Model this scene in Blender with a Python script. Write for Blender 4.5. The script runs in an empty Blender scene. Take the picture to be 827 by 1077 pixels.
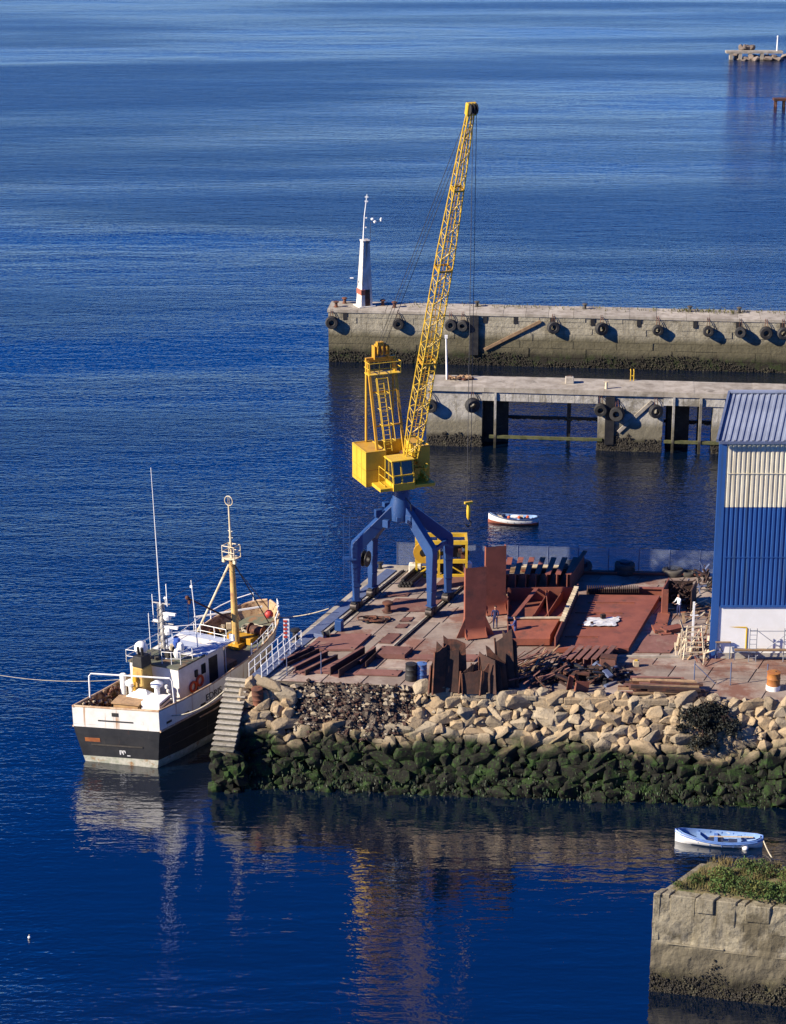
import bpy, bmesh, math, random
from mathutils import Vector, Matrix, Euler, noise as mnoise
R = math.radians
random.seed(11)
sc = bpy.context.scene
COL = sc.collection

# ------------------------------------------------------------------ camera
F_PX, W_PX, H_PX, PITCH, CAM_Z = 2400.0, 827.0, 1077.0, R(19), 69.5
cam = bpy.data.cameras.new('camera')
cam_o = bpy.data.objects.new('camera', cam)
COL.objects.link(cam_o)
cam_o.location = (0, 0, CAM_Z)
cam_o.rotation_euler = (R(90) - PITCH, 0, 0)
cam.sensor_fit = 'VERTICAL'
cam.sensor_height = 36.0
cam.lens = 36.0 * F_PX / H_PX
cam.clip_start = 1.0
cam.clip_end = 20000
sc.camera = cam_o

# ------------------------------------------------------------------ sky and sun
SUN_AZ, SUN_EL = R(250), R(29)          # clockwise from +Y
wd = bpy.data.worlds.new('World')
sc.world = wd
wd.use_nodes = True
nt = wd.node_tree
bg = nt.nodes['Background']
sky = nt.nodes.new('ShaderNodeTexSky')
sky.sky_type = 'NISHITA'
sky.sun_disc = False
sky.sun_elevation = SUN_EL
sky.sun_rotation = SUN_AZ
sky.altitude = 1200
sky.air_density = 0.75
sky.dust_density = 0.0
sky.ozone_density = 8.0
hsv = nt.nodes.new('ShaderNodeHueSaturation')
hsv.inputs['Saturation'].default_value = 1.22
hsv.inputs['Hue'].default_value = 0.518
nt.links.new(sky.outputs[0], hsv.inputs['Color'])
nt.links.new(hsv.outputs[0], bg.inputs[0])
bg.inputs[1].default_value = 0.088
sun = bpy.data.lights.new('sun', 'SUN')
sun.energy = 5.0
sun.angle = R(0.5)
sun.color = (1.0, 0.89, 0.72)
sun_o = bpy.data.objects.new('sun', sun)
COL.objects.link(sun_o)
sdir = Vector((math.sin(SUN_AZ) * math.cos(SUN_EL), math.cos(SUN_AZ) * math.cos(SUN_EL), math.sin(SUN_EL)))
sun_o.rotation_euler = sdir.to_track_quat('Z', 'Y').to_euler()
sun_o.location = (-60, 100, 90)
sc.view_settings.view_transform = 'Standard'
sc.view_settings.look = 'None'
sc.view_settings.gamma = 1.0
sc.view_settings.use_curve_mapping = False
sc.view_settings.exposure = 1.05
sc.render.engine = 'CYCLES'
sc.cycles.use_denoising = True
sc.cycles.max_bounces = 6
sc.cycles.transparent_max_bounces = 12
sc.cycles.sample_clamp_indirect = 8.0
sc.cycles.caustics_reflective = False
sc.cycles.caustics_refractive = False

# ------------------------------------------------------------------ survey helper: a sight line onto a level plane
_cf = Vector((0, math.cos(PITCH), -math.sin(PITCH)))
_cu = Vector((0, math.sin(PITCH), math.cos(PITCH)))
def at(x, y, z=6.5):
    d = _cf + Vector((1, 0, 0)) * ((x - W_PX / 2) / F_PX) - _cu * ((y - H_PX / 2) / F_PX)
    t = (z - CAM_Z) / d.z
    return Vector((0, 0, CAM_Z)) + d * t

# ------------------------------------------------------------------ mesh helpers
class MB:
    def __init__(s, off=(0, 0, 0)):
        s.v, s.f, s.mi, s.off, s.cur = [], [], [], Vector(off), 0
    def add(s, vs, fs):
        n = len(s.v)
        s.v += [tuple(Vector(p) - s.off) for p in vs]
        s.f += [tuple(i + n for i in q) for q in fs]
        s.mi += [s.cur] * len(fs)
        return s
    def box(s, c, d, rz=0.0, rx=0.0, ry=0.0):
        M = Euler((rx, ry, rz)).to_matrix()
        c = Vector(c)
        vs = [c + M @ Vector((i * d[0] / 2, j * d[1] / 2, k * d[2] / 2)) for k in (-1, 1) for j in (-1, 1) for i in (-1, 1)]
        return s.add(vs, [(0, 2, 3, 1), (4, 5, 7, 6), (0, 1, 5, 4), (2, 6, 7, 3), (0, 4, 6, 2), (1, 3, 7, 5)])
    def bar(s, a, b, w, h=None, up=(0, 0, 1), w2=None, h2=None):
        a, b = Vector(a), Vector(b)
        h = w if h is None else h
        w2 = w if w2 is None else w2
        h2 = h if h2 is None else h2
        d = (b - a).normalized()
        x = d.cross(Vector(up))
        if x.length < 1e-4:
            x = d.cross(Vector((0, 1, 0)))
        x.normalize()
        y = x.cross(d)
        vs = []
        for p, ww, hh in ((a, w, h), (b, w2, h2)):
            for i, j in ((-1, -1), (1, -1), (1, 1), (-1, 1)):
                vs.append(p + x * (i * ww / 2) + y * (j * hh / 2))
        return s.add(vs, [(3, 2, 1, 0), (4, 5, 6, 7), (0, 1, 5, 4), (1, 2, 6, 5), (2, 3, 7, 6), (3, 0, 4, 7)])
    def tube(s, pts, r, n=6, r2=None, closed=False):
        pts = [Vector(p) for p in pts]
        m = len(pts)
        r2 = r if r2 is None else r2
        vs, fs = [], []
        ref = None
        for k, p in enumerate(pts):
            if closed:
                d = pts[(k + 1) % m] - pts[k - 1]
            else:
                d = pts[min(k + 1, m - 1)] - pts[max(k - 1, 0)]
            d.normalize()
            if ref is None:
                ref = Vector((0, 0, 1)) if abs(d.z) < 0.9 else Vector((1, 0, 0))
            x = d.cross(ref)
            if x.length < 1e-5:
                x = d.orthogonal()
            x.normalize()
            y = x.cross(d)
            ref = y
            rr = r + (r2 - r) * k / max(m - 1, 1)
            for i in range(n):
                t = 2 * math.pi * i / n
                vs.append(p + x * (math.cos(t) * rr) + y * (math.sin(t) * rr))
        for k in range(m if closed else m - 1):
            k2 = (k + 1) % m
            for i in range(n):
                j = (i + 1) % n
                fs.append((k * n + i, k * n + j, k2 * n + j, k2 * n + i))
        if not closed:
            fs.append(tuple(range(n))[::-1])
            fs.append(tuple((m - 1) * n + i for i in range(n)))
        return s.add(vs, fs)
    def prism(s, poly, ext):
        poly = [Vector(p) for p in poly]
        e = Vector(ext)
        n = len(poly)
        return s.add(poly + [p + e for p in poly],
                     [tuple(range(n))[::-1], tuple(range(n, 2 * n))] + [(i, (i + 1) % n, (i + 1) % n + n, i + n) for i in range(n)])
    def lathe(s, prof, c, n=16, axis=(0, 0, 1), closed=False):
        c = Vector(c)
        q = Vector(axis).normalized().to_track_quat('Z', 'Y').to_matrix()
        vs, fs = [], []
        m = len(prof)
        for r, z in prof:
            for i in range(n):
                t = 2 * math.pi * i / n
                vs.append(c + q @ Vector((r * math.cos(t), r * math.sin(t), z)))
        for k in range(m if closed else m - 1):
            k2 = (k + 1) % m
            for i in range(n):
                j = (i + 1) % n
                fs.append((k * n + i, k * n + j, k2 * n + j, k2 * n + i))
        if not closed:
            fs.append(tuple(range(n))[::-1])
            fs.append(tuple((m - 1) * n + i for i in range(n)))
        return s.add(vs, fs)
    def ball(s, c, r, n=10, sq=(1, 1, 1)):
        prof = []
        c = Vector(c)
        vs, fs = [], []
        m = n // 2
        for k in range(1, m):
            ph = math.pi * k / m
            for i in range(n):
                t = 2 * math.pi * i / n
                vs.append(c + Vector((r * sq[0] * math.sin(ph) * math.cos(t), r * sq[1] * math.sin(ph) * math.sin(t), r * sq[2] * math.cos(ph))))
        for k in range(m - 2):
            for i in range(n):
                j = (i + 1) % n
                fs.append((k * n + i, k * n + j, (k + 1) * n + j, (k + 1) * n + i))
        top = len(vs)
        vs += [c + Vector((0, 0, r * sq[2])), c - Vector((0, 0, r * sq[2]))]
        for i in range(n):
            j = (i + 1) % n
            fs.append((top, j, i))
            fs.append((top + 1, (m - 2) * n + i, (m - 2) * n + j))
        return s.add(vs, fs)
    def mesh(s, name, mats, smooth=False, bevel=0.0):
        me = bpy.data.meshes.new(name)
        me.from_pydata(s.v, [], s.f)
        if not isinstance(mats, (list, tuple)):
            mats = [mats]
        for m in mats:
            me.materials.append(m)
        if len(mats) > 1:
            me.polygons.foreach_set('material_index', s.mi)
        bm = bmesh.new()
        bm.from_mesh(me)
        bmesh.ops.recalc_face_normals(bm, faces=bm.faces)
        if bevel > 0:
            bmesh.ops.bevel(bm, geom=list(bm.edges), offset=bevel, segments=1, affect='EDGES', clamp_overlap=True)
        bm.to_mesh(me)
        bm.free()
        if smooth:
            me.polygons.foreach_set('use_smooth', [True] * len(me.polygons))
            me.set_sharp_from_angle(angle=R(38))
        me.update()
        return me
    def build(s, name, mats, parent=None, smooth=False, bevel=0.0):
        return link(name, s.mesh(name, mats, smooth, bevel), parent)

def link(name, data, parent=None, loc=None, rot=None, scale=None):
    o = bpy.data.objects.new(name, data)
    COL.objects.link(o)
    if parent is not None:
        o.parent = parent
    if loc is not None:
        o.location = loc
    if rot is not None:
        o.rotation_euler = rot
    if scale is not None:
        o.scale = scale
    return o
def tag(o, label=None, cat=None, group=None, kind=None):
    if label: o['label'] = label
    if cat: o['category'] = cat
    if group: o['group'] = group
    if kind: o['kind'] = kind
    return o
def thing(name, label, cat, loc=(0, 0, 0), rot=(0, 0, 0), group=None):
    o = bpy.data.objects.new(name, None)
    o.empty_display_size = 0.3
    COL.objects.link(o)
    o.location = loc
    o.rotation_euler = rot
    return tag(o, label, cat, group)
def clone(o, loc=None, rot=None, scale=None, label=None, group=None, parent=None):
    c = o.copy()
    COL.objects.link(c)
    c.parent = parent
    if loc is not None: c.location = loc
    if rot is not None: c.rotation_euler = rot
    if scale is not None: c.scale = scale
    if label: c['label'] = label
    if group: c['group'] = group
    for ch in list(o.children):
        clone(ch, parent=c)
    return c
def lerp(a, b, t):
    return a + (b - a) * t
def curve_at(tab, x):
    for (x0, y0), (x1, y1) in zip(tab, tab[1:]):
        if x <= x1:
            return y0 + (y1 - y0) * max(0.0, (x - x0) / (x1 - x0))
    return tab[-1][1]

# ------------------------------------------------------------------ materials
def new_mat(name):
    m = bpy.data.materials.new(name)
    m.use_nodes = True
    n = m.node_tree
    return m, n, n.nodes['Principled BSDF']
def nd(n, t, **kw):
    o = n.nodes.new(t)
    for k, v in kw.items():
        setattr(o, k, v)
    return o
def noise_fac(n, coord, scale, detail=4, rough=0.6, lo=0.4, hi=0.6, mapscale=None, rot=None):
    src = coord
    if mapscale:
        mp = nd(n, 'ShaderNodeMapping')
        mp.inputs['Scale'].default_value = mapscale
        if rot: mp.inputs['Rotation'].default_value = rot
        n.links.new(coord, mp.inputs['Vector'])
        src = mp.outputs[0]
    t = nd(n, 'ShaderNodeTexNoise')
    t.inputs['Scale'].default_value = scale
    t.inputs['Detail'].default_value = detail
    t.inputs['Roughness'].default_value = rough
    n.links.new(src, t.inputs['Vector'])
    mr = nd(n, 'ShaderNodeMapRange')
    mr.interpolation_type = 'SMOOTHSTEP'
    mr.inputs['From Min'].default_value = lo
    mr.inputs['From Max'].default_value = hi
    n.links.new(t.outputs['Fac'], mr.inputs['Value'])
    return mr.outputs[0], t
def mixc(n, fac, a, b, blend='MIX'):
    m = nd(n, 'ShaderNodeMix', data_type='RGBA', blend_type=blend)
    for s, v in ((m.inputs[0], fac), (m.inputs[6], a), (m.inputs[7], b)):
        if hasattr(v, 'links'):
            n.links.new(v, s)
        elif isinstance(v, (int, float)):
            s.default_value = v
        else:
            s.default_value = (v[0], v[1], v[2], 1)
    return m.outputs[2]
def weathered(name, c1, c2, scale=1.2, c3=None, s3=0.5, t3=(0.55, 0.68), rough=0.75, metal=0.0, bump=0.3, bscale=14, bdist=0.02,
              jitter=0.25, streak=None, spec=0.4, world=True):
    """two tones mixed by noise, optional third tone in patches, optional vertical run marks, a per-object tint and fine relief"""
    m, n, p = new_mat(name)
    g = nd(n, 'ShaderNodeNewGeometry')
    co = g.outputs['Position']
    f1, _ = noise_fac(n, co, scale, 5, 0.65, 0.35, 0.65)
    col = mixc(n, f1, c1, c2)
    if c3:
        f3, _ = noise_fac(n, co, s3, 6, 0.7, t3[0], t3[1])
        col = mixc(n, f3, col, c3)
    if streak:
        f4, _ = noise_fac(n, co, 1.0, 4, 0.6, streak[1], streak[2], mapscale=(2.2, 2.2, 0.12))
        col = mixc(n, f4, col, streak[0])
    if jitter:
        oi = nd(n, 'ShaderNodeObjectInfo')
        mr = nd(n, 'ShaderNodeMapRange')
        mr.inputs['To Min'].default_value = 1 - jitter
        mr.inputs['To Max'].default_value = 1 + jitter * 0.6
        n.links.new(oi.outputs['Random'], mr.inputs['Value'])
        hv = nd(n, 'ShaderNodeHueSaturation')
        n.links.new(mr.outputs[0], hv.inputs['Value'])
        n.links.new(col, hv.inputs['Color'])
        col = hv.outputs[0]
    n.links.new(col, p.inputs['Base Color'])
    p.inputs['Roughness'].default_value = rough
    p.inputs['Metallic'].default_value = metal
    p.inputs['Specular IOR Level'].default_value = spec
    if bump:
        t = nd(n, 'ShaderNodeTexNoise')
        t.inputs['Scale'].default_value = bscale
        t.inputs['Detail'].default_value = 5
        n.links.new(co, t.inputs['Vector'])
        b = nd(n, 'ShaderNodeBump')
        b.inputs['Strength'].default_value = bump
        b.inputs['Distance'].default_value = bdist
        n.links.new(t.outputs['Fac'], b.inputs['Height'])
        n.links.new(b.outputs[0], p.inputs['Normal'])
    return m
def tidal(name, tones, lo, hi, weed=(0.012, 0.03, 0.006), weed2=(0.02, 0.02, 0.012), band=None, rough=0.85, jitter=True, bscale=5, bdist=0.06, wobble=1.2, wscale=0.7, runs=None):
    """stone or concrete with a weed line that follows the tide: bare above hi, overgrown below lo (world height)"""
    m, n, p = new_mat(name)
    g = nd(n, 'ShaderNodeNewGeometry')
    co = g.outputs['Position']
    f1, _ = noise_fac(n, co, 0.8, 6, 0.7, 0.3, 0.7)
    col = mixc(n, f1, tones[0], tones[1])
    if jitter:
        oi = nd(n, 'ShaderNodeObjectInfo')
        cr = nd(n, 'ShaderNodeValToRGB')
        els = cr.color_ramp.elements
        els[0].color = (*tones[0], 1); els[1].color = (*tones[-1], 1); els[1].position = 1.0
        for i, t in enumerate(tones[1:-1]):
            e = els.new((i + 1) / (len(tones) - 1)); e.color = (*t, 1)
        n.links.new(oi.outputs['Random'], cr.inputs[0])
        col = mixc(n, 0.68, col, cr.outputs[0])
    f2, _ = noise_fac(n, co, 3.5, 6, 0.75, 0.5, 0.72)
    col = mixc(n, f2, col, [c * 0.42 for c in tones[0]])
    if runs:
        f7, _ = noise_fac(n, co, 1.0, 5, 0.65, 0.50, 0.66, mapscale=(1.6, 1.6, 0.14))
        col = mixc(n, f7, col, runs)
        f8, _ = noise_fac(n, co, 0.35, 5, 0.7, 0.52, 0.64)
        col = mixc(n, f8, col, [c * 0.75 for c in runs])
    sx = nd(n, 'ShaderNodeSeparateXYZ')
    n.links.new(co, sx.inputs[0])
    wn = nd(n, 'ShaderNodeTexNoise')
    wn.inputs['Scale'].default_value = wscale
    wn.inputs['Detail'].default_value = 5
    n.links.new(co, wn.inputs['Vector'])
    ma = nd(n, 'ShaderNodeMath', operation='MULTIPLY_ADD')
    n.links.new(wn.outputs['Fac'], ma.inputs[0])
    ma.inputs[1].default_value = wobble
    ma.inputs[2].default_value = -wobble / 2
    mb = nd(n, 'ShaderNodeMath', operation='ADD')
    n.links.new(sx.outputs[2], mb.inputs[0]); n.links.new(ma.outputs[0], mb.inputs[1])
    if band:      # stained strip: (height lo, hi, colour)
        mr0 = nd(n, 'ShaderNodeMapRange', interpolation_type='SMOOTHSTEP')
        mr0.inputs['From Min'].default_value = band[1]; mr0.inputs['From Max'].default_value = band[0]
        n.links.new(mb.outputs[0], mr0.inputs['Value'])
        col = mixc(n, mr0.outputs[0], col, mixc(n, f1, band[2], [c * 0.7 for c in band[2]]))
    mr = nd(n, 'ShaderNodeMapRange', interpolation_type='SMOOTHSTEP')
    mr.inputs['From Min'].default_value = hi; mr.inputs['From Max'].default_value = lo
    n.links.new(mb.outputs[0], mr.inputs['Value'])
    f5, _ = noise_fac(n, co, 1.1, 6, 0.75, 0.46, 0.64)
    wc = mixc(n, f5, weed2, weed)
    f6, _ = noise_fac(n, co, 6.0, 3, 0.7, 0.60, 0.68)
    wc = mixc(n, f6, wc, [c * 2.2 for c in weed])
    col = mixc(n, mr.outputs[0], col, wc)
    n.links.new(col, p.inputs['Base Color'])
    p.inputs['Roughness'].default_value = rough
    p.inputs['Specular IOR Level'].default_value = 0.3
    t = nd(n, 'ShaderNodeTexNoise')
    t.inputs['Scale'].default_value = bscale
    t.inputs['Detail'].default_value = 7
    t.inputs['Roughness'].default_value = 0.65
    n.links.new(co, t.inputs['Vector'])
    b = nd(n, 'ShaderNodeBump')
    b.inputs['Strength'].default_value = 0.8
    b.inputs['Distance'].default_value = bdist
    n.links.new(t.outputs['Fac'], b.inputs['Height'])
    n.links.new(b.outputs[0], p.inputs['Normal'])
    return m
M = {}
M['concrete'] = weathered('deck_concrete', (0.33, 0.27, 0.225), (0.24, 0.185, 0.155), 0.7, (0.19, 0.095, 0.07), 0.26, (0.47, 0.64), rough=0.92, jitter=0.22, bump=0.25, spec=0.2)
M['edge_concrete'] = weathered('kerb_concrete', (0.40, 0.36, 0.30), (0.27, 0.235, 0.19), 0.9, (0.17, 0.15, 0.12), 0.6, (0.55, 0.7), rough=0.92, jitter=0.15, spec=0.2)
M['joint'] = weathered('joint_grit', (0.075, 0.06, 0.05), (0.13, 0.10, 0.08), 2.0, rough=0.95, jitter=0, spec=0.1)
M['oxide'] = weathered('red_oxide_steel', (0.25, 0.080, 0.048), (0.19, 0.060, 0.037), 0.9, (0.115, 0.05, 0.035), 0.8, (0.50, 0.7), rough=0.7, jitter=0.14, bump=0.15)
M['rust'] = weathered('rusted_steel', (0.15, 0.055, 0.03), (0.07, 0.032, 0.022), 1.6, (0.035, 0.022, 0.018), 1.1, (0.5, 0.65), rough=0.85, jitter=0.35)
M['darkrust'] = weathered('dark_rusted_plate', (0.06, 0.028, 0.02), (0.032, 0.018, 0.015), 1.8, (0.11, 0.038, 0.02), 1.3, (0.58, 0.7), rough=0.85, jitter=0.35)
M['brownplate'] = weathered('brown_plate', (0.20, 0.095, 0.078), (0.155, 0.074, 0.06), 1.1, (0.21, 0.13, 0.10), 0.8, (0.55, 0.7), rough=0.85, jitter=0.25, spec=0.25)
M['steel'] = weathered('rail_steel', (0.09, 0.075, 0.065), (0.05, 0.04, 0.035), 3.0, rough=0.5, metal=0.5, jitter=0)
M['bluesteel'] = weathered('faded_blue_steel', (0.10, 0.13, 0.22), (0.08, 0.10, 0.17), 1.4, (0.2, 0.16, 0.14), 0.8, (0.58, 0.7), rough=0.6, jitter=0.1)
M['craneblue'] = weathered('crane_blue_paint', (0.018, 0.058, 0.175), (0.015, 0.046, 0.145), 0.8, (0.05, 0.07, 0.12), 0.9, (0.6, 0.75), rough=0.45, jitter=0.06, bump=0.05)
M['yellow'] = weathered('crane_yellow_paint', (0.62, 0.405, 0.035), (0.54, 0.34, 0.028), 0.9, (0.33, 0.17, 0.03), 1.6, (0.58, 0.72), rough=0.45, jitter=0.06, bump=0.05)
M['orange'] = weathered('orange_primer', (0.52, 0.29, 0.022), (0.45, 0.23, 0.02), 0.9, rough=0.5, jitter=0.08, bump=0.05)
M['black'] = weathered('black_grease', (0.012, 0.012, 0.014), (0.03, 0.028, 0.026), 2.0, rough=0.6, jitter=0.2)
M['rubber'] = weathered('tyre_rubber', (0.016, 0.016, 0.018), (0.035, 0.033, 0.032), 2.0, rough=0.75, jitter=0.3)
M['greyrubber'] = weathered('dusty_rubber', (0.085, 0.075, 0.062), (0.05, 0.045, 0.038), 2.0, rough=0.9, jitter=0.25)
M['whitepaint'] = weathered('white_paint', (0.78, 0.76, 0.70), (0.66, 0.63, 0.57), 1.5, (0.40, 0.22, 0.12), 1.2, (0.64, 0.72), rough=0.5, jitter=0.05, bump=0.05, streak=((0.45, 0.27, 0.14), 0.63, 0.72))
M['cleanwhite'] = weathered('clean_white_paint', (0.80, 0.79, 0.76), (0.72, 0.71, 0.68), 2.0, rough=0.45, jitter=0.04, bump=0.05)
M['redpaint'] = weathered('red_paint', (0.50, 0.05, 0.02), (0.42, 0.04, 0.02), 2.0, rough=0.5, jitter=0.05)
M['wood'] = weathered('weathered_timber', (0.34, 0.22, 0.12), (0.22, 0.14, 0.08), 2.5, rough=0.9, jitter=0.35)
M['palewood'] = weathered('pale_timber', (0.56, 0.47, 0.33), (0.42, 0.34, 0.23), 2.5, rough=0.9, jitter=0.2)
M['glass'] = weathered('dark_glass', (0.012, 0.016, 0.02), (0.02, 0.025, 0.03), 1.0, rough=0.12, jitter=0, bump=0, spec=0.6)
M['rope'] = weathered('rope', (0.50, 0.45, 0.34), (0.36, 0.31, 0.22), 3.0, rough=0.95, jitter=0.1)
M['wire'] = weathered('wire_rope', (0.045, 0.045, 0.05), (0.03, 0.03, 0.035), 3.0, rough=0.6, jitter=0)

# ------------------------------------------------------------------ water
def water_mat():
    m, n, p = new_mat('harbour_water')
    g = nd(n, 'ShaderNodeNewGeometry')
    co = g.outputs['Position']
    p.inputs['Base Color'].default_value = (0.0008, 0.005, 0.016, 1)
    p.inputs['IOR'].default_value = 2.8
    p.inputs['Roughness'].default_value = 0.04
    p.inputs['Specular IOR Level'].default_value = 0.5
    # breeze lanes: long calm and ruffled bands drifting across the bay
    lane, _ = noise_fac(n, co, 1.0, 3, 0.55, 0.42, 0.60, mapscale=(0.0035, 0.017, 1), rot=(0, 0, R(-5)))
    lane2, _ = noise_fac(n, co, 1.0, 3, 0.6, 0.40, 0.62, mapscale=(0.012, 0.05, 1), rot=(0, 0, R(9)))
    # chop
    def wave(scale, ms, rot, detail, rough=0.5):
        mp = nd(n, 'ShaderNodeMapping')
        mp.inputs['Scale'].default_value = ms
        mp.inputs['Rotation'].default_value = (0, 0, R(rot))
        n.links.new(co, mp.inputs['Vector'])
        t = nd(n, 'ShaderNodeTexNoise')
        t.inputs['Scale'].default_value = scale
        t.inputs['Detail'].default_value = detail
        t.inputs['Roughness'].default_value = rough
        t.inputs['Distortion'].default_value = 0.3
        n.links.new(mp.outputs[0], t.inputs['Vector'])
        return t.outputs['Fac']
    a = wave(0.36, (0.30, 1.0, 1), 10, 2)
    b = wave(1.0, (0.24, 1.0, 1), 14, 3)
    c = wave(3.2, (0.5, 1.0, 1), -6, 2)
    def madd(x, k, y=None):
        q = nd(n, 'ShaderNodeMath', operation='MULTIPLY_ADD')
        n.links.new(x, q.inputs[0])
        if hasattr(k, 'links'): n.links.new(k, q.inputs[1])
        else: q.inputs[1].default_value = k
        if y is None: q.inputs[2].default_value = 0
        elif hasattr(y, 'links'): n.links.new(y, q.inputs[2])
        else: q.inputs[2].default_value = y
        return q.outputs[0]
    sy = nd(n, 'ShaderNodeSeparateXYZ')
    n.links.new(co, sy.inputs[0])
    lee = nd(n, 'ShaderNodeMapRange', interpolation_type='SMOOTHSTEP')     # sheltered basin behind the piers, open bay beyond
    lee.inputs['From Min'].default_value = 130; lee.inputs['From Max'].default_value = 300
    lee.inputs['To Min'].default_value = 1.4; lee.inputs['To Max'].default_value = 2.0
    n.links.new(sy.outputs[1], lee.inputs['Value'])
    qx = nd(n, 'ShaderNodeMapRange', interpolation_type='SMOOTHSTEP')      # still water in the shelter of the quay
    qx.inputs['From Min'].default_value = -30; qx.inputs['From Max'].default_value = -14
    qx.inputs['To Min'].default_value = 0.0; qx.inputs['To Max'].default_value = 1.0
    n.links.new(sy.outputs[0], qx.inputs['Value'])
    qy = nd(n, 'ShaderNodeMapRange', interpolation_type='SMOOTHSTEP')
    qy.inputs['From Min'].default_value = 200; qy.inputs['From Max'].default_value = 150
    qy.inputs['To Min'].default_value = 0.0; qy.inputs['To Max'].default_value = -0.74
    n.links.new(sy.outputs[1], qy.inputs['Value'])
    still = madd(qx.outputs[0], qy.outputs[0], 1.0)
    amp = madd(madd(lane, 1.0, madd(lane2, 0.5, 0.45)), lee.outputs[0])
    h = madd(a, 0.22, madd(b, 0.22))
    h = madd(madd(h, amp), madd(still, 0.4, 0.6), madd(madd(c, 0.19), madd(amp, still)))
    bp = nd(n, 'ShaderNodeBump')
    bp.inputs['Strength'].default_value = 1.0
    bp.inputs['Distance'].default_value = 0.33
    n.links.new(h, bp.inputs['Height'])
    n.links.new(bp.outputs[0], p.inputs['Normal'])
    rr = madd(lane, 0.16, 0.03)
    n.links.new(rr, p.inputs['Roughness'])
    return m
w = MB()
w.add([(-6000, -600, 0), (6000, -600, 0), (6000, 12000, 0), (-6000, 12000, 0)], [(0, 1, 2, 3)])
tag(w.build('water', water_mat()), kind='structure')
# ================================================================== the quay
DZ = 6.5
C0 = Vector((-10.1, 147.1, DZ))                 # outer corner of the quay
EX = Vector((0.9944, -0.1055, 0)).normalized()   # along the landward-seaward front
EY = Vector((0.380, 0.925, 0)).normalized()      # along the ship's berth and the crane rails
LX, LY = 52.0, 24.9
def q(s, t, z=0.0):
    return C0 + EX * s + EY * t + Vector((0, 0, z))
b = MB()
b.prism([q(0.0, 0, -9), q(LX, 0, -9), q(LX, LY, -9), q(0.0, LY, -9)], (0, 0, 9 - 0.16))
quay = tag(b.build('quay', tidal('quay_wall_concrete', [(0.30, 0.27, 0.22), (0.24, 0.21, 0.17), (0.34, 0.31, 0.26)], 1.8, 3.2, jitter=False)), kind='structure')
# joint bed between the slabs
b = MB()
b.prism([q(0.02, 0.02, -0.16), q(LX, 0.02, -0.16), q(LX, LY - 0.02, -0.16), q(0.02, LY - 0.02, -0.16)], (0, 0, 0.11))
b.build('joint_bed', M['joint'], quay)
# deck slabs, each its own piece
rs = random.Random(5)
edge_s = 2.3
t = 0.0
while t < LY - 0.1:                            # coping slabs along the berth
    d = min(rs.uniform(2.2, 2.9), LY - t)
    if LY - (t + d) < 0.8: d = LY - t
    m_ = MB(); g_ = 0.025
    m_.prism([q(-0.12, t + g_, -0.42), q(edge_s - g_, t + g_, -0.42), q(edge_s - g_, t + d - g_, -0.42), q(-0.12, t + d - g_, -0.42)], (0, 0, 0.42 + rs.uniform(0.0, 0.02)))
    m_.build('coping_slab', M['edge_concrete'], quay, bevel=0.025)
    t += d
row_t = 0.0
while row_t < LY - 0.1:
    d = min(rs.uniform(2.6, 3.4), LY - row_t)
    if LY - (row_t + d) < 1.0: d = LY - row_t
    s = edge_s
    while s < 40:
        wd_ = rs.uniform(2.6, 3.8)
        g_ = 0.03
        m_ = MB()
        m_.prism([q(s + g_, row_t + g_, -0.2), q(s + wd_ - g_, row_t + g_, -0.2), q(s + wd_ - g_, row_t + d - g_, -0.2), q(s + g_, row_t + d - g_, -0.2)], (0, 0, 0.2 + rs.uniform(-0.012, 0.012)))
        m_.build('deck_slab', M['concrete'], quay, bevel=0.02)
        s += wd_
    row_t += d
# crane rails and the blue cable trough, sunk into the deck
def along(p0, p1, w_, h_, name, mat, z0=0.0):
    m_ = MB()
    m_.bar(Vector(p0) + Vector((0, 0, z0 + h_ / 2)), Vector(p1) + Vector((0, 0, z0 + h_ / 2)), w_, h_)
    return m_.build(name, mat, quay)
RAIL_D = Vector((0.396, 0.918, 0)).normalized()
RL0, RR0 = Vector((-4.39, 156.54, DZ)), Vector((0.10, 152.69, DZ))
for p0, a0, a1 in ((RL0, -6.6, 13.2), (RR0, 0.4, 16.4)):
    n_ = Vector((RAIL_D.y, -RAIL_D.x, 0))
    along(p0 + RAIL_D * a0, p0 + RAIL_D * a1, 0.34, 0.02, 'rail_slot', M['black'], 0.022)
    along(p0 + RAIL_D * a0, p0 + RAIL_D * a1, 0.09, 0.10, 'crane_rail', M['steel'], 0.03)
    along(p0 + RAIL_D * a0 - n_ * 0.24, p0 + RAIL_D * a1 - n_ * 0.24, 0.10, 0.05, 'rail_kerb', M['edge_concrete'], 0.02)
n_ = Vector((RAIL_D.y, -RAIL_D.x, 0))
along(RL0 + RAIL_D * -7.5 - n_ * 0.95, RL0 + RAIL_D * 13.0 - n_ * 0.95, 0.85, 0.05, 'cable_trough_cover', M['bluesteel'], 0.025)
# low kerb in front of the shed
along(at(596, 691), at(860, 692.5), 0.18, 0.14, 'kerb', M['edge_concrete'], 0.0)

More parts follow.
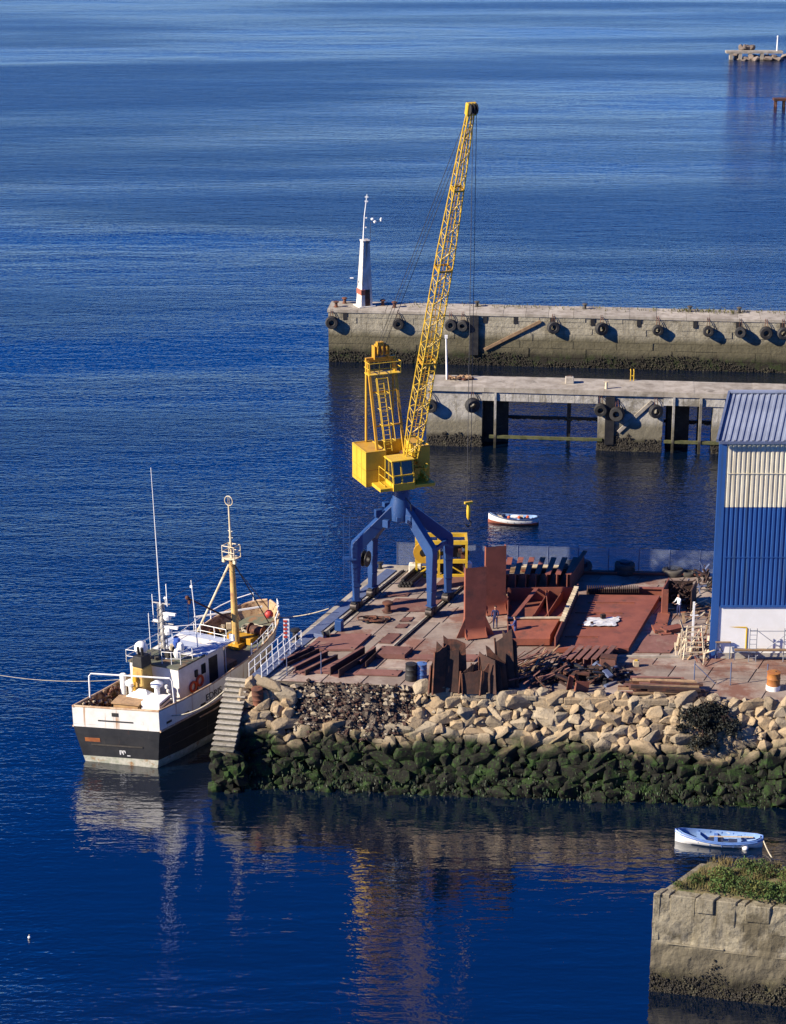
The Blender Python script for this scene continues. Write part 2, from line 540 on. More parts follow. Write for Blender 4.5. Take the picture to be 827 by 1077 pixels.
# ================================================================== rock revetment in front of the quay
rock_mat = tidal('revetment_stone', [(0.26, 0.215, 0.15), (0.35, 0.255, 0.15), (0.20, 0.175, 0.135), (0.38, 0.315, 0.22), (0.29, 0.20, 0.11), (0.16, 0.135, 0.10)], 2.7, 4.1,
                 weed=(0.017, 0.040, 0.006), weed2=(0.008, 0.008, 0.005), wobble=3.0, wscale=0.42, bscale=3.2, bdist=0.10)
revet = thing('rock_revetment', 'revetment of pale rough boulders with green weed below the tide line', 'rock wall', (8, 144, 0))
RO = revet.location
B0, B1 = Vector((-12.0, 143.6, 0)), Vector((34.0, 139.6, 0))       # toe
T0, T1 = Vector((-10.2, 146.6, DZ)), Vector((34.0, 142.2, DZ))     # crest
def slope(u, v):     # u along 0..1, v up 0..1
    return (B0.lerp(B1, u)).lerp(T0.lerp(T1, u), v)
m_ = MB(RO)
NU, NV = 60, 8
vs, fs = [], []
for j in range(NV + 1):
    for i in range(NU + 1):
        p = slope(i / NU, -0.25 + 1.24 * j / NV) + Vector((0, 0.55, 0))
        vs.append(p + Vector((0, rs.uniform(-.12, .12), rs.uniform(-.05, .05))))
for j in range(NV):
    for i in range(NU):
        a = j * (NU + 1) + i
        fs.append((a, a + 1, a + NU + 2, a + NU + 1))
m_.add(vs, fs)
m_.build('earth_core', tidal('earth_core', [(0.10, 0.085, 0.065), (0.06, 0.05, 0.04), (0.12, 0.10, 0.08)], 1.8, 3.4, weed=(0.006, 0.014, 0.003), weed2=(0.006, 0.006, 0.005), jitter=False), revet)
def rock_mesh(seed, npts=22, flat=1.0):
    r = random.Random(seed)
    bm = bmesh.new()
    for k in range(npts):
        v = Vector((r.gauss(0, 1), r.gauss(0, 1), r.gauss(0, 1))).normalized()
        mx = max(abs(v.x), abs(v.y), abs(v.z))
        v = v.lerp(v / mx, r.uniform(0.35, 0.75))            # blocky
        bm.verts.new((v.x * 0.5, v.y * 0.5, v.z * 0.5 * flat))
    res = bmesh.ops.convex_hull(bm, input=list(bm.verts))
    bmesh.ops.delete(bm, geom=[e for e in res['geom_interior'] if isinstance(e, bmesh.types.BMVert)], context='VERTS')
    bmesh.ops.dissolve_limit(bm, angle_limit=R(14), verts=list(bm.verts), edges=list(bm.edges))
    bmesh.ops.bevel(bm, geom=list(bm.edges), offset=0.018, segments=1, affect='EDGES', clamp_overlap=True)
    bmesh.ops.triangulate(bm, faces=list(bm.faces))
    bmesh.ops.recalc_face_normals(bm, faces=list(bm.faces))
    me = bpy.data.meshes.new('rock')
    bm.to_mesh(me); bm.free()
    me.materials.append(rock_mat)
    return me
rock_meshes = [rock_mesh(100 + k) for k in range(14)]
rr = random.Random(31)
length = (B1 - B0).length
rocks = []
NR_ = 12
for row in range(NR_):
    v = -0.05 + 1.02 * row / (NR_ - 1)
    s = rr.uniform(-0.3, 0.4)
    while s < length - 0.5:
        wdt = rr.choice([0.5, 0.65, 0.8, 0.95, 1.1, 1.35, 1.75]) * rr.uniform(0.85, 1.15)
        u = (s + wdt / 2) / length
        p = slope(u, v + rr.uniform(-0.03, 0.03))
        slag = -7.2 < p.x < 1.3 and v > 0.62 + 0.08 * math.sin(p.x * 1.3)
        if not slag:
            p = p + Vector((0, rr.uniform(-0.02, 0.24), 0))
            hgt = 0.78 * (0.7 + 0.3 * min(wdt, 1.8)) * rr.uniform(0.9, 1.3)
            scl = Vector((wdt * rr.uniform(1.12, 1.38), rr.uniform(0.7, 1.0), hgt * 1.08))
            rocks.append((p, scl, Euler((rr.uniform(-0.35, 0.3), rr.uniform(-0.5, 0.5), rr.uniform(-0.5, 0.5))), rr.choice(rock_meshes)))
        s += wdt * 0.9
for k in range(26):
    z_ = rr.uniform(-0.4, 2.6)
    wdt = rr.uniform(.6, 1.2)
    rocks.append((Vector((rr.uniform(-12.4, -10.2), 142.75 + z_ * .12 + rr.uniform(-.2, .2), z_)), Vector((wdt, .8, wdt * .8)), Euler((rr.uniform(-.4, .4), rr.uniform(-.5, .5), rr.uniform(-.5, .5))), rr.choice(rock_meshes)))
rocks.sort(key=lambda r_: -r_[1].x * r_[1].z * (0.4 if r_[0].x > 28.5 else 1))
for p, scl, eu, me in rocks[:298]:
    link('rock', me, revet, p - RO, eu, scl)
m_ = MB(RO)
for p, scl, eu, me in rocks[298:]:
    T_ = Matrix.LocRotScale(p, eu, scl)
    m_.add([T_ @ v.co for v in me.vertices], [tuple(q_.vertices) for q_ in me.polygons])
tag(m_.build('packing_rock', rock_mat, revet), kind='stuff')
# chinking stones and broken shell between the boulders
m_ = MB(RO)
for k in range(2400):
    u, v = rr.uniform(0.0, 1.0), rr.uniform(0.02, 1.0)
    p = slope(u, v) + Vector((0, rr.uniform(-0.05, 0.35), 0))
    r_ = 0.05 + 0.26 * rr.random() ** 2
    m_.ball(p, r_, 5, (rr.uniform(.7, 1.6), rr.uniform(.7, 1.3), rr.uniform(.5, 1.1)))
tag(m_.build('chink_stone', rock_mat, revet), kind='stuff')
# weed fringe hanging on the low boulders
m_ = MB(RO)
for k in range(1500):
    u, v = rr.uniform(-0.01, 1.0), rr.uniform(-0.06, 0.42) * rr.uniform(0.2, 1)
    p = slope(u, v) + Vector((0, rr.uniform(-0.6, -0.1), rr.uniform(-.1, .25)))
    a = rr.uniform(0, 6.28); w_ = rr.uniform(0.03, 0.08); h_ = rr.uniform(0.08, 0.26)
    dx = Vector((math.cos(a) * w_, math.sin(a) * w_ * 0.5, 0))
    m_.add([p - dx, p + dx, p + dx * 0.6 + Vector((0, -0.1, -h_)), p - dx * 0.5 + Vector((0, -0.06, -h_))], [(0, 1, 2, 3)])
tag(m_.build('seaweed', weathered('seaweed', (0.014, 0.036, 0.005), (0.008, 0.009, 0.004), 0.9, (0.035, 0.075, 0.010), 0.6, (0.56, 0.68), rough=0.6, jitter=0), revet), kind='stuff')
# coping ledge on the revetment crest
cr = random.Random(77)
s = 13.2
while s < 32:
    L_ = cr.uniform(0.9, 2.1)
    u = (s + L_ / 2) / length
    p = slope(u, 0.965)
    m_ = MB()
    m_.box((0, 0, 0), (L_ * 0.97, cr.uniform(0.7, 0.9), cr.uniform(0.34, 0.48)))
    o = m_.build('coping_stone', rock_mat, revet, bevel=0.06)
    o.location = p + Vector((0, 0.05, cr.uniform(-0.1, 0.06))) - RO
    o.rotation_euler = (cr.uniform(-.08, .08), cr.uniform(-.05, .05), -0.1 + cr.uniform(-.06, .06))
    s += L_
# dark slag and rubble tipped over the crest
slag = thing('rubble_heap', 'dark heap of slag and small rubble spilled over the boulders beside the stairs', 'rubble', at(362, 742, 5.2))
SO = slag.location
m_ = MB(SO)
vs, fs = [], []
NX, NY = 46, 16
for j in range(NY + 1):
    for i in range(NX + 1):
        u_ = i / NX; v_ = j / NY
        x = lerp(-7.9, 1.9, u_)
        base = slope((x - B0.x) / (B1.x - B0.x), lerp(0.5 + 0.05 * math.sin(i), 1.02, v_))
        h_ = 0.5 * math.sin(math.pi * min(1, u_ * 1.02)) ** 0.5 * (1 - 0.5 * v_) if 0 < i < NX else -0.4
        nz = mnoise.noise(Vector((x * 1.3, v_ * 5, 0.3))) * 0.35 + mnoise.noise(Vector((x * 4, v_ * 12, 1.3))) * 0.14
        vs.append(base + Vector((0, -h_ * 0.8 + 0.35 - nz, h_ * 0.35 + nz * 0.5 - (0.3 if j == NY else 0))))
for j in range(NY):
    for i in range(NX):
        a = j * (NX + 1) + i
        fs.append((a, a + 1, a + NX + 2, a + NX + 1))
m_.add(vs, fs)
slag_surf = list(vs)
m_.build('slag_bank', weathered('slag', (0.05, 0.04, 0.034), (0.10, 0.078, 0.06), 1.5, (0.16, 0.13, 0.10), 2.2, (0.58, 0.66), rough=0.95, jitter=0, bump=0.8, bscale=9, bdist=0.08), slag)
m_ = MB(SO); m2 = MB(SO)
for k in range(1500):
    p = rr.choice(slag_surf) + Vector((rr.uniform(-.2, .2), rr.uniform(-.15, .1), rr.uniform(-.15, .2)))
    r_ = 0.04 + 0.13 * rr.random() ** 2
    (m_ if rr.random() < 0.88 else m2).ball(p, r_, 5, (rr.uniform(.7, 1.5), rr.uniform(.7, 1.3), rr.uniform(.5, 1.1)))
tag(m_.build('clinker', M['darkrust'], slag), kind='stuff')
tag(m2.build('pale_chips', weathered('stone_chip', (0.34, 0.29, 0.22), (0.2, 0.17, 0.13), 2, rough=0.9, jitter=0), slag), kind='stuff')

# ================================================================== landing stairs
st = thing('landing_stairs', 'narrow concrete steps descending beside the boulders to the water', 'stairs', (-11.2, 145, 0))
step_mat = tidal('stair_concrete', [(0.42, 0.39, 0.33), (0.33, 0.30, 0.25), (0.46, 0.43, 0.37)], 2.6, 3.6, weed=(0.05, 0.06, 0.015), weed2=(0.03, 0.028, 0.016), wobble=0.5, jitter=False)
M['riser'] = weathered('shaded_riser', (0.15, 0.135, 0.11), (0.09, 0.08, 0.06), 2.0, rough=.9, jitter=.2)  # dark tone stands in for shade in the recessed gaps between treads
sa, sb_ = Vector((-10.85, 147.3, 6.5)), Vector((-11.75, 142.9, 2.75))
NS = 14
sd = (sb_ - sa); sd.z = 0
tread = sd.length / NS
sdn = sd.normalized()
ang = math.atan2(sdn.x, -sdn.y)
for k in range(NS):
    c = sa + sd * ((k + 0.5) / NS)
    zt = lerp(sa.z, sb_.z, (k) / NS) - 0.02
    m_ = MB(st.location)
    m_.box((c.x, c.y, zt - 0.05), (1.66, tread * 1.2, 0.10), rz=ang)
    m_.build('step', step_mat, st, bevel=0.015)
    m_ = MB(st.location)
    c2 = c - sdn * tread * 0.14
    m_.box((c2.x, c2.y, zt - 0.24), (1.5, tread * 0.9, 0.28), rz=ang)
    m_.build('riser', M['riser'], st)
m_ = MB(st.location)
sx = Vector((math.cos(ang), math.sin(ang), 0))
prof = []
for k in range(NS + 1):
    pass
ta, tb = sa - sdn * 0.3, sb_ + sdn * 0.12
poly = [ta - sx * 0.76 + Vector((0, 0, -0.30)), tb - sx * 0.76 + Vector((0, 0, -0.35)), Vector((tb.x, tb.y, -1.5)) - sx * 0.76, Vector((ta.x, ta.y, -1.5)) - sx * 0.76]
m_.prism(poly, sx * 1.52)
m_.build('stair_wall', tidal('stair_wall', [(0.10, 0.09, 0.07), (0.07, 0.06, 0.05), (0.10, 0.09, 0.07)], 2.6, 3.6, weed=(.008, .015, .003), weed2=(.005, .005, .003), jitter=False), st)  # wall colour darkened to carry the shadow beside the stairs, over black-green weed

# ================================================================== tyres
def tyre_mesh(name, R_=0.55, w_=0.34, r_in=0.27, mat=None, n=20):
    m = MB()
    h = w_ / 2
    prof = [(r_in, -h * 0.7), (r_in + 0.05, -h), (R_ - 0.09, -h), (R_ - 0.02, -h * 0.72), (R_, -h * 0.35), (R_, h * 0.35), (R_ - 0.02, h * 0.72), (R_ - 0.09, h), (r_in + 0.05, h), (r_in, h * 0.7)]
    m.lathe(prof, (0, 0, 0), n, closed=True)
    return m.mesh(name, mat or M['rubber'], smooth=True)
fender_me = tyre_mesh('tyre_body', 0.70, 0.66, 0.28)
deck_tyre_me = tyre_mesh('tyre_body', 0.78, 0.42, 0.40, M['greyrubber'])
def fender(px, py, wall_y, zc, label, group, face=(0, -1, 0), scale=1.0, tilt=0.0):
    p = at(px, py, zc)
    p.y = wall_y - 0.33 * scale
    p.x = (px - W_PX / 2) / F_PX * (p.y * math.cos(PITCH) + (CAM_Z - zc) * math.sin(PITCH))
    o = thing('tyre_fender', label, 'tyre', p, group=group)
    t = link('tyre', fender_me, o, (0, 0, 0), Vector(face).to_track_quat('Z', 'Y').to_euler(), (scale,) * 3)
    t.rotation_euler.rotate(Euler((tilt + random.uniform(-.12, .2), 0, random.uniform(-.35, .35))))
    t.scale = [scale * random.uniform(.88, 1.08)] * 3
    m = MB()
    for sx_ in (-0.18, 0.18):
        m.tube([(sx_, 0.0, 0.5 * scale), (sx_ * 0.6, 0.2, 1.15), (sx_ * 0.5, 0.5, 1.30 + 0.2)], 0.035, 5)
    m.build('chain', M['rust'], o)
    return o

# ================================================================== outer pier with beacon
pier_mat = tidal('pier_masonry', [(0.37, 0.335, 0.25), (0.26, 0.235, 0.175), (0.42, 0.385, 0.30)], 1.0, 2.2, weed=(0.025, 0.035, 0.010), weed2=(0.02, 0.017, 0.012),
                 band=(3.0, 4.1, (0.13, 0.115, 0.07)), runs=(0.22, 0.195, 0.14), jitter=False, wobble=0.9, bscale=2.2, bdist=0.12)
P1 = (Vector((-7.45, 255.4, 0)), Vector((70.0, 248.0, 0)))
pd = (P1[1] - P1[0]).normalized()
pn = Vector((-pd.y, pd.x, 0))
PZ = 6.15
pier = thing('outer_pier', 'long weathered masonry pier carrying the white beacon and a row of tyres', 'pier', P1[0])
def pp(s, t, z=0.0):
    return P1[0] + pd * s + pn * t + Vector((0, 0, z))
LEN1 = 78.0
# courses of masonry: separate blocks with slightly uneven faces and recessed joints
m_ = MB(P1[0])
m_.prism([pp(0.05, 0.06, -3), pp(LEN1, 0.06, -3), pp(LEN1, 4.1, -3), pp(0.05, 4.1, -3)], (0, 0, PZ + 2.6))
m_.build('wall_core', pier_mat, pier)
br = random.Random(3)
course = [(-0.6, 1.1), (1.1, 2.2), (2.2, 3.05), (3.05, 3.85), (3.85, 4.6), (4.6, 5.3), (5.3, PZ - 0.32)]
blk = 0
for z0, z1 in course:
    s = -0.0
    while s < 56:
        L_ = br.uniform(1.5, 3.0)
        m_ = MB(P1[0])
        d_ = br.uniform(-0.05, 0.03)
        m_.prism([pp(s + 0.012, d_, z0 + 0.012), pp(s + L_ - 0.012, d_, z0 + 0.012), pp(s + L_ - 0.012, 0.3, z0 + 0.012), pp(s + 0.012, 0.3, z0 + 0.012)], (0, 0, z1 - z0 - 0.024))
        m_.build('stone_block', pier_mat, pier)
        blk += 1
        s += L_
m_ = MB(P1[0])
m_.prism([pp(56.2, 0.0, -0.6), pp(LEN1, 0.0, -0.6), pp(LEN1, 0.3, -0.6), pp(56.2, 0.3, -0.6)], (0, 0, PZ + 0.2))
m_.build('far_wall_face', pier_mat, pier)
s = -0.1
while s < LEN1:
    L_ = br.uniform(2.2, 4.2)
    m_ = MB(P1[0])
    z_ = br.uniform(-0.02, 0.03)
    m_.prism([pp(s, -0.1, PZ - 0.3), pp(s + L_ - 0.03, -0.1, PZ - 0.3), pp(s + L_ - 0.03, 4.2, PZ - 0.3), pp(s, 4.2, PZ - 0.3)], (0, 0, 0.3 + z_))
    m_.build('cap_slab', M['edge_concrete'], pier)
    s += L_
m_ = MB(P1[0])
for k in range(420):       # dry grass in the joints along the coping
    s = br.uniform(8, 62) if br.random() < .6 else br.gauss(43, 2.5)
    p = pp(s, 3.2 + br.gauss(0, .5), PZ)
    for j in range(3):
        a = br.uniform(0, 6.28); h_ = br.uniform(.1, .4)
        dx = Vector((math.cos(a) * .04, math.sin(a) * .04, 0))
        tip = p + Vector((br.uniform(-.12, .12), br.uniform(-.12, .12), h_))
        m_.add([p - dx, p + dx, tip], [(0, 1, 2)])
tag(m_.build('joint_grass', weathered('dry_grass', (0.16, 0.14, 0.05), (0.09, 0.10, 0.03), 0.8, rough=0.9, jitter=0), pier), kind='stuff')
# mussel crust at the foot
def crust(off, parent, f, n, seed, z0=-0.1, z1=1.5, mat=None, size=(0.05, 0.16)):
    r_ = random.Random(seed)
    m = MB(off)
    for k in range(n):
        s_ = r_.random()
        z_ = z0 + (z1 - z0) * (0.8 + 0.75 * mnoise.noise(Vector((s_ * 11, seed * 1.7, 0))) + 0.3 * mnoise.noise(Vector((s_ * 47, seed, 2)))) * r_.random() ** 1.3
        p = f(s_) + Vector((r_.uniform(-.05, .05), r_.uniform(-.1, .0), z_))
        rad = r_.uniform(*size)
        m.ball(p, rad, 5, (1, .8, r_.uniform(0.8, 1.8)))
    return tag(m.build('mussel_crust', mat or M['mussel'], parent), kind='stuff')
M['mussel'] = weathered('mussel_crust', (0.038, 0.032, 0.022), (0.018, 0.015, 0.011), 1.2, (0.075, 0.068, 0.04), 1.0, (0.52, 0.66), rough=0.8, jitter=0)
crust(P1[0], pier, lambda s: pp(s * 60, -0.03), 3600, 8, -0.1, 1.35, size=(.03, .10))
# black box painted for ladder shadow, black plates for dark recesses, stair cut
for px in (497,):
    p = at(px, 352, 3.4); s = (p - P1[0]).dot(pd)
    m_ = MB(P1[0])
    m_.box(pp((499 - 345) / 9.15, -0.25, 3.6), (0.95, 0.34, 4.6))
    m_.build('dark_wall_strip', M['black'], pier)
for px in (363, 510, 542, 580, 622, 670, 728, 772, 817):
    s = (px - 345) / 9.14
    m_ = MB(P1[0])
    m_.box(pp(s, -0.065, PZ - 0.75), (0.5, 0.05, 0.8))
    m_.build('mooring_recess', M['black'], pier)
m_ = MB(P1[0])
m_.bar(pp(18.0, -0.2, 1.9), pp(24.4, -0.2, 5.4), 0.34, 0.14, up=(0, -1, 0))
m_.build('sloping_beam', M['wood'], pier)
# beacon
bp_ = pp(3.95, 2.2, PZ)
bc = thing('beacon_tower', 'white tapering harbour beacon with red band on the pier head', 'beacon', bp_)
m_ = MB()
m_.prism([(-1.05, -0.95, 0), (1.05, -0.95, 0), (1.05, 0.95, 0), (-1.05, 0.95, 0)], (0, 0, 0.12))
def taper(m, z0, z1, a0, a1, x0=0.0, x1=0.0):
    vs = []
    for z, a, x in ((z0, a0, x0), (z1, a1, x1)):
        vs += [(x - a, -a, z), (x + a, -a, z), (x + a, a, z), (x - a, a, z)]
    m.add(vs, [(3, 2, 1, 0), (4, 5, 6, 7), (0, 1, 5, 4), (1, 2, 6, 5), (2, 3, 7, 6), (3, 0, 4, 7)])
taper(m_, 0.0, 7.5, 0.74, 0.42, 0, 0.12)
taper(m_, 7.5, 7.75, 0.45, 0.5, 0.12, 0.12)
bod = m_.build('tower_body', weathered('beacon_white', (.62, .60, .55), (.46, .44, .40), .9, (.30, .26, .22), 1.6, (.55, .68), rough=.8, jitter=0, streak=((.33, .24, .17), .56, .68)), bc, bevel=0.04)
bod.rotation_euler = (0, 0, R(24))
m_ = MB()
m_.box((-.45, -.02, 1.75), (.5, 1.43, .6))
o = m_.build('red_patch', weathered('faded_red', (.34, .09, .05), (.26, .10, .07), 2, rough=.8, jitter=0), bc); o.rotation_euler = (0, 0, R(24))
m_ = MB()
m_.box((0.1, -0.74, 1.0), (0.62, 0.06, 2.0))
o = m_.build('door', M['rust'], bc); o.rotation_euler = (R(-3), 0, R(24))
m_ = MB(); m_.tube([(-0.1, 0, 7.7), (0.05, 0, 10.5), (0.35, 0, 13.0)], 0.10, 6, 0.05)
for z in (9.2, 10.3, 12.2, 12.7):
    m_.box((0.0 + (z - 7.7) * 0.06, 0, z), (0.38, 0.1, 0.14))
m_.build('lantern_mast', M['cleanwhite'], bc)
m_ = MB()
m_.tube([(0.7, 0, 7.6), (0.75, 0, 9.9)], 0.025, 5)
m_.tube([(0.75, 0, 9.7), (1.9, 0, 9.9)], 0.02, 5)
m_.tube([(-0.9, -.2, 3.2), (-1.5, -.3, 3.2)], 0.03, 5)
m_.build('lamp_bracket', M['steel'], bc)
m_ = MB()
m_.ball((0.95, 0, 10.15), 0.2, 8, (1, 1, .8)); m_.ball((1.25, 0, 9.85), 0.2, 8); m_.ball((1.95, 0, 10.1), 0.22, 8, (.7, .7, 1.1))
m_.box((-1.45, -.3, 3.35), (0.4, 0.2, 0.12))
m_.build('lamp', M['cleanwhite'], bc, smooth=True)
# pier-head fittings: small bollards, winch posts
def bollard(p, label, group=None, s=1.0, mat='rust', name='bollard'):
    o = thing(name, label, 'bollard', p, group=group)
    m = MB()
    m.lathe([(0.30 * s, 0), (0.30 * s, 0.05 * s), (0.19 * s, 0.09 * s), (0.17 * s, 0.5 * s)], (0, 0, 0), 14)
    m.build('stem', M[mat], o, smooth=True)
    m = MB()
    m.lathe([(0.17 * s, 0.5 * s), (0.33 * s, 0.56 * s), (0.34 * s, 0.64 * s), (0.24 * s, 0.70 * s)], (0, 0, 0), 14)
    m.build('cap', M[mat], o, smooth=True)
    return o
for px in (499, 612, 721, 772):
    p = pp((px - 345) / 9.1, 3.0, PZ)
    bollard(p, 'small pale mooring bollard along the back of the outer pier', 'bollards on the outer pier', 0.95, 'greyrubber')
for px, t in ((352, 1.3), (359, 3.2), (400, 2.6), (413, 1.8)):
    p = pp((px - 345) / 9.1, t, PZ)
    bollard(p, 'short rusty mooring post around the foot of the beacon', 'posts by the beacon', 1.0, 'rust', 'mooring_post')
fw = lambda px: P1[0].y - (px - 345) / 9.14 * 0.0953
for px, py, sc_ in ((349, 333, 1.0), (419, 334, .95), (474, 334, 1.0), (487, 337, 1.0), (582, 339, 1.0), (633, 340, 1.0), (692, 344, 1.0), (745, 345, 1.0), (779, 348, 1.05), (806, 349, 1.0), (824, 349, 1.0)):
    fender(px, py, fw(px) - 0.1, 4.75, 'black tyre fender chained to the outer pier wall', 'tyre fenders on the outer pier', scale=sc_)

# ================================================================== inner jetty
JZ = 6.35
J0 = Vector((3.4, 222.9, 0)); J1 = Vector((60, 217.2, 0))
jd = (J1 - J0).normalized(); jn = Vector((-jd.y, jd.x, 0))
jt = thing('inner_jetty', 'concrete jetty on masonry piers with open bays of piles below', 'jetty', J0)
def jp(s, t, z=0.0):
    return J0 + jd * s + jn * t + Vector((0, 0, z))
jx = lambda px: (px - 447) / 10.42
jet_mat = tidal('jetty_concrete', [(0.44, 0.42, 0.38), (0.33, 0.31, 0.27), (0.5, 0.48, 0.44)], 0.9, 1.6, weed=(0.03, 0.03, 0.012), weed2=(0.035, 0.03, 0.022),
                band=(2.4, 3.6, (0.19, 0.17, 0.12)), runs=(0.22, 0.20, 0.16), jitter=False, wobble=0.5, bscale=2.0, bdist=0.1)
for a, c in ((447, 506), (628, 696), (748, 800)):
    m_ = MB(J0)
    m_.prism([jp(jx(a), 0.0, -3), jp(jx(c), 0.0, -3), jp(jx(c), 3.9, -3), jp(jx(a), 3.9, -3)], (0, 0, JZ + 2.5))
    m_.build('masonry_pier', jet_mat, jt)
    crust(J0, jt, lambda s, a=a, c=c: jp(lerp(jx(a), jx(c), s), -0.02), int((c - a) * 26), a, -0.1, 1.35, size=(.04, .11))
s = 0.0
while s < 40:
    m_ = MB(J0)
    m_.prism([jp(s - 0.1, -0.25, JZ - 0.5), jp(s + 2.95, -0.25, JZ - 0.5), jp(s + 2.95, 4.1, JZ - 0.5), jp(s - 0.1, 4.1, JZ - 0.5)], (0, 0, 0.5 + br.uniform(-.015, .015)))
    m_.build('deck_slab', M['edge_concrete'], jt)
    s += 3.0
for a, c in ((506, 628), (696, 760)):
    n_seg = 5 if a == 506 else 3
    for k in range(n_seg):
        m_ = MB(J0)
        s0, s1 = lerp(jx(a), jx(c), k / n_seg), lerp(jx(a), jx(c), (k + 1) / n_seg)
        m_.prism([jp(s0 + .02, -0.12, JZ - 1.42), jp(s1 - .02, -0.12, JZ - 1.42), jp(s1 - .02, 0.25, JZ - 1.42), jp(s0 + .02, 0.25, JZ - 1.42)], (0, 0, 0.9))
        m_.build('edge_beam', jet_mat, jt)
for px, t_, w_, mt in ((520, -0.2, .22, jet_mat), (597, 3.4, .38, M['black']), (707, -.2, .22, jet_mat), (735, -.2, .26, jet_mat), (735, 3.4, .38, M['black']), (519, 2.6, 2.6, M['mussel']), (712, 2.6, 2.2, M['mussel'])):
    m_ = MB(J0)
    z1 = JZ - 0.52
    if w_ > 1:
        m_.box(jp(jx(px), t_, z1 / 2 - 1), (w_, 1.6, z1 + 2))
    else:
        m_.bar(jp(jx(px), t_, -2), jp(jx(px), t_, z1), w_, w_)
    m_.build('pile', mt, jt)
for a, c in ((540, 628), (724, 752)):
    for z_, t_, mt in ((2.3, 3.3, M['mussel']), (1.15, -0.1, M['weedbeam'] if 'weedbeam' in M else None)):
        if mt is None:
            M['weedbeam'] = weathered('weedy_beam', (0.10, 0.10, 0.04), (0.05, 0.055, 0.02), 1.5, rough=0.9, jitter=0)
            mt = M['weedbeam']
        m_ = MB(J0)
        m_.bar(jp(jx(a) - 2.5, t_, z_), jp(jx(c) + 0.5, t_, z_), 0.3, 0.28)
        for k in range(60):
            s_ = br.uniform(jx(a) - 1, jx(c))
            m_.ball(jp(s_, t_, z_ - 0.16), br.uniform(.06, .16), 5)
        m_.build('tie_beam', mt, jt)
for px, py, z_ in ((453, 424, 4.3), (497, 423, 4.5), (632, 427, 4.4), (649, 431, 4.0), (690, 429, 4.4)):
    fender(px, py, J0.y - (px - 447) / 10.42 * 0.1 - 0.1, z_, 'black tyre fender hanging on the inner jetty', 'tyre fenders on the inner jetty', scale=1.05)
m_ = MB(J0)
m_.box(jp(jx(640.5), -0.16, 3.2), (0.9, 0.3, 5.0))
m_.build('dark_wall_strip', M['black'], jt)
m_ = MB(J0)
m_.bar(jp(jx(650), -0.1, 2.0), jp(jx(684), -0.1, 5.3), 0.34, 0.16, up=(0, -1, 0))
m_.build('sloping_beam', M['edge_concrete'], jt)
o = thing('concrete_block', 'pale concrete block standing alone on the inner jetty deck', 'block', jp(jx(597), 2.2, JZ))
m_ = MB(); m_.box((0, 0, 0.33), (0.85, 0.7, 0.66)); m_.build('block_body', M['edge_concrete'], o, bevel=0.05)
m_ = MB(); m_.tube([(-.2, 0, .64), (-.15, 0, .82), (.15, 0, .82), (.2, 0, .64)], 0.03, 5); m_.build('lifting_loop', M['rust'], o)
o = thing('net_pile', 'low pile of dark nets and timber on the inner jetty', 'nets', jp(jx(480), 2.6, JZ))
m_ = MB()
for k in range(26):
    p = Vector((br.uniform(-1.3, 1.3), br.uniform(-.5, .5), br.uniform(.05, .35)))
    m_.bar(p, p + Vector((br.uniform(-.6, .6), br.uniform(-.4, .4), br.uniform(-.02, .15))), br.uniform(.08, .2), br.uniform(.06, .15))
m_.build('timber_scraps', M['wood'], o)
m_ = MB()
for k in range(14):
    m_.ball((br.uniform(-1.4, 1.2), br.uniform(-.5, .5), .12), br.uniform(.12, .3), 7, (1.3, 1, .7))
m_.build('net_bundle', M['rust'], o)
o = thing('lamp_pole', 'thin white lamp pole at the end of the inner jetty', 'pole', jp(jx(466.5), 2.4, JZ))
m_ = MB(); m_.tube([(0, 0, 0), (-0.1, 0, 4.4)], 0.11, 8, .08); m_.build('pole', M['cleanwhite'], o, smooth=True)
m_ = MB(); m_.box((-0.1, -.05, 4.5), (0.3, 0.3, 0.3)); m_.build('lamp', M['cleanwhite'], o)
for k, px in enumerate((663,)):
    o = thing('ladder_handrail', 'small yellow ladder handrail on the back edge of the jetty', 'handrail', jp(jx(px), 3.7, JZ))
    m_ = MB()
    for dx in (-.16, .16):
        m_.tube([(dx, 0, 0), (dx, 0, 1.0), (dx, .3, 1.15)], 0.05, 5)
    m_.build('hoop', M['yellow'], o)
    m_ = MB(); m_.box((0, 0, .55), (.3, .05, .08)); m_.build('rung', M['yellow'], o)
o = thing('mooring_stub', 'short yellow mooring stub at the edge of the jetty deck', 'bollard', jp(jx(636), 0.5, JZ))
m_ = MB(); m_.lathe([(.16, 0), (.13, .7)], (0, 0, 0), 10); m_.build('stem', M['palewood'], o, smooth=True)
m_ = MB(); m_.box((0, 0, .72), (.5, .16, .12)); m_.build('crossbar', M['palewood'], o)

# ================================================================== shed
SH = Vector((22.6, 150.91, DZ))
sdv = Vector((0.26, 0.966, 0))     # depth axis
WID, DEP = 24.0, 11.0
sh = thing('warehouse', 'tall corrugated boatyard shed clad white, blue and cream with ribbed roof', 'warehouse', SH)
M['cladblue'] = weathered('blue_cladding', (0.022, 0.085, 0.28), (0.02, 0.075, 0.25), 0.6, rough=0.5, jitter=0.04, bump=0.04, streak=((0.03, 0.07, 0.17), 0.52, 0.7))
M['cladcream'] = weathered('cream_cladding', (0.66, 0.61, 0.47), (0.58, 0.53, 0.40), 0.6, rough=0.6, jitter=0.04, bump=0.04, streak=((0.44, 0.38, 0.26), 0.52, 0.7))
M['roofsheet'] = weathered('roof_sheet', (0.23, 0.26, 0.34), (0.17, 0.195, 0.265), 0.5, rough=0.55, jitter=0, bump=0.04, streak=None)
M['render'] = weathered('white_render', (0.80, 0.79, 0.76), (0.74, 0.73, 0.69), 0.7, rough=0.85, jitter=0, bump=0.1, streak=((0.60, 0.57, 0.50), 0.64, 0.76))
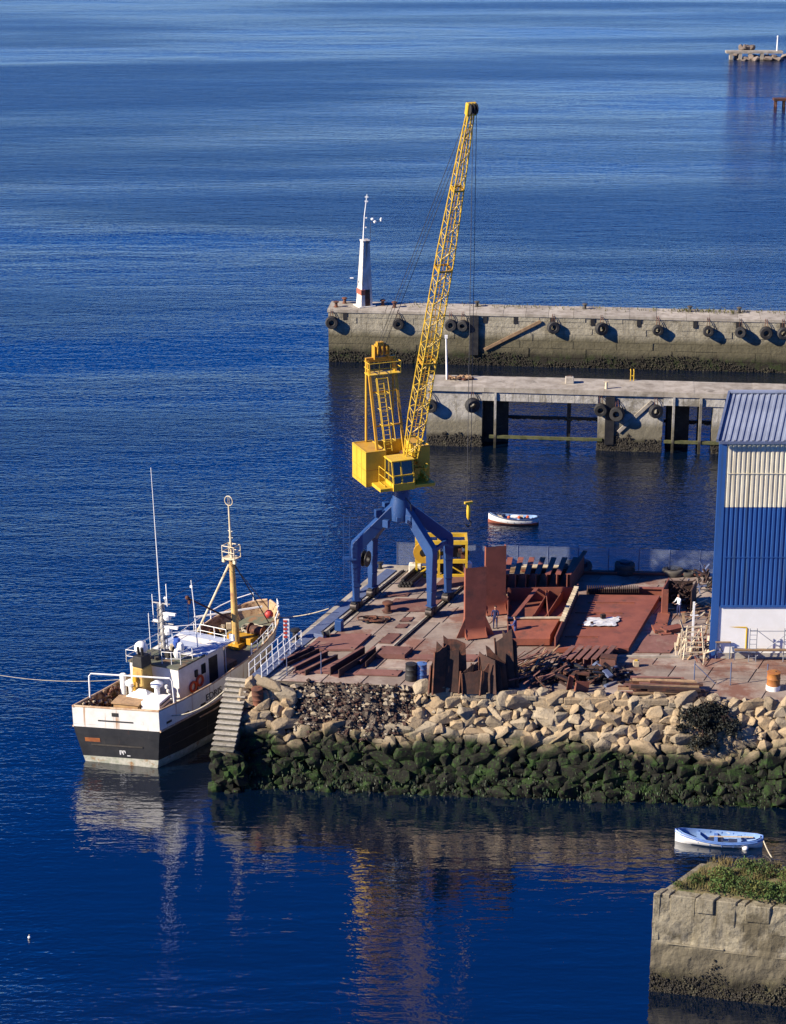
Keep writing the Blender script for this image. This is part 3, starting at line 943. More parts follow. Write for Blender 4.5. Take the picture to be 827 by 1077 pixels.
def corrugated(m, p0, ax, length, up, height, nrm, pitch=0.33, depth=0.06, rib=0.45):
    """trapezoidal sheet: p0 lower corner, ax along, up direction of the ribs, nrm outward"""
    pts = []
    s = 0.0
    while s < length - 1e-6:
        for f, d in ((0, 0), (rib - 0.08, 0), (rib, 1), (0.92, 1)):
            x = s + f * pitch
            if x <= length: pts.append((x, d * depth))
        s += pitch
    pts.append((length, 0))
    vs = []
    for x, d in pts:
        vs.append(p0 + ax * x + nrm * d); vs.append(p0 + ax * x + nrm * d + up * height)
    m.add(vs, [(2 * i, 2 * i + 2, 2 * i + 3, 2 * i + 1) for i in range(len(pts) - 1)])
X = Vector((1, 0, 0)); Z = Vector((0, 0, 1)); FN = Vector((0, -1, 0))
m_ = MB(SH)
m_.prism([SH + X * 0.25 + Vector((0, .04, 0)), SH + X * WID + Vector((0, .04, 0)), SH + X * WID + Vector((0, .3, 0)), SH + X * 0.25 + Vector((0, .3, 0))], (0, 0, 16.25))
m_.build('wall_core', M['render'], sh)
m_ = MB(SH)     # side and back walls
L0 = SH + X * 0.02 + Vector((0, .31, 0))
m_.prism([L0, L0 + X * .2, L0 + X * .2 + sdv * DEP, L0 + sdv * DEP], (0, 0, 16.3))
m_.prism([L0 + sdv * DEP, L0 + sdv * DEP + X * WID, L0 + sdv * (DEP + .2) + X * WID, L0 + sdv * (DEP + .2)], (0, 0, 16.3))
m_.prism([L0 + X * WID, L0 + X * (WID + .2), L0 + X * (WID + .2) + sdv * DEP, L0 + X * WID + sdv * DEP], (0, 0, 16.3))
m_.build('side_wall', M['cladblue'], sh)
m_ = MB(SH)
m_.prism([SH + X * 0.52 + Vector((0, -.02, 0.05)), SH + X * WID + Vector((0, -.02, 0.05)), SH + X * WID + Vector((0, .03, 0.05)), SH + X * .52 + Vector((0, .03, 0.05))], (0, 0, 3.9))
m_.build('white_wall', M['render'], sh)
s = 0.52
k = 0
while s < WID:
    L_ = min(3.96, WID - s)
    m_ = MB(SH); corrugated(m_, SH + X * s + Z * 3.98 + FN * 0.02, X, L_ - 0.01, Z, 7.42, FN); m_.build('blue_panel', M['cladblue'], sh)
    m_ = MB(SH); corrugated(m_, SH + X * s + Z * 11.42 + FN * 0.045, X, L_ - 0.01, Z, 4.86, FN); m_.build('cream_panel', M['cladcream'], sh)
    s += L_
m_ = MB(SH)
m_.box(SH + Vector((0.26, -0.03, 8.15)), (0.52, 0.14, 16.3)); 
m_.build('corner_trim', M['cladblue'], sh)
for zl in (7.7, 13.9):
    m_ = MB(SH); m_.box(SH + Vector((WID / 2 + .31, -0.10 - (.025 if zl > 11 else 0), zl)), (WID - .62, 0.05, 0.035)); m_.build('sheet_lap', M['cladblue'] if zl < 11 else M['cladcream'], sh)
m_ = MB(SH); m_.box(SH + Vector((WID / 2 + .31, -0.05, 0.2)), (WID - .64, 0.06, 0.42)); m_.build('plinth', weathered('dirty_plinth', (.42, .39, .34), (.30, .27, .23), 1.5, rough=.9, jitter=0), sh)
m_ = MB(SH); m_.box(SH + Vector((WID / 2 + .31, -0.055, 3.99)), (WID - .62, 0.12, 0.16)); m_.build('flashing', M['cladblue'], sh)
# roof: two pitches of ribbed sheets
ev = SH + Vector((-0.15, -0.35, 16.32)); 
run = DEP / 2
rise = 1.85
up_v = (sdv * (run + .35) + Z * rise)
rn = X.cross(up_v).normalized()
s = 0.0
while s < WID:
    m_ = MB(SH); corrugated(m_, ev + X * s, X, min(3.0, WID - s) - 0.004, up_v.normalized(), up_v.length, rn, pitch=0.42, depth=0.07, rib=0.6); m_.build('roof_sheet', M['roofsheet'], sh)
    s += 3.0
dn_v = (sdv * (run + .35) - Z * rise)
m_ = MB(SH); corrugated(m_, ev + up_v, X, WID, dn_v.normalized(), dn_v.length, X.cross(dn_v).normalized(), pitch=0.42, depth=0.07); m_.build('rear_roof', M['roofsheet'], sh)
m_ = MB(SH); m_.bar(ev + up_v + Z * 0.1, ev + up_v + X * WID + Z * 0.1, 0.5, 0.12); m_.build('ridge_cap', M['roofsheet'], sh)
m_ = MB(SH); m_.bar(ev - X * .05 + Z * 0.06, ev - X * .05 + up_v + Z * 0.06, 0.16, 0.26); m_.build('verge_trim', M['bluesteel'], sh)
m_ = MB(SH)
g0 = SH + X * 0.02 + Z * 16.3 + Vector((0, .31, 0))
m_.prism([g0, g0 + sdv * DEP, g0 + sdv * run + Z * (rise - 0.15)], (0.2, 0, 0)); m_.build('gable', M['cladblue'], sh)
m_ = MB(SH); m_.bar(SH + Vector((-.1, -.45, 16.25)), SH + Vector((WID, -.45, 16.25)), 0.16, 0.16); m_.build('gutter', M['bluesteel'], sh)

# ================================================================== near quay end with wild growth
NZ = 6.3
N0 = at(688, 939, NZ)
nb = thing('old_quay_end', 'crumbling concrete quay end overgrown with weeds', 'quay wall', (N0.x, N0.y, 0))
NO = nb.location
fd = Vector((1, -0.235, 0)).normalized()
nd_ = Vector((0.62, 0.78, 0)).normalized()
def np_(s, t, z=0.0):
    return Vector((N0.x, N0.y, 0)) + fd * s + nd_ * t + Vector((0, 0, z))
near_mat = tidal('old_concrete', [(0.29, 0.255, 0.18), (0.19, 0.165, 0.115), (0.33, 0.29, 0.22)], 0.9, 1.9, weed=(0.05, 0.045, 0.02), weed2=(0.028, 0.024, 0.015),
                 band=(2.9, 3.3, (0.14, 0.12, 0.08)), runs=(0.13, 0.11, 0.07), jitter=False, wobble=0.5, wscale=0.7, bscale=3.0, bdist=0.12)
m_ = MB(NO)
NXg, NZg = 60, 30
vs, fs = [], []
for j in range(NZg + 1):
    for i in range(NXg + 1):
        s_, z_ = 12.0 * i / NXg, -2 + (NZ + 1.75) * j / NZg
        dpt = mnoise.noise(Vector((s_ * .7, z_ * .8, 3.1))) * 0.16 + mnoise.noise(Vector((s_ * 2.6, z_ * 2.2, 1.1))) * 0.06
        if z_ < 3.3: dpt -= 0.10
        vs.append(np_(s_, max(dpt, -.3), z_))
for j in range(NZg):
    for i in range(NXg):
        a = j * (NXg + 1) + i
        fs.append((a, a + 1, a + NXg + 2, a + NXg + 1))
m_.add(vs, fs)
m_.prism([np_(0.02, 0.3, -2), np_(12, 0.3, -2), np_(12, 5.2, -2), np_(0.02, 5.2, -2)], (0, 0, NZ + 1.72))
vs = []
m_.prism([np_(-0.02, 0.0, -2), np_(0.3, 0.02, -2), np_(0.3, 5.2, -2), np_(-0.02, 5.2, -2)], (0, 0, NZ + 1.74))
m_.build('wall_body', near_mat, nb)
cs = random.Random(6)
for s0, s1, z0, z1, d_ in ((0.0, 0.42, 3.3, 6.3, -.06), (0.45, 0.9, 3.2, 6.3, .03), (0.95, 2.4, 4.9, 6.27, -.03), (2.45, 3.5, 5.35, 6.3, -.14), (3.55, 4.7, 4.6, 6.24, -.02), (4.75, 5.2, 4.2, 6.2, 0.03), (5.3, 6.7, 5.15, 6.22, -.16), (6.75, 8.4, 4.4, 6.25, -.02), (8.5, 10.5, 4.9, 6.2, -.05), (0.95, 4.2, 3.12, 3.22, -.16), (4.2, 11, 2.98, 3.08, -.15)):
    m_ = MB(NO)
    m_.prism([np_(s0, d_, z0), np_(s1, d_, z0), np_(s1, .8, z0), np_(s0, .8, z0)], (0, 0, z1 - z0))
    m_.build('coping_stone' if z1 > 5 else 'cast_lip', near_mat, nb, bevel=0.05)
crust(NO, nb, lambda s: np_(s * 12, -0.12), 2200, 21, -0.1, 1.9, size=(.02, .075))
m_ = MB(NO); m_.box(np_(9.0, -.02, 5.3), (.6, .3, .7), rz=-.23); m_.build('drain_hole', M['black'], nb)
# earth on top
m_ = MB(NO)
vs, fs = [], []
NXg, NYg = 40, 18
for j in range(NYg + 1):
    for i in range(NXg + 1):
        s_, t_ = 0.5 + 11.4 * i / NXg, 0.55 + 4.5 * j / NYg
        e = min(1, min(i, NXg - i + 6) / 5) * min(1, min(j, NYg - j) / 4)
        vs.append(np_(s_, t_, NZ - .05 + e * (.28 + .22 * mnoise.noise(Vector((s_ * .8, t_ * .8, 0))))))
for j in range(NYg):
    for i in range(NXg):
        a = j * (NXg + 1) + i
        fs.append((a, a + 1, a + NXg + 2, a + NXg + 1))
m_.add(vs, fs)
m_.build('soil', weathered('dry_soil', (0.17, 0.135, 0.07), (0.11, 0.09, 0.045), 1.6, (0.07, 0.085, 0.025), 0.9, (0.5, 0.62), rough=0.95, jitter=0, bump=0.6, bscale=9, bdist=.05), nb)
def leafy(m, c, rad, h, n, r_, lw=(.03, .06), ll=(.08, .2)):
    for k in range(n):
        a = r_.uniform(0, 6.28); rd = rad * math.sqrt(r_.random()); zz = h * r_.random() ** .8 * (1 - .5 * (rd / rad) ** 2)
        p = Vector(c) + Vector((math.cos(a) * rd, math.sin(a) * rd, zz))
        d = Vector((r_.gauss(0, 1), r_.gauss(0, 1), r_.gauss(.5, .8))).normalized()
        s_ = d.orthogonal().normalized()
        s_.rotate(Matrix.Rotation(r_.uniform(0, 6.28), 3, d))
        L_, W_ = r_.uniform(*ll), r_.uniform(*lw)
        m.add([p, p + d * L_ * .5 + s_ * W_, p + d * L_, p + d * L_ * .5 - s_ * W_], [(0, 1, 2, 3)])
M['weed'] = weathered('weed_leaf', (0.055, 0.10, 0.018), (0.035, 0.065, 0.012), 0.8, (0.13, 0.13, 0.035), 1.2, (0.52, 0.66), rough=0.8, jitter=.2, bump=0)
M['drygrass'] = weathered('dry_grass_blade', (0.22, 0.17, 0.07), (0.13, 0.12, 0.04), 0.9, rough=0.9, jitter=0.1, bump=0)
gl = random.Random(44)
m_ = MB(NO)
for k in range(9000):
    s_, t_ = gl.uniform(.9, 11.8), gl.uniform(.6, 5.0)
    if mnoise.noise(Vector((s_ * .9, t_ * .9, 7))) < -.25: continue
    p = np_(s_, t_, NZ + .2)
    a = gl.uniform(0, 6.28); dx = Vector((math.cos(a), math.sin(a), 0)) * .018
    tip = p + Vector((gl.gauss(0, .1), gl.gauss(0, .1), gl.uniform(.15, .5)))
    m_.add([p - dx, p + dx, tip], [(0, 1, 2)])
gr = m_.build('dry_grass', M['drygrass'])
gr.location = NO
tag(gr, 'dry straw coloured grass covering the top of the old quay end', 'grass', kind='stuff')
shrub_n = 0
for k, (s_, t_, rad, h, n) in enumerate(((1.6, 1.6, .55, .55, 320), (2.6, 2.4, .8, .75, 560), (3.2, 1.1, .7, .6, 460), (4.4, 1.3, .9, .8, 720), (5.6, .95, .95, .8, 820), (7.0, .95, 1.0, .85, 850), (4.2, 3.6, .9, .9, 600), (6.0, 3.4, .8, .7, 460), (7.6, 2.6, .9, .8, 520), (8.3, 4.2, .9, .8, 480), (3.1, 4.0, .6, .8, 300), (0.9, .9, .35, .3, 120), (8.6, .8, .9, .7, 600), (9.8, 1.8, 1.0, .9, 500))):
    o = thing('weed_clump', 'green leafy weed clump growing on the old quay end', 'weeds', np_(s_, t_, NZ + .15), group='weed clumps on the old quay end')
    m_ = MB(); leafy(m_, (0, 0, 0), rad, h, n, gl); m_.build('leaves', M['weed'], o)
    m_ = MB()
    for j in range(9):
        a = gl.uniform(0, 6.28)
        m_.tube([(0, 0, -.05), (math.cos(a) * rad * .4, math.sin(a) * rad * .4, h * .9)], .012, 4, .005)
    m_.build('stems', M['drygrass'], o)

# ================================================================== islet and stub jetty far out
p = at(800, 62, 0)
isl = thing('rocky_islet', 'far rocky breakwater tip with a flat causeway out in the bay', 'islet', (p.x, p.y, 0))
ir = random.Random(2)
rock_far = weathered('far_rock', (0.20, 0.16, 0.13), (0.13, 0.10, 0.085), .4, (0.26, 0.22, 0.18), .3, rough=.9, jitter=.25)
far_me = []
for k in range(4):
    me = rock_meshes[k].copy(); me.materials.clear(); me.materials.append(rock_far); far_me.append(me)
for k in range(46):
    x = ir.uniform(-5.5, 22)
    big = 1 + max(0, x) * .05
    link('rock', ir.choice(far_me), isl, (x, ir.uniform(-3, 4), ir.uniform(-.3, .5 * big)), (ir.uniform(-.4, .4), ir.uniform(-.4, .4), ir.uniform(0, 6)), (ir.uniform(1.0, 2.6) * big, ir.uniform(1.2, 2.4) * big, ir.uniform(.6, 1.3) * big))
m_ = MB(); m_.box((-1.5, 0, 1.55), (12.5, 2.2, .45)); m_.build('causeway', M['edge_concrete'], isl)
for x in (-6.6, -4.6, -2.4, 0.2):
    m_ = MB(); m_.box((x, -.4, .5), (.7, 1.4, 1.8)); m_.build('causeway_pier', M['edge_concrete'], isl)
for k in range(5):
    link('rock', ir.choice(far_me), isl, (-2.6 + ir.uniform(-1.6, 1.6), 1.5, 2.3), (ir.uniform(0, 6), 0, ir.uniform(0, 6)), (1.6, 1.4, 1.2))
o = thing('islet_marker', 'thin pale marker post standing on the far rocky islet', 'beacon', (at(823, 56, 2.2).x, p.y, 2.2))
m_ = MB(); m_.tube([(0, 0, -.5), (0, 0, 2.6)], .2, 8, .13); m_.build('post', M['cleanwhite'], o)
m_ = MB(); m_.ball((0, 0, 2.7), .22, 8); m_.build('topmark', M['cleanwhite'], o)
p = at(816, 106, 1)
o = thing('stub_jetty', 'small dark wooden jetty stub far out in the bay', 'jetty', (p.x, p.y, 0))
m_ = MB(); m_.box((5, 0, 1.3), (11, 2, .4)); m_.build('deck', M['rust'], o)
for x in (0, 1.6, 4.5, 8):
    m_ = MB(); m_.bar((x, -.7, -2), (x, -.7, 1.2), .35, .35); m_.bar((x, .7, -2), (x, .7, 1.2), .35, .35); m_.build('pile', M['rust'], o)
# ================================================================== portal crane
CC = Vector((0.56, 161.1, DZ))
crane = thing('portal_crane', 'yellow lattice boom crane on a four legged blue portal', 'crane', CC)
def on_rail(p0, Y):
    return Vector((p0.x + (Y - p0.y) * RAIL_D.x / RAIL_D.y, Y, DZ))
feet = [on_rail(RL0, 160.3), on_rail(RR0, 159.1), on_rail(RR0, 162.1), on_rail(RL0, 163.1)]
for k, f in enumerate(feet):
    d = f - CC; d.z = 0
    r0 = d.length; d.normalize()
    tvec = Vector((-d.y, d.x, 0))
    def lp(r_, z_): return CC + d * r_ + Vector((0, 0, z_))
    m_ = MB(CC)
    inner_top = 0.55
    prof = [(r0 - 0.20, 0.75), (r0 + 0.22, 0.75), (r0 + 0.36, 5.0), (r0 + 0.28, 5.45), (inner_top, 8.35), (inner_top, 7.35), (r0 - 0.34, 4.75)]
    th = 0.58
    m_.prism([lp(a, z) - tvec * th / 2 for a, z in prof], tvec * th)
    leg = m_.build('leg', M['craneblue'], crane, bevel=0.03)
    m_ = MB(CC)
    m_.box(lp(r0, 0.83), (0.62, 0.62, 0.08), rz=math.atan2(d.y, d.x)); m_.build('foot_flange', M['craneblue'], leg)
    for zz in (2.0, 3.5):
        m_ = MB(CC); m_.box(lp(r0, zz), (.50 + .05 * zz, .62, .05), rz=math.atan2(d.y, d.x)); m_.build('weld_band', M['craneblue'], leg)
    m_ = MB(CC)
    c_ = lp(r0 + 0.01, 0.45)
    ra = math.atan2(RAIL_D.y, RAIL_D.x)
    m_.box(c_ + Vector((0, 0, .08)), (1.15, 0.44, 0.5), rz=ra)
    bog = m_.build('bogie', M['black'], crane, bevel=0.04)
    for sgn in (-1, 1):
        m_ = MB(CC)
        n2 = Vector((RAIL_D.y, -RAIL_D.x, 0))
        m_.lathe([(0.27, -.27), (0.30, -.24), (0.30, .24), (0.27, .27)], f + RAIL_D * 0.36 * sgn + Vector((0, 0, .42)), 14, axis=n2)
        m_.build('wheel', M['steel'], bog, smooth=True)
m_ = MB(CC)
m_.lathe([(0.62, 6.9), (0.80, 7.0), (0.84, 8.1), (0.70, 8.5), (0.66, 9.3), (0.92, 9.42), (0.92, 9.62)], CC, 12)
m_.build('slewing_column', M['craneblue'], crane, smooth=True)
m_ = MB(CC); m_.lathe([(1.05, 9.62), (1.12, 9.7), (1.12, 9.86)], CC, 20); m_.build('slewing_ring', M['black'], crane, smooth=True)
rc = random.Random(9)
for k in range(9):
    a = k * 0.7
    m_ = MB(CC)
    m_.box(CC + Vector((math.cos(a) * 1.35 - .4, math.sin(a) * 1.35, 7.2 + rc.uniform(-.3, .9))), (rc.uniform(.25, .6), rc.uniform(.25, .6), rc.uniform(.3, .7)), rz=a)
    m_.build('slew_motor', M['craneblue'], crane, bevel=.03)
# cross ties at the knees
m_ = MB(CC)
for i, j in ((0, 3), (1, 2)):
    a, c = feet[i] + Vector((0, 0, 5.0)), feet[j] + Vector((0, 0, 5.0))
    m_.bar(a, c, 0.22, 0.3)
m_.build('knee_tie', M['craneblue'], crane)
# service ladder and platform on the seaward near leg
m_ = MB(CC)
f = feet[0]
for zz in (4.2, 7.4):
    m_.tube([f + Vector((-.9, -.5, zz)), f + Vector((.1, -.5, zz))], .025, 5); m_.tube([f + Vector((-.9, .2, zz)), f + Vector((.1, .2, zz))], .025, 5)
for x in (-.9, -.45):
    for y in (-.5, .2):
        m_.tube([f + Vector((x, y, 2.6)), f + Vector((x, y, 7.4))], .025, 5)
m_.box(f + Vector((-.5, -.15, 4.2)), (1.0, .8, .05))
for k in range(14):
    m_.tube([f + Vector((-.9, -.5, 2.7 + k * .32)), f + Vector((-.45, -.5, 2.7 + k * .32))], .018, 4)
m_.build('access_ladder', M['craneblue'], crane)
m_ = MB(CC)
rl = feet[0].lerp(feet[3], .5) + Vector((.1, 0, 3.6))
nx = Vector((RAIL_D.y, -RAIL_D.x, 0))
m_.lathe([(.28, -.2), (.62, -.2), (.62, -.14), (.3, -.12), (.3, .12), (.62, .14), (.62, .2), (.28, .2)], rl, 18, axis=nx, closed=True)
m_.build('cable_reel', M['black'], crane, smooth=True)
# --- revolving superstructure
HD = R(22)
fwv = Vector((math.sin(HD), -math.cos(HD), 0)); ev_ = Vector((math.cos(HD), math.sin(HD), 0))
def cr_(e, b_, z): return Vector((CC.x, CC.y, z)) + ev_ * e + fwv * b_
def cbox(m, e0, e1, b0, b1, z0, z1):
    m.prism([cr_(e0, b0, z0), cr_(e1, b0, z0), cr_(e1, b1, z0), cr_(e0, b1, z0)], (0, 0, z1 - z0))
m_ = MB(CC); cbox(m_, -2.3, 2.1, -2.7, 1.7, 16.36, 16.62); m_.build('slewing_platform', M['yellow'], crane, bevel=.03)
for e0, e1 in ((-2.75, -1.15), (1.2, 2.35)):
    m_ = MB(CC)
    t_ = .09
    cbox(m_, e0, e1, -2.8, 0.0, 16.30, 18.55)
    cbox(m_, e0, e1, -2.8, -2.8 + t_, 18.55, 19.0); cbox(m_, e0, e1, -t_, 0.0, 18.55, 19.0)
    cbox(m_, e0, e0 + t_, -2.8 + t_, -t_, 18.55, 19.0); cbox(m_, e1 - t_, e1, -2.8 + t_, -t_, 18.55, 19.0)
    cw = m_.build('counterweight', M['yellow'], crane)
    m_ = MB(CC)
    for k in range(7):
        cbox(m_, e0 + .15 + rc.uniform(0, .2), e1 - .15 - rc.uniform(0, .2), -2.6 + k * .36, -2.3 + k * .36, 18.55, 18.7 + rc.uniform(0, .15))
    m_.build('ballast', M['rust'], cw)
m_ = MB(CC); cbox(m_, -1.13, 1.18, -2.75, -2.6, 16.6, 18.9); m_.build('rear_plate', M['yellow'], crane)
# winches and machinery
for b_, r_, mt in ((-2.0, .5, 'rust'), (-0.85, .55, 'orange')):
    m_ = MB(CC)
    m_.lathe([(r_ + .18, -.95), (r_ + .18, -.88), (r_, -.87), (r_, .87), (r_ + .18, .88), (r_ + .18, .95)], cr_(0.05, b_, 17.45), 18, axis=ev_)
    m_.build('winch_drum', M[mt], crane, smooth=True)
m_ = MB(CC)
for k in range(26):
    e, b_ = rc.uniform(.2, 1.5), rc.uniform(-.4, 1.3)
    m_.box(cr_(e, b_, 16.7 + rc.uniform(0, 1.5)), (rc.uniform(.12, .45), rc.uniform(.12, .45), rc.uniform(.12, .5)), rz=HD)
m_.build('machinery', M['orange'], crane)
m_ = MB(CC)
for k in range(8):
    m_.lathe([(.12, -.1), (.22, -.08), (.22, .08), (.12, .1)], cr_(rc.uniform(.5, 1.6), 1.0 + rc.uniform(-.3, .4), 16.8 + rc.uniform(0, 1.2)), 10, axis=ev_)
m_.build('sheave', M['yellow'], crane, smooth=True)
# cab
cabm = MB(CC)
e0, e1, b0, b1, z0, z1 = -1.3, .4, .1, 1.7, 16.35, 18.5
post = .1
cbox(cabm, e0, e1, b0, b1 + .15, z0, z0 + .55)
cbox(cabm, e0, e1, b0, b0 + .1, z0, z1)
vs_front = [(e, b1 + .15, z0 + .55) for e in (e0, e1)]
for e in (e0 + post / 2, e1 - post / 2, e0 + .72 * (1) - .05 + .05):
    cabm.bar(cr_(e, b1 + .1, z0 + .5), cr_(e, b1 - .28, z1 - .05), post, post)
for e in (e0 + post / 2, e1 - post / 2):
    cabm.bar(cr_(e, b0 + .7, z0 + .5), cr_(e, b0 + .7, z1), post, post)
    cabm.bar(cr_(e, b1 + .1, z0 + 1.05), cr_(e, b0 + .1, z0 + 1.05), post * .8, post * .8)
cabm.bar(cr_(e0, b1 + .0, z0 + 1.12), cr_(e1, b1 + .0, z0 + 1.12), post, post)
cab = cabm.build('cab', M['yellow'], crane)
m_ = MB(CC); cbox(m_, e0 - .08, e1 + .08, b0 - .05, b1 - .1, z1, z1 + .12); m_.build('cab_roof', M['cleanwhite'] if False else M['yellow'], cab, bevel=.03)
m_ = MB(CC)
A = [cr_(e0 + .1, b1 + .07, z0 + .56), cr_(e1 - .1, b1 + .07, z0 + .56), cr_(e1 - .1, b1 - .28, z1 - .06), cr_(e0 + .1, b1 - .28, z1 - .06)]
m_.prism(A, -fwv * .03); m_.build('windscreen', M['glass'], cab)
m_ = MB(CC)
for e in (e0 + .05, e1 - .07):
    m_.prism([cr_(e, b0 + .12, z0 + .58), cr_(e, b1 + .04, z0 + .58), cr_(e, b1 - .3, z1 - .06), cr_(e, b0 + .12, z1 - .06)], ev_ * .02)
m_.build('side_window', M['glass'], cab)
m_ = MB(CC)
for zz in (16.7, 17.3, 17.9):
    m_.tube([cr_(e0 - .5, b0 + .1, zz), cr_(e0 - .5, b1 - .3, zz)], .03, 5)
for b_ in (b0 + .1, b1 - .3):
    m_.tube([cr_(e0 - .5, b_, 16.4), cr_(e0 - .5, b_, 17.9)], .03, 5)
cbox(m_, e0 - .52, e0, b0, b1 - .2, 16.36, 16.42)
m_.build('cab_walkway', M['yellow'], crane)
for e0, e1 in ((-2.75, -1.15), (1.2, 2.35)):
    m_ = MB(CC)
    for zz in (16.55, 17.55, 18.9):
        cbox(m_, e0 - .015, e1 + .015, -2.815, .015, zz, zz + .05)
    for b_ in (-1.9, -.95):
        cbox(m_, e0 - .012, e0 + .01, b_, b_ + .06, 16.31, 18.98)
    m_.build('seam_strip', M['orange'], crane)
m_ = MB(CC)
for k in range(6):
    a = rc.uniform(-.9, .9)
    m_.tube([cr_(a, -.6, 17.0), cr_(a + .2, .2, 18.6 + rc.uniform(-.4, .4)), cr_(.6, .4, 18.0)], .03, 5)
m_.tube([cr_(-.2, .2, 16.3), cr_(.1, .6, 15.4), CC + Vector((.75, -.7, 8.4)), CC + Vector((.9, -.6, 6.8))], .04, 5)
m_.build('hydraulic_hose', M['black'], crane)
# A-frame
AE = -.62
hw = 1.08
ztop = 25.3
m_ = MB(CC)
for sgn in (-1, 1):
    m_.bar(cr_(AE + sgn * hw, -2.65, 19.0), cr_(AE + sgn * hw * .98, -2.6, ztop), .13, .13)
    m_.bar(cr_(AE + sgn * hw * .98, -.35, 18.6), cr_(AE + sgn * hw * .96, -2.35, ztop), .18, .18)
af = m_.build('a_frame', M['orange'], crane)
m_ = MB(CC)
for k, t_ in enumerate((.3, .66)):
    b_ = lerp(-.35, -2.35, t_); zz = lerp(18.6, ztop, t_)
    m_.bar(cr_(AE - hw, b_, zz), cr_(AE + hw, b_, zz), .12, .12)
m_.bar(cr_(AE - hw - .1, -2.45, ztop), cr_(AE + hw + .1, -2.45, ztop), .24, .34)
m_.build('cross_beam', M['orange'], af)
m_ = MB(CC)
m_.box(cr_(AE, -2.0, ztop - .95), (2.5, 1.0, .07), rz=HD)
for zz in (ztop - .5, ztop - .05):
    m_.tube([cr_(AE - 1.25, -1.5, zz), cr_(AE + 1.25, -1.5, zz)], .03, 5)
    for s_ in (-1, 1):
        m_.tube([cr_(AE + s_ * 1.25, -1.5, zz), cr_(AE + s_ * 1.25, -2.5, zz)], .03, 5)
for e in (-1.25, -.45, .45, 1.25):
    m_.tube([cr_(AE + e, -1.5, ztop - .95), cr_(AE + e, -1.5, ztop - .05)], .03, 5)
m_.build('head_platform', M['yellow'], af)
m_ = MB(CC)
for s_ in (-.28, .28):
    t0_ = Vector(cr_(AE - .3 + s_, -.05, 18.9)); t1_ = Vector(cr_(AE - .3 + s_, -2.0, ztop - .9))
    m_.bar(t0_, t1_, .06, .06)
for k in range(17):
    t_ = (k + .5) / 17
    m_.tube([cr_(AE - .58, lerp(-.05, -2.0, t_), lerp(18.9, ztop - .9, t_)), cr_(AE - .02, lerp(-.05, -2.0, t_), lerp(18.9, ztop - .9, t_))], .02, 4)
for k in range(5):
    t_ = .15 + k * .2
    c_ = cr_(AE - .3, lerp(-.05, -2.0, t_), lerp(18.9, ztop - .9, t_))
    m_.tube([c_ - ev_ * .42, c_ - ev_ * .42 + fwv * .6, c_ + ev_ * .42 + fwv * .6, c_ + ev_ * .42], .03, 5)
for s_ in (-.42, .42):
    m_.tube([cr_(AE - .3 + s_, lerp(-.05, -2, .15) + .6, lerp(18.9, ztop - .9, .15)), cr_(AE - .3 + s_, lerp(-.05, -2, .95) + .6, lerp(18.9, ztop - .9, .95))], .03, 5)
m_.build('caged_ladder', M['yellow'], af)
m_ = MB(CC)
for s_ in (-.35, 0, .35):
    m_.lathe([(.2, -.06), (.45, -.05), (.45, .05), (.2, .06)], cr_(AE + s_, -2.4, ztop + .75), 14, axis=ev_)
m_.box(cr_(AE - .55, -2.4, ztop + .55), (.08, .6, 1.0), rz=HD); m_.box(cr_(AE + .55, -2.4, ztop + .55), (.08, .6, 1.0), rz=HD)
m_.box(cr_(AE - .1, -2.3, ztop + 1.2), (.5, .4, .3), rz=HD)
m_.build('luffing_sheave', M['orange'], af)
# boom
BF = cr_(.6, .35, 18.1); BT = cr_(.6, 10.7, 45.3)
bd = (BT - BF).normalized(); bl = (BT - BF).length
bu = ev_.cross(bd).normalized()
boom = MB(CC)
def bw(t_):
    return curve_at([(0, .95), (.14, 1.08), (.62, .98), (.9, .58), (1, .4)], t_), curve_at([(0, .4), (.14, .95), (.62, .86), (.9, .5), (1, .34)], t_)
def bpt(t_, i, j):
    w_, d_ = bw(t_)
    return BF + bd * (bl * t_) + ev_ * (i * w_ / 2) + bu * (j * d_ / 2)
NB = 31
ts = [k / NB for k in range(NB + 1)]
for i, j in ((-1, -1), (1, -1), (1, 1), (-1, 1)):
    boom.tube([bpt(t_, i, j) for t_ in (0, .14, .62, .9, 1.0)], .056, 6)
bo = boom.build('boom', M['yellow'], crane)
lac = MB(CC)
cn = [(-1, -1), (1, -1), (1, 1), (-1, 1)]
for k in range(NB):
    for f_ in range(4):
        a, c = cn[f_], cn[(f_ + 1) % 4]
        if k % 2: a, c = c, a
        lac.tube([bpt(ts[k], *a), bpt(ts[k + 1], *c)], .025, 4)
        lac.tube([bpt(ts[k], *cn[f_]), bpt(ts[k], *cn[(f_ + 1) % 4])], .022, 4)
tag(lac.build('lattice_bar', M['yellow'], bo), kind='stuff')
for t_ in (.31, .58, .80):
    m_ = MB(CC)
    for f_ in range(4):
        m_.bar(bpt(t_, *cn[f_]), bpt(t_, *cn[(f_ + 1) % 4]), .12, .12)
    m_.build('splice_frame', M['orange'], bo)
m_ = MB(CC)
m_.tube([bpt(.08, 0, -.1), bpt(.96, 0, -.1)], .03, 5)
for k in range(40):
    t_ = .08 + .88 * k / 40
    m_.tube([bpt(t_, -.3, -.6), bpt(t_, .3, -.6)], .025, 4)
m_.build('boom_walkway', M['orange'], bo)
m_ = MB(CC)
m_.box(BT + bd * .3, (.74, .42, .85), rz=HD, rx=R(14))
hd = m_.build('boom_head', M['yellow'], bo, bevel=.05)
m_ = MB(CC)
for s_ in (-.22, 0, .22):
    m_.lathe([(.12, -.05), (.38, -.04), (.38, .04), (.12, .05)], BT + bd * .35 + fwv * .25 + ev_ * s_, 14, axis=ev_)
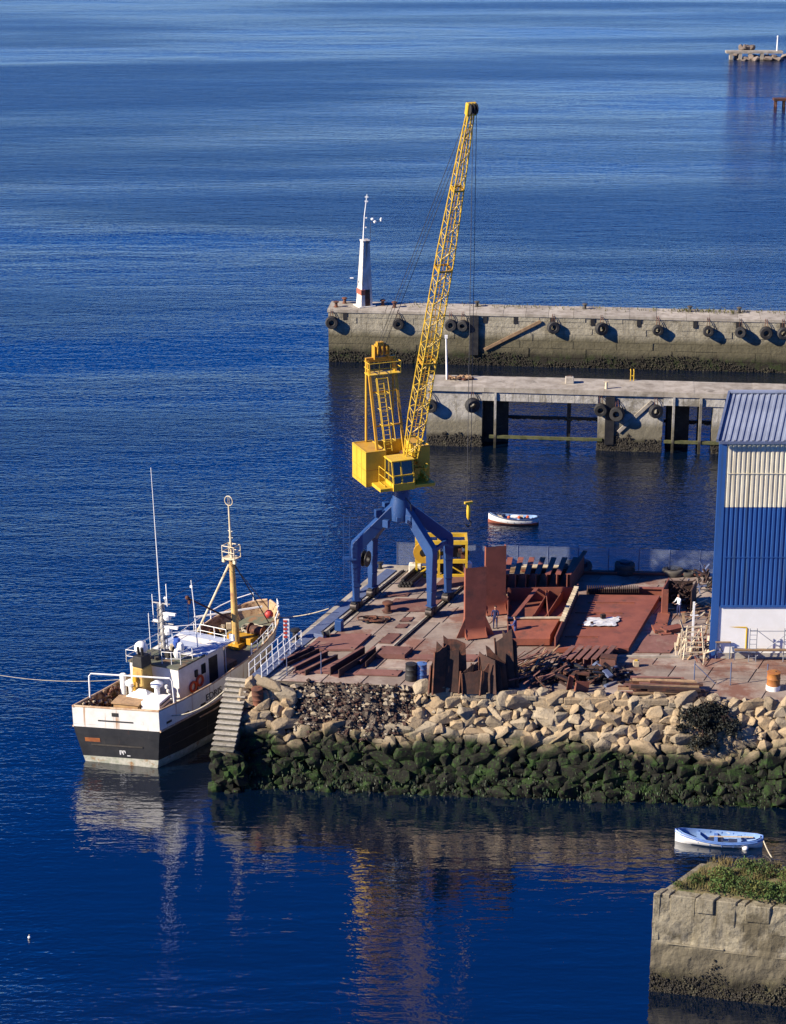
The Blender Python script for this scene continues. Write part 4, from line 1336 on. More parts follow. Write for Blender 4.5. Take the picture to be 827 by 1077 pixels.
m_.build('head_sheave', M['black'], hd, smooth=True)
m_ = MB(CC)
for s_ in (-.3, .3):
    m_.tube([cr_(AE + s_, -2.4, ztop + .9), BT + bd * -.9 - bu * .2 + ev_ * (s_ * .8)], .026, 4)
m_.tube([cr_(AE, -2.4, ztop + 1.1), BT + bd * -.2 + ev_ * .05], .02, 4)
m_.build('luffing_rope', M['wire'], crane)
HK = Vector((BT.x, BT.y, 17.4)) + fwv * .35 + bd * .2
m_ = MB(CC)
for s_ in (-.13, .13):
    m_.tube([BT + fwv * .6 + bd * .3 + ev_ * s_, Vector((HK.x, HK.y, 18.3)) + ev_ * s_], .02, 4)
m_.build('hoist_rope', M['wire'], crane)
HK = Vector((HK.x, HK.y, 17.2))
m_ = MB(CC)
m_.box(HK + Vector((0, 0, 1.0)), (.6, .2, .14), rz=HD); m_.lathe([(.06, -.25), (.13, -.1), (.15, .4), (.1, .95)], HK, 10)
hk = m_.build('hook_block', M['yellow'], crane, smooth=True)
m_ = MB(CC)
m_.tube([HK + Vector((math.cos(a) * .2 * ev_.x, math.cos(a) * .2 * ev_.y, -.55 + math.sin(a) * .22)) for a in [R(x) for x in range(90, -181, -30)]], .055, 6)
m_.build('hook', M['black'], hk)

# ================================================================== fishing vessel (x starboard, y forward, z up; list to port)
SHIP = thing('fishing_vessel', 'rusty white and black fishing vessel moored along the quay', 'fishing boat', (-19.36, 146.68, 0), (0, R(-2.0), R(-33)))
hullblack = weathered('hull_black', (0.014, 0.015, 0.018), (0.026, 0.026, 0.028), 1.0, (0.16, 0.05, 0.02), 1.1, (0.63, 0.72), rough=0.5, jitter=0, bump=0.1, streak=((0.06, 0.05, 0.045), 0.64, 0.74))
hullwhite = weathered('hull_white', (0.74, 0.72, 0.66), (0.66, 0.63, 0.57), 1.2, (0.36, 0.18, 0.08), 1.3, (0.62, 0.73), rough=0.5, jitter=0, bump=0.06, streak=((0.40, 0.23, 0.12), 0.58, 0.72))
boot = weathered('boot_top', (0.55, 0.52, 0.42), (0.33, 0.34, 0.25), 2.2, (0.33, 0.17, 0.06), 1.6, (0.56, 0.68), rough=0.7, jitter=0)
inner = weathered('bulwark_inside', (0.42, 0.30, 0.17), (0.28, 0.15, 0.08), 1.6, (0.10, 0.055, 0.035), 1.6, (0.48, 0.62), rough=0.8, jitter=0)
deckm = weathered('green_deck', (0.075, 0.095, 0.07), (0.12, 0.115, 0.085), 1.1, (0.19, 0.10, 0.055), 0.9, (0.50, 0.66), rough=0.85, jitter=0)
capm = weathered('bulwark_cap', (0.50, 0.38, 0.24), (0.34, 0.19, 0.10), 2.2, rough=0.7, jitter=0)
ST = [0, 1.5, 3, 5, 7, 9, 11, 12.5, 13.8, 15, 16.1, 17, 17.7, 18.2, 18.5]
HB = [(0, 3.02), (3, 3.15), (7, 3.25), (11, 3.3), (13, 3.25), (15, 2.98), (16.1, 2.6), (17, 2.1), (17.7, 1.5), (18.2, .9), (18.5, .2)]
HW = [(0, 2.55), (3, 2.9), (7, 3.0), (11, 2.8), (13, 2.35), (15, 1.55), (16.5, .8), (17.6, .3), (18.5, .05)]
ZG = [(0, 4.35), (3, 4.28), (7, 4.35), (11, 4.75), (14, 5.3), (16.5, 5.9), (18.5, 6.5)]
ZK = [(0, 2.85), (7, 2.9), (11, 3.25), (14, 3.85), (18.5, 5.1)]      # knuckle between black hull and white bulwark
ZD = [(0, 3.05), (7, 3.1), (11, 3.5), (14, 4.25), (18.5, 5.5)]      # deck
def skew(u): return .36 * max(0.0, 1 - u / 7.0)
def hp(u, side, z):
    """point of the shell: u station, side -1 port / +1 starboard, height"""
    zg = curve_at(ZG, u); hb, hw_ = curve_at(HB, u), curve_at(HW, u)
    t_ = max(0.0, min(1.0, z / zg))
    if u > 11:  t_ = t_ ** 1.35
    h_ = lerp(hw_, hb, min(1.0, t_ * 1.5) if u < 11 else t_)
    if z < 0: h_ = hw_ * (1 + z * .35)
    rake = -0.35 * (1 - t_) * max(0, (u - 14) / 4.5) * 2.2
    rake += 0.30 * (1 - min(1, z / 2.4)) * max(0, 1 - u / 3) if z < 2.4 else 0
    v = side * h_
    return Vector((v, u + skew(u) * v + rake, z))
def shell(m, zf0, zf1, nz=3):
    for side in (-1, 1):
        grid = [[hp(u, side, lerp(zf0(u), zf1(u), k / nz)) for u in ST] for k in range(nz + 1)]
        vs = [p for r_ in grid for p in r_]
        n_ = len(ST)
        m.add(vs, [(k * n_ + i, k * n_ + i + 1, (k + 1) * n_ + i + 1, (k + 1) * n_ + i) for k in range(nz) for i in range(n_ - 1)])
    for k in range(nz):          # transom
        z0, z1 = lerp(zf0(0), zf1(0), k / nz), lerp(zf0(0), zf1(0), (k + 1) / nz)
        m.add([hp(0, -1, z0), hp(0, 1, z0), hp(0, 1, z1), hp(0, -1, z1)], [(0, 1, 2, 3)])
m_ = MB(); shell(m_, lambda u: 0.55, lambda u: curve_at(ZK, u), 4); hull = m_.build('hull', hullblack, SHIP, smooth=True)
m_ = MB(); shell(m_, lambda u: -1.2, lambda u: 0.55, 3); m_.build('boot_top', boot, hull, smooth=True)
m_ = MB(); shell(m_, lambda u: curve_at(ZK, u), lambda u: curve_at(ZG, u), 3); bul = m_.build('bulwark', hullwhite, SHIP, smooth=True)
m_ = MB()        # inner skin
for side in (-1, 1):
    vs = []
    for u in ST:
        a, c = hp(u, side, curve_at(ZG, u)), hp(u, side, curve_at(ZD, u))
        ins = min(.14, abs(a.x) * .8)
        vs += [a - Vector((side * ins, -.1 if u < .1 else 0.06 * (u > 17.5), 0)), c - Vector((side * ins, -.1 if u < .1 else 0, .3))]
    m_.add(vs, [(2 * i, 2 * i + 2, 2 * i + 3, 2 * i + 1) for i in range(len(ST) - 1)])
a, c = hp(0, -1, 4.35), hp(0, 1, 4.35)
m_.add([a + Vector((.14, .16, 0)), c + Vector((-.14, .10, 0)), c + Vector((-.14, .1, -1.6)), a + Vector((.14, .16, -1.6))], [(0, 1, 2, 3)])
m_.build('bulwark_lining', inner, bul)
m_ = MB()
for side in (-1, 1):
    m_.tube([hp(u, side, curve_at(ZG, u) + .02) - Vector((side * min(.07, curve_at(HB, u) * .4), 0, 0)) for u in ST], .085, 6)
m_.tube([hp(0, -1, 4.37) + Vector((0, .06, 0)), hp(0, 1, 4.37) + Vector((0, .06, 0))], .085, 6)
m_.build('cap_rail', capm, bul)
m_ = MB()
for side in (-1, 1):
    m_.tube([hp(u, side, curve_at(ZK, u)) + Vector((side * .05, 0, 0)) for u in ST[:-1]], .075, 6)
    m_.tube([hp(u, side, curve_at(ZK, u) - .5) + Vector((side * .03, 0, 0)) for u in ST[3:-2]], .06, 6)
m_.build('rubbing_strake', capm, hull)
vs, fs = [], []
for u in ST:
    z = curve_at(ZD, u)
    for side in (-1, 1):
        p = hp(u, side, z); vs.append(Vector((p.x * .985, p.y, z)))
fs = [(2 * i, 2 * i + 1, 2 * i + 3, 2 * i + 2) for i in range(len(ST) - 1)]
m_ = MB(); m_.add(vs, fs); m_.build('deck', deckm, SHIP)
m_ = MB()
for side in (-1, 1):
    for z_ in (1.3, 2.1):
        m_.tube([hp(u, side, z_) + Vector((side * .004, 0, 0)) for u in ST[:-3]], .018, 4)
m_.build('plate_seam', hullblack, hull)
m_ = MB()
for u in (1.2, 3.4, 5.6, 7.8, 10.0):
    for side in (-1, 1):
        p = hp(u, side, 3.25); m_.box(p, (.05, .55, .16), rz=0)
m_.build('scupper', M['black'], bul)
# stern details
m_ = MB()
def stern(x, z, d=.03): 
    p = hp(0, 1, z); qx = x
    return Vector((x, skew(0) * x + (0.30 * (1 - min(1, z / 2.4)) if z < 2.4 else 0) - d, z))
def sbar(m, x0, x1, z0, z1, d=.03):
    m.add([stern(x0, z0, d), stern(x1, z0, d), stern(x1, z1, d), stern(x0, z1, d), stern(x0, z0, -.02), stern(x1, z0, -.02), stern(x1, z1, -.02), stern(x0, z1, -.02)],
          [(0, 1, 2, 3), (4, 7, 6, 5), (0, 4, 5, 1), (1, 5, 6, 2), (2, 6, 7, 3), (3, 7, 4, 0)])
sbar(m_, -.25, .2, 3.78, 4.05); sbar(m_, -1.25, 1.2, 3.36, 3.45)
m_.build('freeing_port', M['black'], bul)
m_ = MB(); sbar(m_, -1.9, 1.7, 1.45, 1.55, .06); m_.build('stern_fender', M['greyrubber'], hull)
m_ = MB(); sbar(m_, -2.3, -1.25, 1.72, 2.02, .02); m_.build('rust_patch', M['orange'] if False else weathered('bare_rust', (.36, .12, .03), (.25, .08, .03), 3, rough=.9, jitter=0), hull)
m_ = MB()
for x0, x1, z0, z1 in ((.0, .07, .8, 1.15), (.0, .2, 1.08, 1.15), (.14, .21, .92, 1.15), (.22, .27, .8, 1.15), (.22, .42, 1.08, 1.15), (.36, .42, .95, 1.15), (.5, .72, .72, .78)):
    sbar(m_, x0, x1, z0, z1, .02)
m_.build('stern_marking', M['cleanwhite'], hull)
# name on the starboard bow quarter
cu = bpy.data.curves.new('name_text', 'FONT')
cu.body = 'EDRIS'; cu.size = .72; cu.extrude = .006; cu.align_x = 'CENTER'
to = bpy.data.objects.new('name_text', cu); COL.objects.link(to)
bpy.context.view_layer.update()
me = bpy.data.meshes.new_from_object(to.evaluated_get(bpy.context.evaluated_depsgraph_get()))
bpy.data.objects.remove(to)
me.materials.append(M['black'])
a, c = hp(6.1, 1, 3.4), hp(7.9, 1, 3.46)
tx = (c - a).normalized(); upv = (hp(7, 1, 4.2) - hp(7, 1, 3.3)).normalized(); nz_ = tx.cross(upv).normalized(); upv = nz_.cross(tx)
mt = Matrix((tx, upv, nz_)).transposed().to_4x4(); mt.translation = (a + c) / 2 + nz_ * .035 - upv * .05
no = link('name_lettering', me, SHIP); no.matrix_local = mt
# deckhouse
H0, H1, HV0, HV1 = 4.9, 10.4, -2.35, 1.72
ZR = 5.95
housew = M['whitepaint']
m_ = MB()
m_.prism([(HV0, H0 + skew(H0) * HV0, 3.0), (HV1, H0 + skew(H0) * HV1, 3.0), (HV1, H1, 3.2), (HV0, H1, 3.2)], (0, 0, ZR - 3.05))
house = m_.build('deckhouse', housew, SHIP)
m_ = MB(); m_.prism([(HV0 - .1, H0 - .1 + skew(H0) * HV0, ZR - .08), (HV1 + .12, H0 - .1 + skew(H0) * HV1, ZR - .08), (HV1 + .12, H1 - 2.3, ZR - .08), (HV0 - .1, H1 - 2.3, ZR - .08)], (0, 0, .12)); m_.build('roof', deckm, house)
m_ = MB()
m_.prism([(HV0 - .1, H1 - 2.25, ZR), (HV1 + .3, H1 - 2.25, ZR), (HV1 + .3, H1 + .9, ZR), (HV0 - .1, H1 + .9, ZR)], (0, 0, .12))
m_.build('wheelhouse_visor', weathered('visor_grey', (.42, .46, .56), (.36, .40, .5), 1.5, rough=.5, jitter=0), house)
m_ = MB(); m_.box((HV1 + .005, 9.1, 4.45), (.06, 1.0, 2.1)); m_.build('doorway', M['black'], house)
m_ = MB(); m_.box((HV1 + .01, 7.95, 4.95), (.05, .5, .75)); m_.build('window', M['glass'], house)
m_ = MB()
for k in range(4):
    m_.box((HV0 + .5 + k * .9, H1 + .02, 5.1), (.65, .05, .6))
m_.build('front_window', M['glass'], house)
for y, z in ((6.55, 4.05), (7.35, 4.25)):
    m_ = MB()
    ring = [(HV1 + .12, y + math.cos(a) * .33, z + math.sin(a) * .36) for a in [k * math.pi / 8 for k in range(16)]]
    m_.tube(ring, .095, 7, closed=True)
    m_.build('lifebuoy', weathered('buoy_orange', (.55, .09, .025), (.45, .07, .02), 2, rough=.6, jitter=.05), house, smooth=True)
m_ = MB(); m_.box((HV1 + .05, 7.05, 4.9), (.12, .3, .5)); m_.box((HV1 + .05, 6.95, 3.9), (.12, .25, .5)); m_.build('wall_locker', M['black'], house)
# funnel
m_ = MB()
vs = []
fy = H0 - 1.05
for z, a, c in ((3.0, .62, .72), (6.2, .46, .56)):
    vs += [(-.55 - a, fy - c, z), (-.55 + a, fy - c, z), (-.55 + a, fy + c, z), (-.55 - a, fy + c, z)]
m_.add(vs, [(3, 2, 1, 0), (4, 5, 6, 7), (0, 1, 5, 4), (1, 2, 6, 5), (2, 3, 7, 6), (3, 0, 4, 7)])
fun = m_.build('funnel', weathered('funnel_buff', (.50, .33, .09), (.38, .24, .07), 1.4, (.2, .11, .05), 1.4, (.55, .7), rough=.6, jitter=0), SHIP, bevel=.08)
m_ = MB()
vs = []
for z, a, c in ((6.2, .47, .57), (7.0, .40, .5)):
    vs += [(-.55 - a, fy - c, z), (-.55 + a, fy - c, z), (-.55 + a, fy + c, z), (-.55 - a, fy + c, z)]
m_.add(vs, [(3, 2, 1, 0), (4, 5, 6, 7), (0, 1, 5, 4), (1, 2, 6, 5), (2, 3, 7, 6), (3, 0, 4, 7)])
for x in (-.75, -.4):
    m_.tube([(x, fy, 6.9), (x, fy - .1, 7.6)], .11, 8)
m_.build('funnel_top', M['black'], fun, bevel=.06)
m_ = MB(); m_.box((-.62, fy - .78, 5.4), (.28, .2, .35)); m_.tube([(-.62, fy - .9, 3.4), (-.62, fy - .85, 5.2)], .08, 6); m_.build('exhaust_box', M['orange'], fun)
# after deck casing
m_ = MB(); m_.box((-.45, 2.1, 3.55), (1.9, 1.3, 1.1), rz=.28); cas = m_.build('winch_casing', weathered('casing_timber', (.46, .30, .14), (.34, .2, .1), 2, rough=.8, jitter=0), SHIP, bevel=.03)
m_ = MB()
for k in range(5):
    m_.box((-1.15 + k * .4, 1.42 + k * .115, 3.5), (.3, .1, .7), rz=.28)
m_.build('casing_panel', M['palewood'], cas)
m_ = MB(); m_.box((-.45, 2.1, 4.16), (2.15, 1.5, .1), rz=.28); m_.build('casing_lid', M['wood'], cas)
m_ = MB(); m_.box((1.35, 2.85, 3.75), (1.45, 1.7, 1.35), rz=.22); skb = m_.build('deck_locker', M['cleanwhite'], SHIP, bevel=.03)
for k in range(4):
    m_ = MB(); m_.box((1.35 + .77 * math.cos(.22), 2.85 + .77 * math.sin(.22), 3.35 + k * .3), (.05, 1.5, .06), rz=.22); m_.build('slat', M['greyrubber'], skb)
m_ = MB()
c_ = Vector((-.1, 3.05, 4.2))
m_.add([c_ + Vector(v) for v in ((-1.0, -.6, 0), (.9, -.35, 0), (.8, .8, 0), (-1.1, .6, 0), (-.3, .1, .5), (.25, .2, .5))], [(0, 1, 5, 4), (1, 2, 5), (2, 3, 4, 5), (3, 0, 4), (3, 2, 1, 0)])
m_.build('skylight', M['cleanwhite'], SHIP)
for x, y, h_, r_ in ((-1.3, 3.4, 1.6, .3), (1.0, 3.5, 1.9, .32)):
    m_ = MB(); m_.lathe([(.2, 3.1), (.2, 3.1 + h_), (r_ + .12, 3.15 + h_), (r_ + .14, 3.35 + h_), (.12, 3.55 + h_)], (x, y, 0), 14); m_.build('ventilator', M['cleanwhite'], SHIP, smooth=True)
m_ = MB(); m_.lathe([(.23, 3.1), (.23, 5.3), (.19, 5.35)], (-2.15, 3.55, 0), 12); m_.build('vent_pipe', M['cleanwhite'], SHIP, smooth=True)
# goalpost over the stern
m_ = MB()
gy = 1.6
m_.tube([(-2.95, gy + skew(gy) * -2.95, 4.3), (-2.9, gy + skew(gy) * -2.9, 6.0), (-2.75, gy + skew(gy) * -2.75, 6.2), (2.75, gy + skew(gy) * 2.75 + .5, 6.2), (2.9, gy + skew(gy) * 2.9 + .5, 6.0), (2.98, gy + skew(gy) * 2.9 + .5, 4.3)], .06, 7)
m_.build('stern_goalpost', M['cleanwhite'], SHIP, smooth=True)
# nets and gear along the port side
m_ = MB(); m2 = MB(); m3 = MB()
rn_ = random.Random(12)
for k in range(240):
    u = rn_.uniform(.6, 8.5); p = hp(u, -1, 4.2)
    c_ = Vector((p.x + rn_.uniform(.2, .75), p.y, rn_.uniform(3.15, 4.35)))
    (m_ if k % 3 else (m2 if k % 2 else m3)).ball(c_, rn_.uniform(.07, .2), 6, (rn_.uniform(.6, 1.2), rn_.uniform(.6, 1.6), rn_.uniform(.6, 1.2)))
tag(m_.build('fishing_net', M['rust'], SHIP), kind='stuff')
tag(m2.build('net_float', M['palewood'], SHIP), kind='stuff')
tag(m3.build('net_cork', M['wood'], SHIP), kind='stuff')
# roof gear
def rail(m, pts, h_, r_=.028, mid=True, posts=True):
    pts = [Vector(p) for p in pts]
    up = Vector((0, 0, h_))
    m.tube([p + up for p in pts], r_, 5)
    if mid: m.tube([p + up * .5 for p in pts], r_ * .8, 5)
    if posts:
        for p in pts: m.tube([p, p + up], r_, 5)
m_ = MB()
rail(m_, [(HV0, H0 - .6, ZR), (HV0, 6.5, ZR), (HV0, 8.0, ZR), (HV0, 9.6, ZR), (-.8, 11.0, ZR), (.5, 11.0, ZR), (1.6, 11.0, ZR)], .95)
rail(m_, [(HV0, H0 - .6, ZR), (-1.4, H0 - .4, ZR), ], .95)
rail(m_, [(.2, H0 + .3, ZR), (.9, H0 + .5, ZR), (1.5, H0 + .8, ZR), (1.55, 7.0, ZR)], .95)
m_.build('roof_railing', M['cleanwhite'], SHIP)
RM = Vector((-.75, 6.6, ZR))
m_ = MB()
for i, j in ((-1, -1), (1, -1), (1, 1), (-1, 1)):
    m_.bar(RM + Vector((i * .24, j * .24, 0)), RM + Vector((i * .16, j * .16, 4.0)), .07, .07)
for k in range(8):
    z0, z1 = k * .5, k * .5 + .5
    for i in (-1, 1):
        m_.tube([RM + Vector((-.22, i * .22, z0)), RM + Vector((.2, i * .2, z1))], .025, 4); m_.tube([RM + Vector((i * .22, -.22, z0)), RM + Vector((i * .2, .2, z1))], .025, 4)
m_.box(RM + Vector((0, 0, 2.0)), (.26, .26, 4.0))
for z, hw2 in ((2.5, .9), (4.0, .7)):
    m_.bar(RM + Vector((-hw2, 0, z)), RM + Vector((hw2, .2, z)), .07, .07)
mast = m_.build('radar_mast', weathered('mast_grey', (.46, .44, .40), (.34, .31, .27), 2, rough=.6, jitter=0), SHIP)
for c_, l_, z_, zp in ((Vector((.75, 0, 3.35)), 1.0, .42, 2.9), (Vector((.7, .05, 2.3)), 1.3, .5, 1.78)):
    m_ = MB(); m_.box(RM + c_, (l_, .2, .16), rz=.15); m_.lathe([(.26, 0), (.29, .25), (.2, z_)], RM + Vector((.55, 0, zp)), 10); m_.bar(RM + Vector((0, 0, zp + .05)), RM + Vector((.6, 0, zp + .05)), .1, .1)
    m_.build('radar_scanner', M['cleanwhite'], mast)
m_ = MB(); m_.box(RM + Vector((-.55, 0, 2.62)), (.5, .16, .14)); m_.build('signal_lamp', M['cleanwhite'], mast)
m_ = MB(); m_.tube([RM + Vector((.45, 0, 4.0)), RM + Vector((.45, 0, 4.5))], .03, 5); m_.ball(RM + Vector((.45, 0, 4.5)), .12, 8); m_.build('masthead_lamp', M['cleanwhite'], mast)
m_ = MB(); m_.tube([RM + Vector((-.05, 0, 3.9)), RM + Vector((-.05, 0, 7.5)), RM + Vector((-.1, 0, 14.2))], .055, 6, .02)
m_.tube([RM + Vector((.6, 0, 3.9)), RM + Vector((.6, 0, 5.6))], .04, 5); m_.tube([RM + Vector((-.75, 0, 2.2)), RM + Vector((-.75, 0, 4.6))], .035, 5); m_.tube([RM + Vector((-.95, -.3, .4)), RM + Vector((-.95, -.3, 3.2))], .03, 5)
m_.build('whip_antenna', M['cleanwhite'], mast)
m_ = MB(); m_.tube([(.55, 8.9, ZR), (.45, 8.9, 9.0), (.3, 8.9, 11.2)], .05, 6, .03); m_.box((.3, 8.9, 10.7), (.2, .1, .16)); m_.build('aerial_pole', M['cleanwhite'], SHIP)
m_ = MB(); m_.lathe([(.16, 0), (.16, .5)], (-1.6, 5.1, ZR), 10); m_.ball((-1.6, 5.1, ZR + .95), .5, 14, (1, 1, 1.05)); m_.build('radar_dome', M['cleanwhite'], SHIP, smooth=True)
m_ = MB()
for x, y, z in ((.65, 6.4, .5), (.75, 6.7, .9)):
    m_.ball((x, y, ZR + z), .32, 9, (.9, .9, 1.3))
m_.build('liferaft_canister', M['cleanwhite'], SHIP, smooth=True)
m_ = MB()
for k in range(7): m_.ball((.25 + rn_.uniform(-.12, .12), 6.9 + rn_.uniform(-.1, .1), ZR + .9 + k * .08), .22, 7)
m_.tube([(.2, 6.8, ZR), (.2, 6.8, ZR + 1.1)], .04, 5)
m_.build('blue_bundle', weathered('blue_tarp', (.03, .09, .36), (.03, .07, .28), 4, rough=.8, jitter=0), SHIP, smooth=True)
for k in range(10):
    m_ = MB()
    m_.box((rn_.uniform(-1.7, -.2), rn_.uniform(5, 8), ZR + .2), (rn_.uniform(.2, .5), rn_.uniform(.2, .5), rn_.uniform(.2, .6)), rz=rn_.uniform(0, 1))
    m_.build('roof_locker', M['greyrubber'] if k % 2 else M['palewood'], SHIP, bevel=.03)
m_ = MB()
for k in range(5): m_.ball((1.0 + k * .05, H0 - .35 + .1 * k, 4.6 - k * .35), .16, 7, (.9, .9, 1.2))
m_.build('hanging_fender', M['cleanwhite'], SHIP, smooth=True)
# foremast
FM = Vector((.15, 14.0, 4.2))
creamm = weathered('mast_cream', (.62, .55, .40), (.52, .42, .26), 1.6, (.36, .2, .1), 1.5, (.58, .7), rough=.6, jitter=0)
buff = weathered('mast_buff', (.56, .37, .12), (.44, .27, .09), 1.4, (.30, .15, .07), 1.4, (.58, .7), rough=.6, jitter=0)
m_ = MB(); m_.tube([FM, FM + Vector((0, 0, 7.1))], .29, 12, .2); fm = m_.build('foremast', buff, SHIP, smooth=True)
m_ = MB(); m_.lathe([(.5, 0), (.42, .3), (.3, .55)], FM, 10); m_.box(FM + Vector((0, 0, .2)), (1.0, .8, .4)); m_.build('mast_step', M['orange'], fm)
m_ = MB(); m_.tube([FM + Vector((0, 0, 7.0)), FM + Vector((-.02, 0, 11.2))], .11, 8, .06); 
for z in (8.2, 8.7, 9.2): m_.tube([FM + Vector((-.2, 0, z)), FM + Vector((.2, 0, z))], .03, 4)
m_.tube([FM + Vector((math.cos(a) * .36, 0, 11.55 + math.sin(a) * .36)) for a in [k * math.pi / 10 for k in range(20)]], .035, 5, closed=True)
m_.tube([FM + Vector((-.06, 0, 11.2)), FM + Vector((-.06, 0, 11.9))], .025, 4); m_.tube([FM + Vector((.06, 0, 11.2)), FM + Vector((.06, 0, 11.9))], .025, 4)
m_.build('topmast', creamm, fm)
m_ = MB()
m_.lathe([(.3, 7.0), (.55, 7.1), (.55, 7.16)], FM, 12)
sq = [Vector((-.55, -.4, 7.15)), Vector((.55, -.4, 7.15)), Vector((.55, .4, 7.15)), Vector((-.55, .4, 7.15))]
for k in range(4):
    a, c = FM + sq[k], FM + sq[(k + 1) % 4]
    m_.tube([a, a + Vector((0, 0, .95))], .035, 5); m_.tube([a + Vector((0, 0, .95)), c + Vector((0, 0, .95))], .035, 5); m_.tube([a + Vector((0, 0, .5)), c + Vector((0, 0, .5))], .03, 5); m_.tube([a, c], .04, 5)
m_.box(FM + Vector((-.5, -.3, 6.95)), (.22, .22, .25)); m_.box(FM + Vector((.5, -.3, 6.95)), (.22, .22, .25))
m_.build('crows_nest', creamm, fm)
m_ = MB()
a = hp(12.4, -1, 4.9); m_.tube([FM + Vector((-.2, 0, 6.7)), Vector((a.x + .15, a.y, 4.0))], .085, 7)
m_.build('mast_strut', creamm, fm)
m_ = MB()
m_.tube([FM + Vector((.2, 0, 6.7)), Vector((1.5, 16.4, 5.6))], .045, 5); m_.tube([FM + Vector((.1, 0, 6.6)), Vector((.4, 17.9, 6.1))], .03, 5)
m_.tube([FM + Vector((-.1, 0, 6.9)), RM + Vector((0, 0, 3.9))], .018, 4); m_.tube([FM + Vector((-.1, 0, 6.4)), Vector((.3, 8.9, 9.0))], .018, 4)
m_.build('stay', M['steel'], fm)
DB = FM + Vector((0, 0, 2.1)); DT = FM + Vector((-2.0, -3.0, 4.6))
m_ = MB(); m_.tube([DB, DT], .085, 7, .06); dk = m_.build('derrick', M['rust'], fm)
m_ = MB(); m_.ball(DT, .17, 8); m_.box(DT + Vector((.1, .1, -.35)), (.16, .16, .3)); m_.tube([DT, DT + Vector((0, 0, -3.2))], .016, 4); m_.build('derrick_block', M['rust'], dk)
# foredeck
m_ = MB(); m_.box((0, 14.9, 4.65), (2.4, 1.0, .5)); m_.build('hatch_coaming', M['orange'], SHIP, bevel=.03)
m_ = MB(); m_.lathe([(.35, -.6), (.35, .6)], (.9, 15.7, 5.15), 12, axis=(1, 0, 0)); m_.lathe([(.5, -.66), (.5, -.6)], (.9, 15.7, 5.15), 12, axis=(1, 0, 0)); m_.lathe([(.5, .6), (.5, .66)], (.9, 15.7, 5.15), 12, axis=(1, 0, 0)); m_.build('windlass', M['rust'], SHIP, smooth=True)
m_ = MB()
pts = []
for k in range(60):
    a = k * .42
    pts.append((.2 + math.cos(a) * (1.2 - k * .008) + .2 * math.sin(k * .9), 16.1 + math.sin(a) * (.8 - k * .006), 4.98 + .02 * (k % 3) + (math.sin(a) * .06)))
m_.tube(pts, .045, 5)
m_.build('deck_rope', M['rope'], SHIP)
m_ = MB(); m_.ball((1.0, 17.1, 6.0), .36, 10); m_.build('red_float', weathered('float_red', (.45, .05, .04), (.38, .04, .035), 3, rough=.5, jitter=0), SHIP, smooth=True)
for k in range(22):
    m_ = MB()
    u = rn_.uniform(12.5, 16.8); p = hp(u, 1, 4.9)
    m_.box((p.x - rn_.uniform(.25, .7), p.y, curve_at(ZD, u) + rn_.uniform(.1, .7)), (rn_.uniform(.1, .35), rn_.uniform(.1, .4), rn_.uniform(.15, .5)), rz=rn_.uniform(0, 1))
    m_.build('deck_gear', rn_.choice([M['palewood'], M['rust'], M['greyrubber'], M['cleanwhite']]), SHIP, bevel=.02)
for k in range(18):
    m_ = MB()
    u = rn_.uniform(10.5, 16.3); p = hp(u, -1, 4.9)
    m_.box((p.x + rn_.uniform(.2, .7), p.y, curve_at(ZD, u) + rn_.uniform(.1, .6)), (rn_.uniform(.15, .4), rn_.uniform(.15, .5), rn_.uniform(.2, .5)), rz=rn_.uniform(0, 1))
    m_.build('deck_gear', rn_.choice([M['palewood'], M['rust'], M['wood'], M['orange']]), SHIP, bevel=.02)
m_ = MB()
pts = [hp(u, -1, curve_at(ZG, u)) + Vector((.06, 0, 0)) for u in (9.2, 10.2, 11.2, 12.2, 13.2, 14.2)]
rail(m_, pts, .75, .032, mid=False)
pts = [hp(u, 1, curve_at(ZG, u)) + Vector((-.06, 0, 0)) for u in (11.8, 12.6, 13.4, 14.2, 15.0)]
rail(m_, pts, .8, .035, mid=True)
pts = [hp(u, 1, curve_at(ZG, u)) + Vector((-.06, 0, .75)) for u in (15.6, 16.3, 17.1, 17.8)]
m_.tube([pts[0] - Vector((0, 0, .75))] + pts + [pts[-1] - Vector((0, 0, .7))], .05, 6)
pts = [hp(u, -1, curve_at(ZG, u)) + Vector((.06, 0, .7)) for u in (15.0, 16.0, 17.0, 18.0)]
m_.tube([pts[0] - Vector((0, 0, .7))] + pts + [pts[-1] - Vector((0, 0, .7))], .05, 6)
a, c = hp(13.2, -1, 5.2), hp(16.2, -1, 5.8)
m_.bar(a + Vector((.1, 0, 1.1)), Vector((.8, 16.6, 6.75)), .09, .12)
m_.build('bow_railing', M['cleanwhite'], SHIP)
m_ = MB(); m_.box((1.95, 11.2, 6.3), (.5, .06, .5)); m_.tube([(1.5, 10.9, 3.4), (1.5, 10.9, 6.4)], .045, 5); m_.tube([(-.1, 11.8, 3.5), (-.1, 11.8, 6.2)], .045, 5); m_.tube([(2.6, 12.6, 3.6), (2.6, 12.6, 5.1)], .05, 5); m_.tube([(2.2, 13.2, 3.6), (2.2, 13.2, 5.2)], .05, 5)
m_.build('deck_post', M['cleanwhite'], SHIP)
m_ = MB(); m_.box((.1, 11.6, 3.75), (2.8, 1.3, .7)); m_.build('fish_hatch', M['wood'], SHIP, bevel=.04)
# ================================================================== things on the quay
rd = random.Random(21)
GX = Vector((1, -0.06, 0)).normalized(); GY = Vector((0.30, 0.954, 0)).normalized()
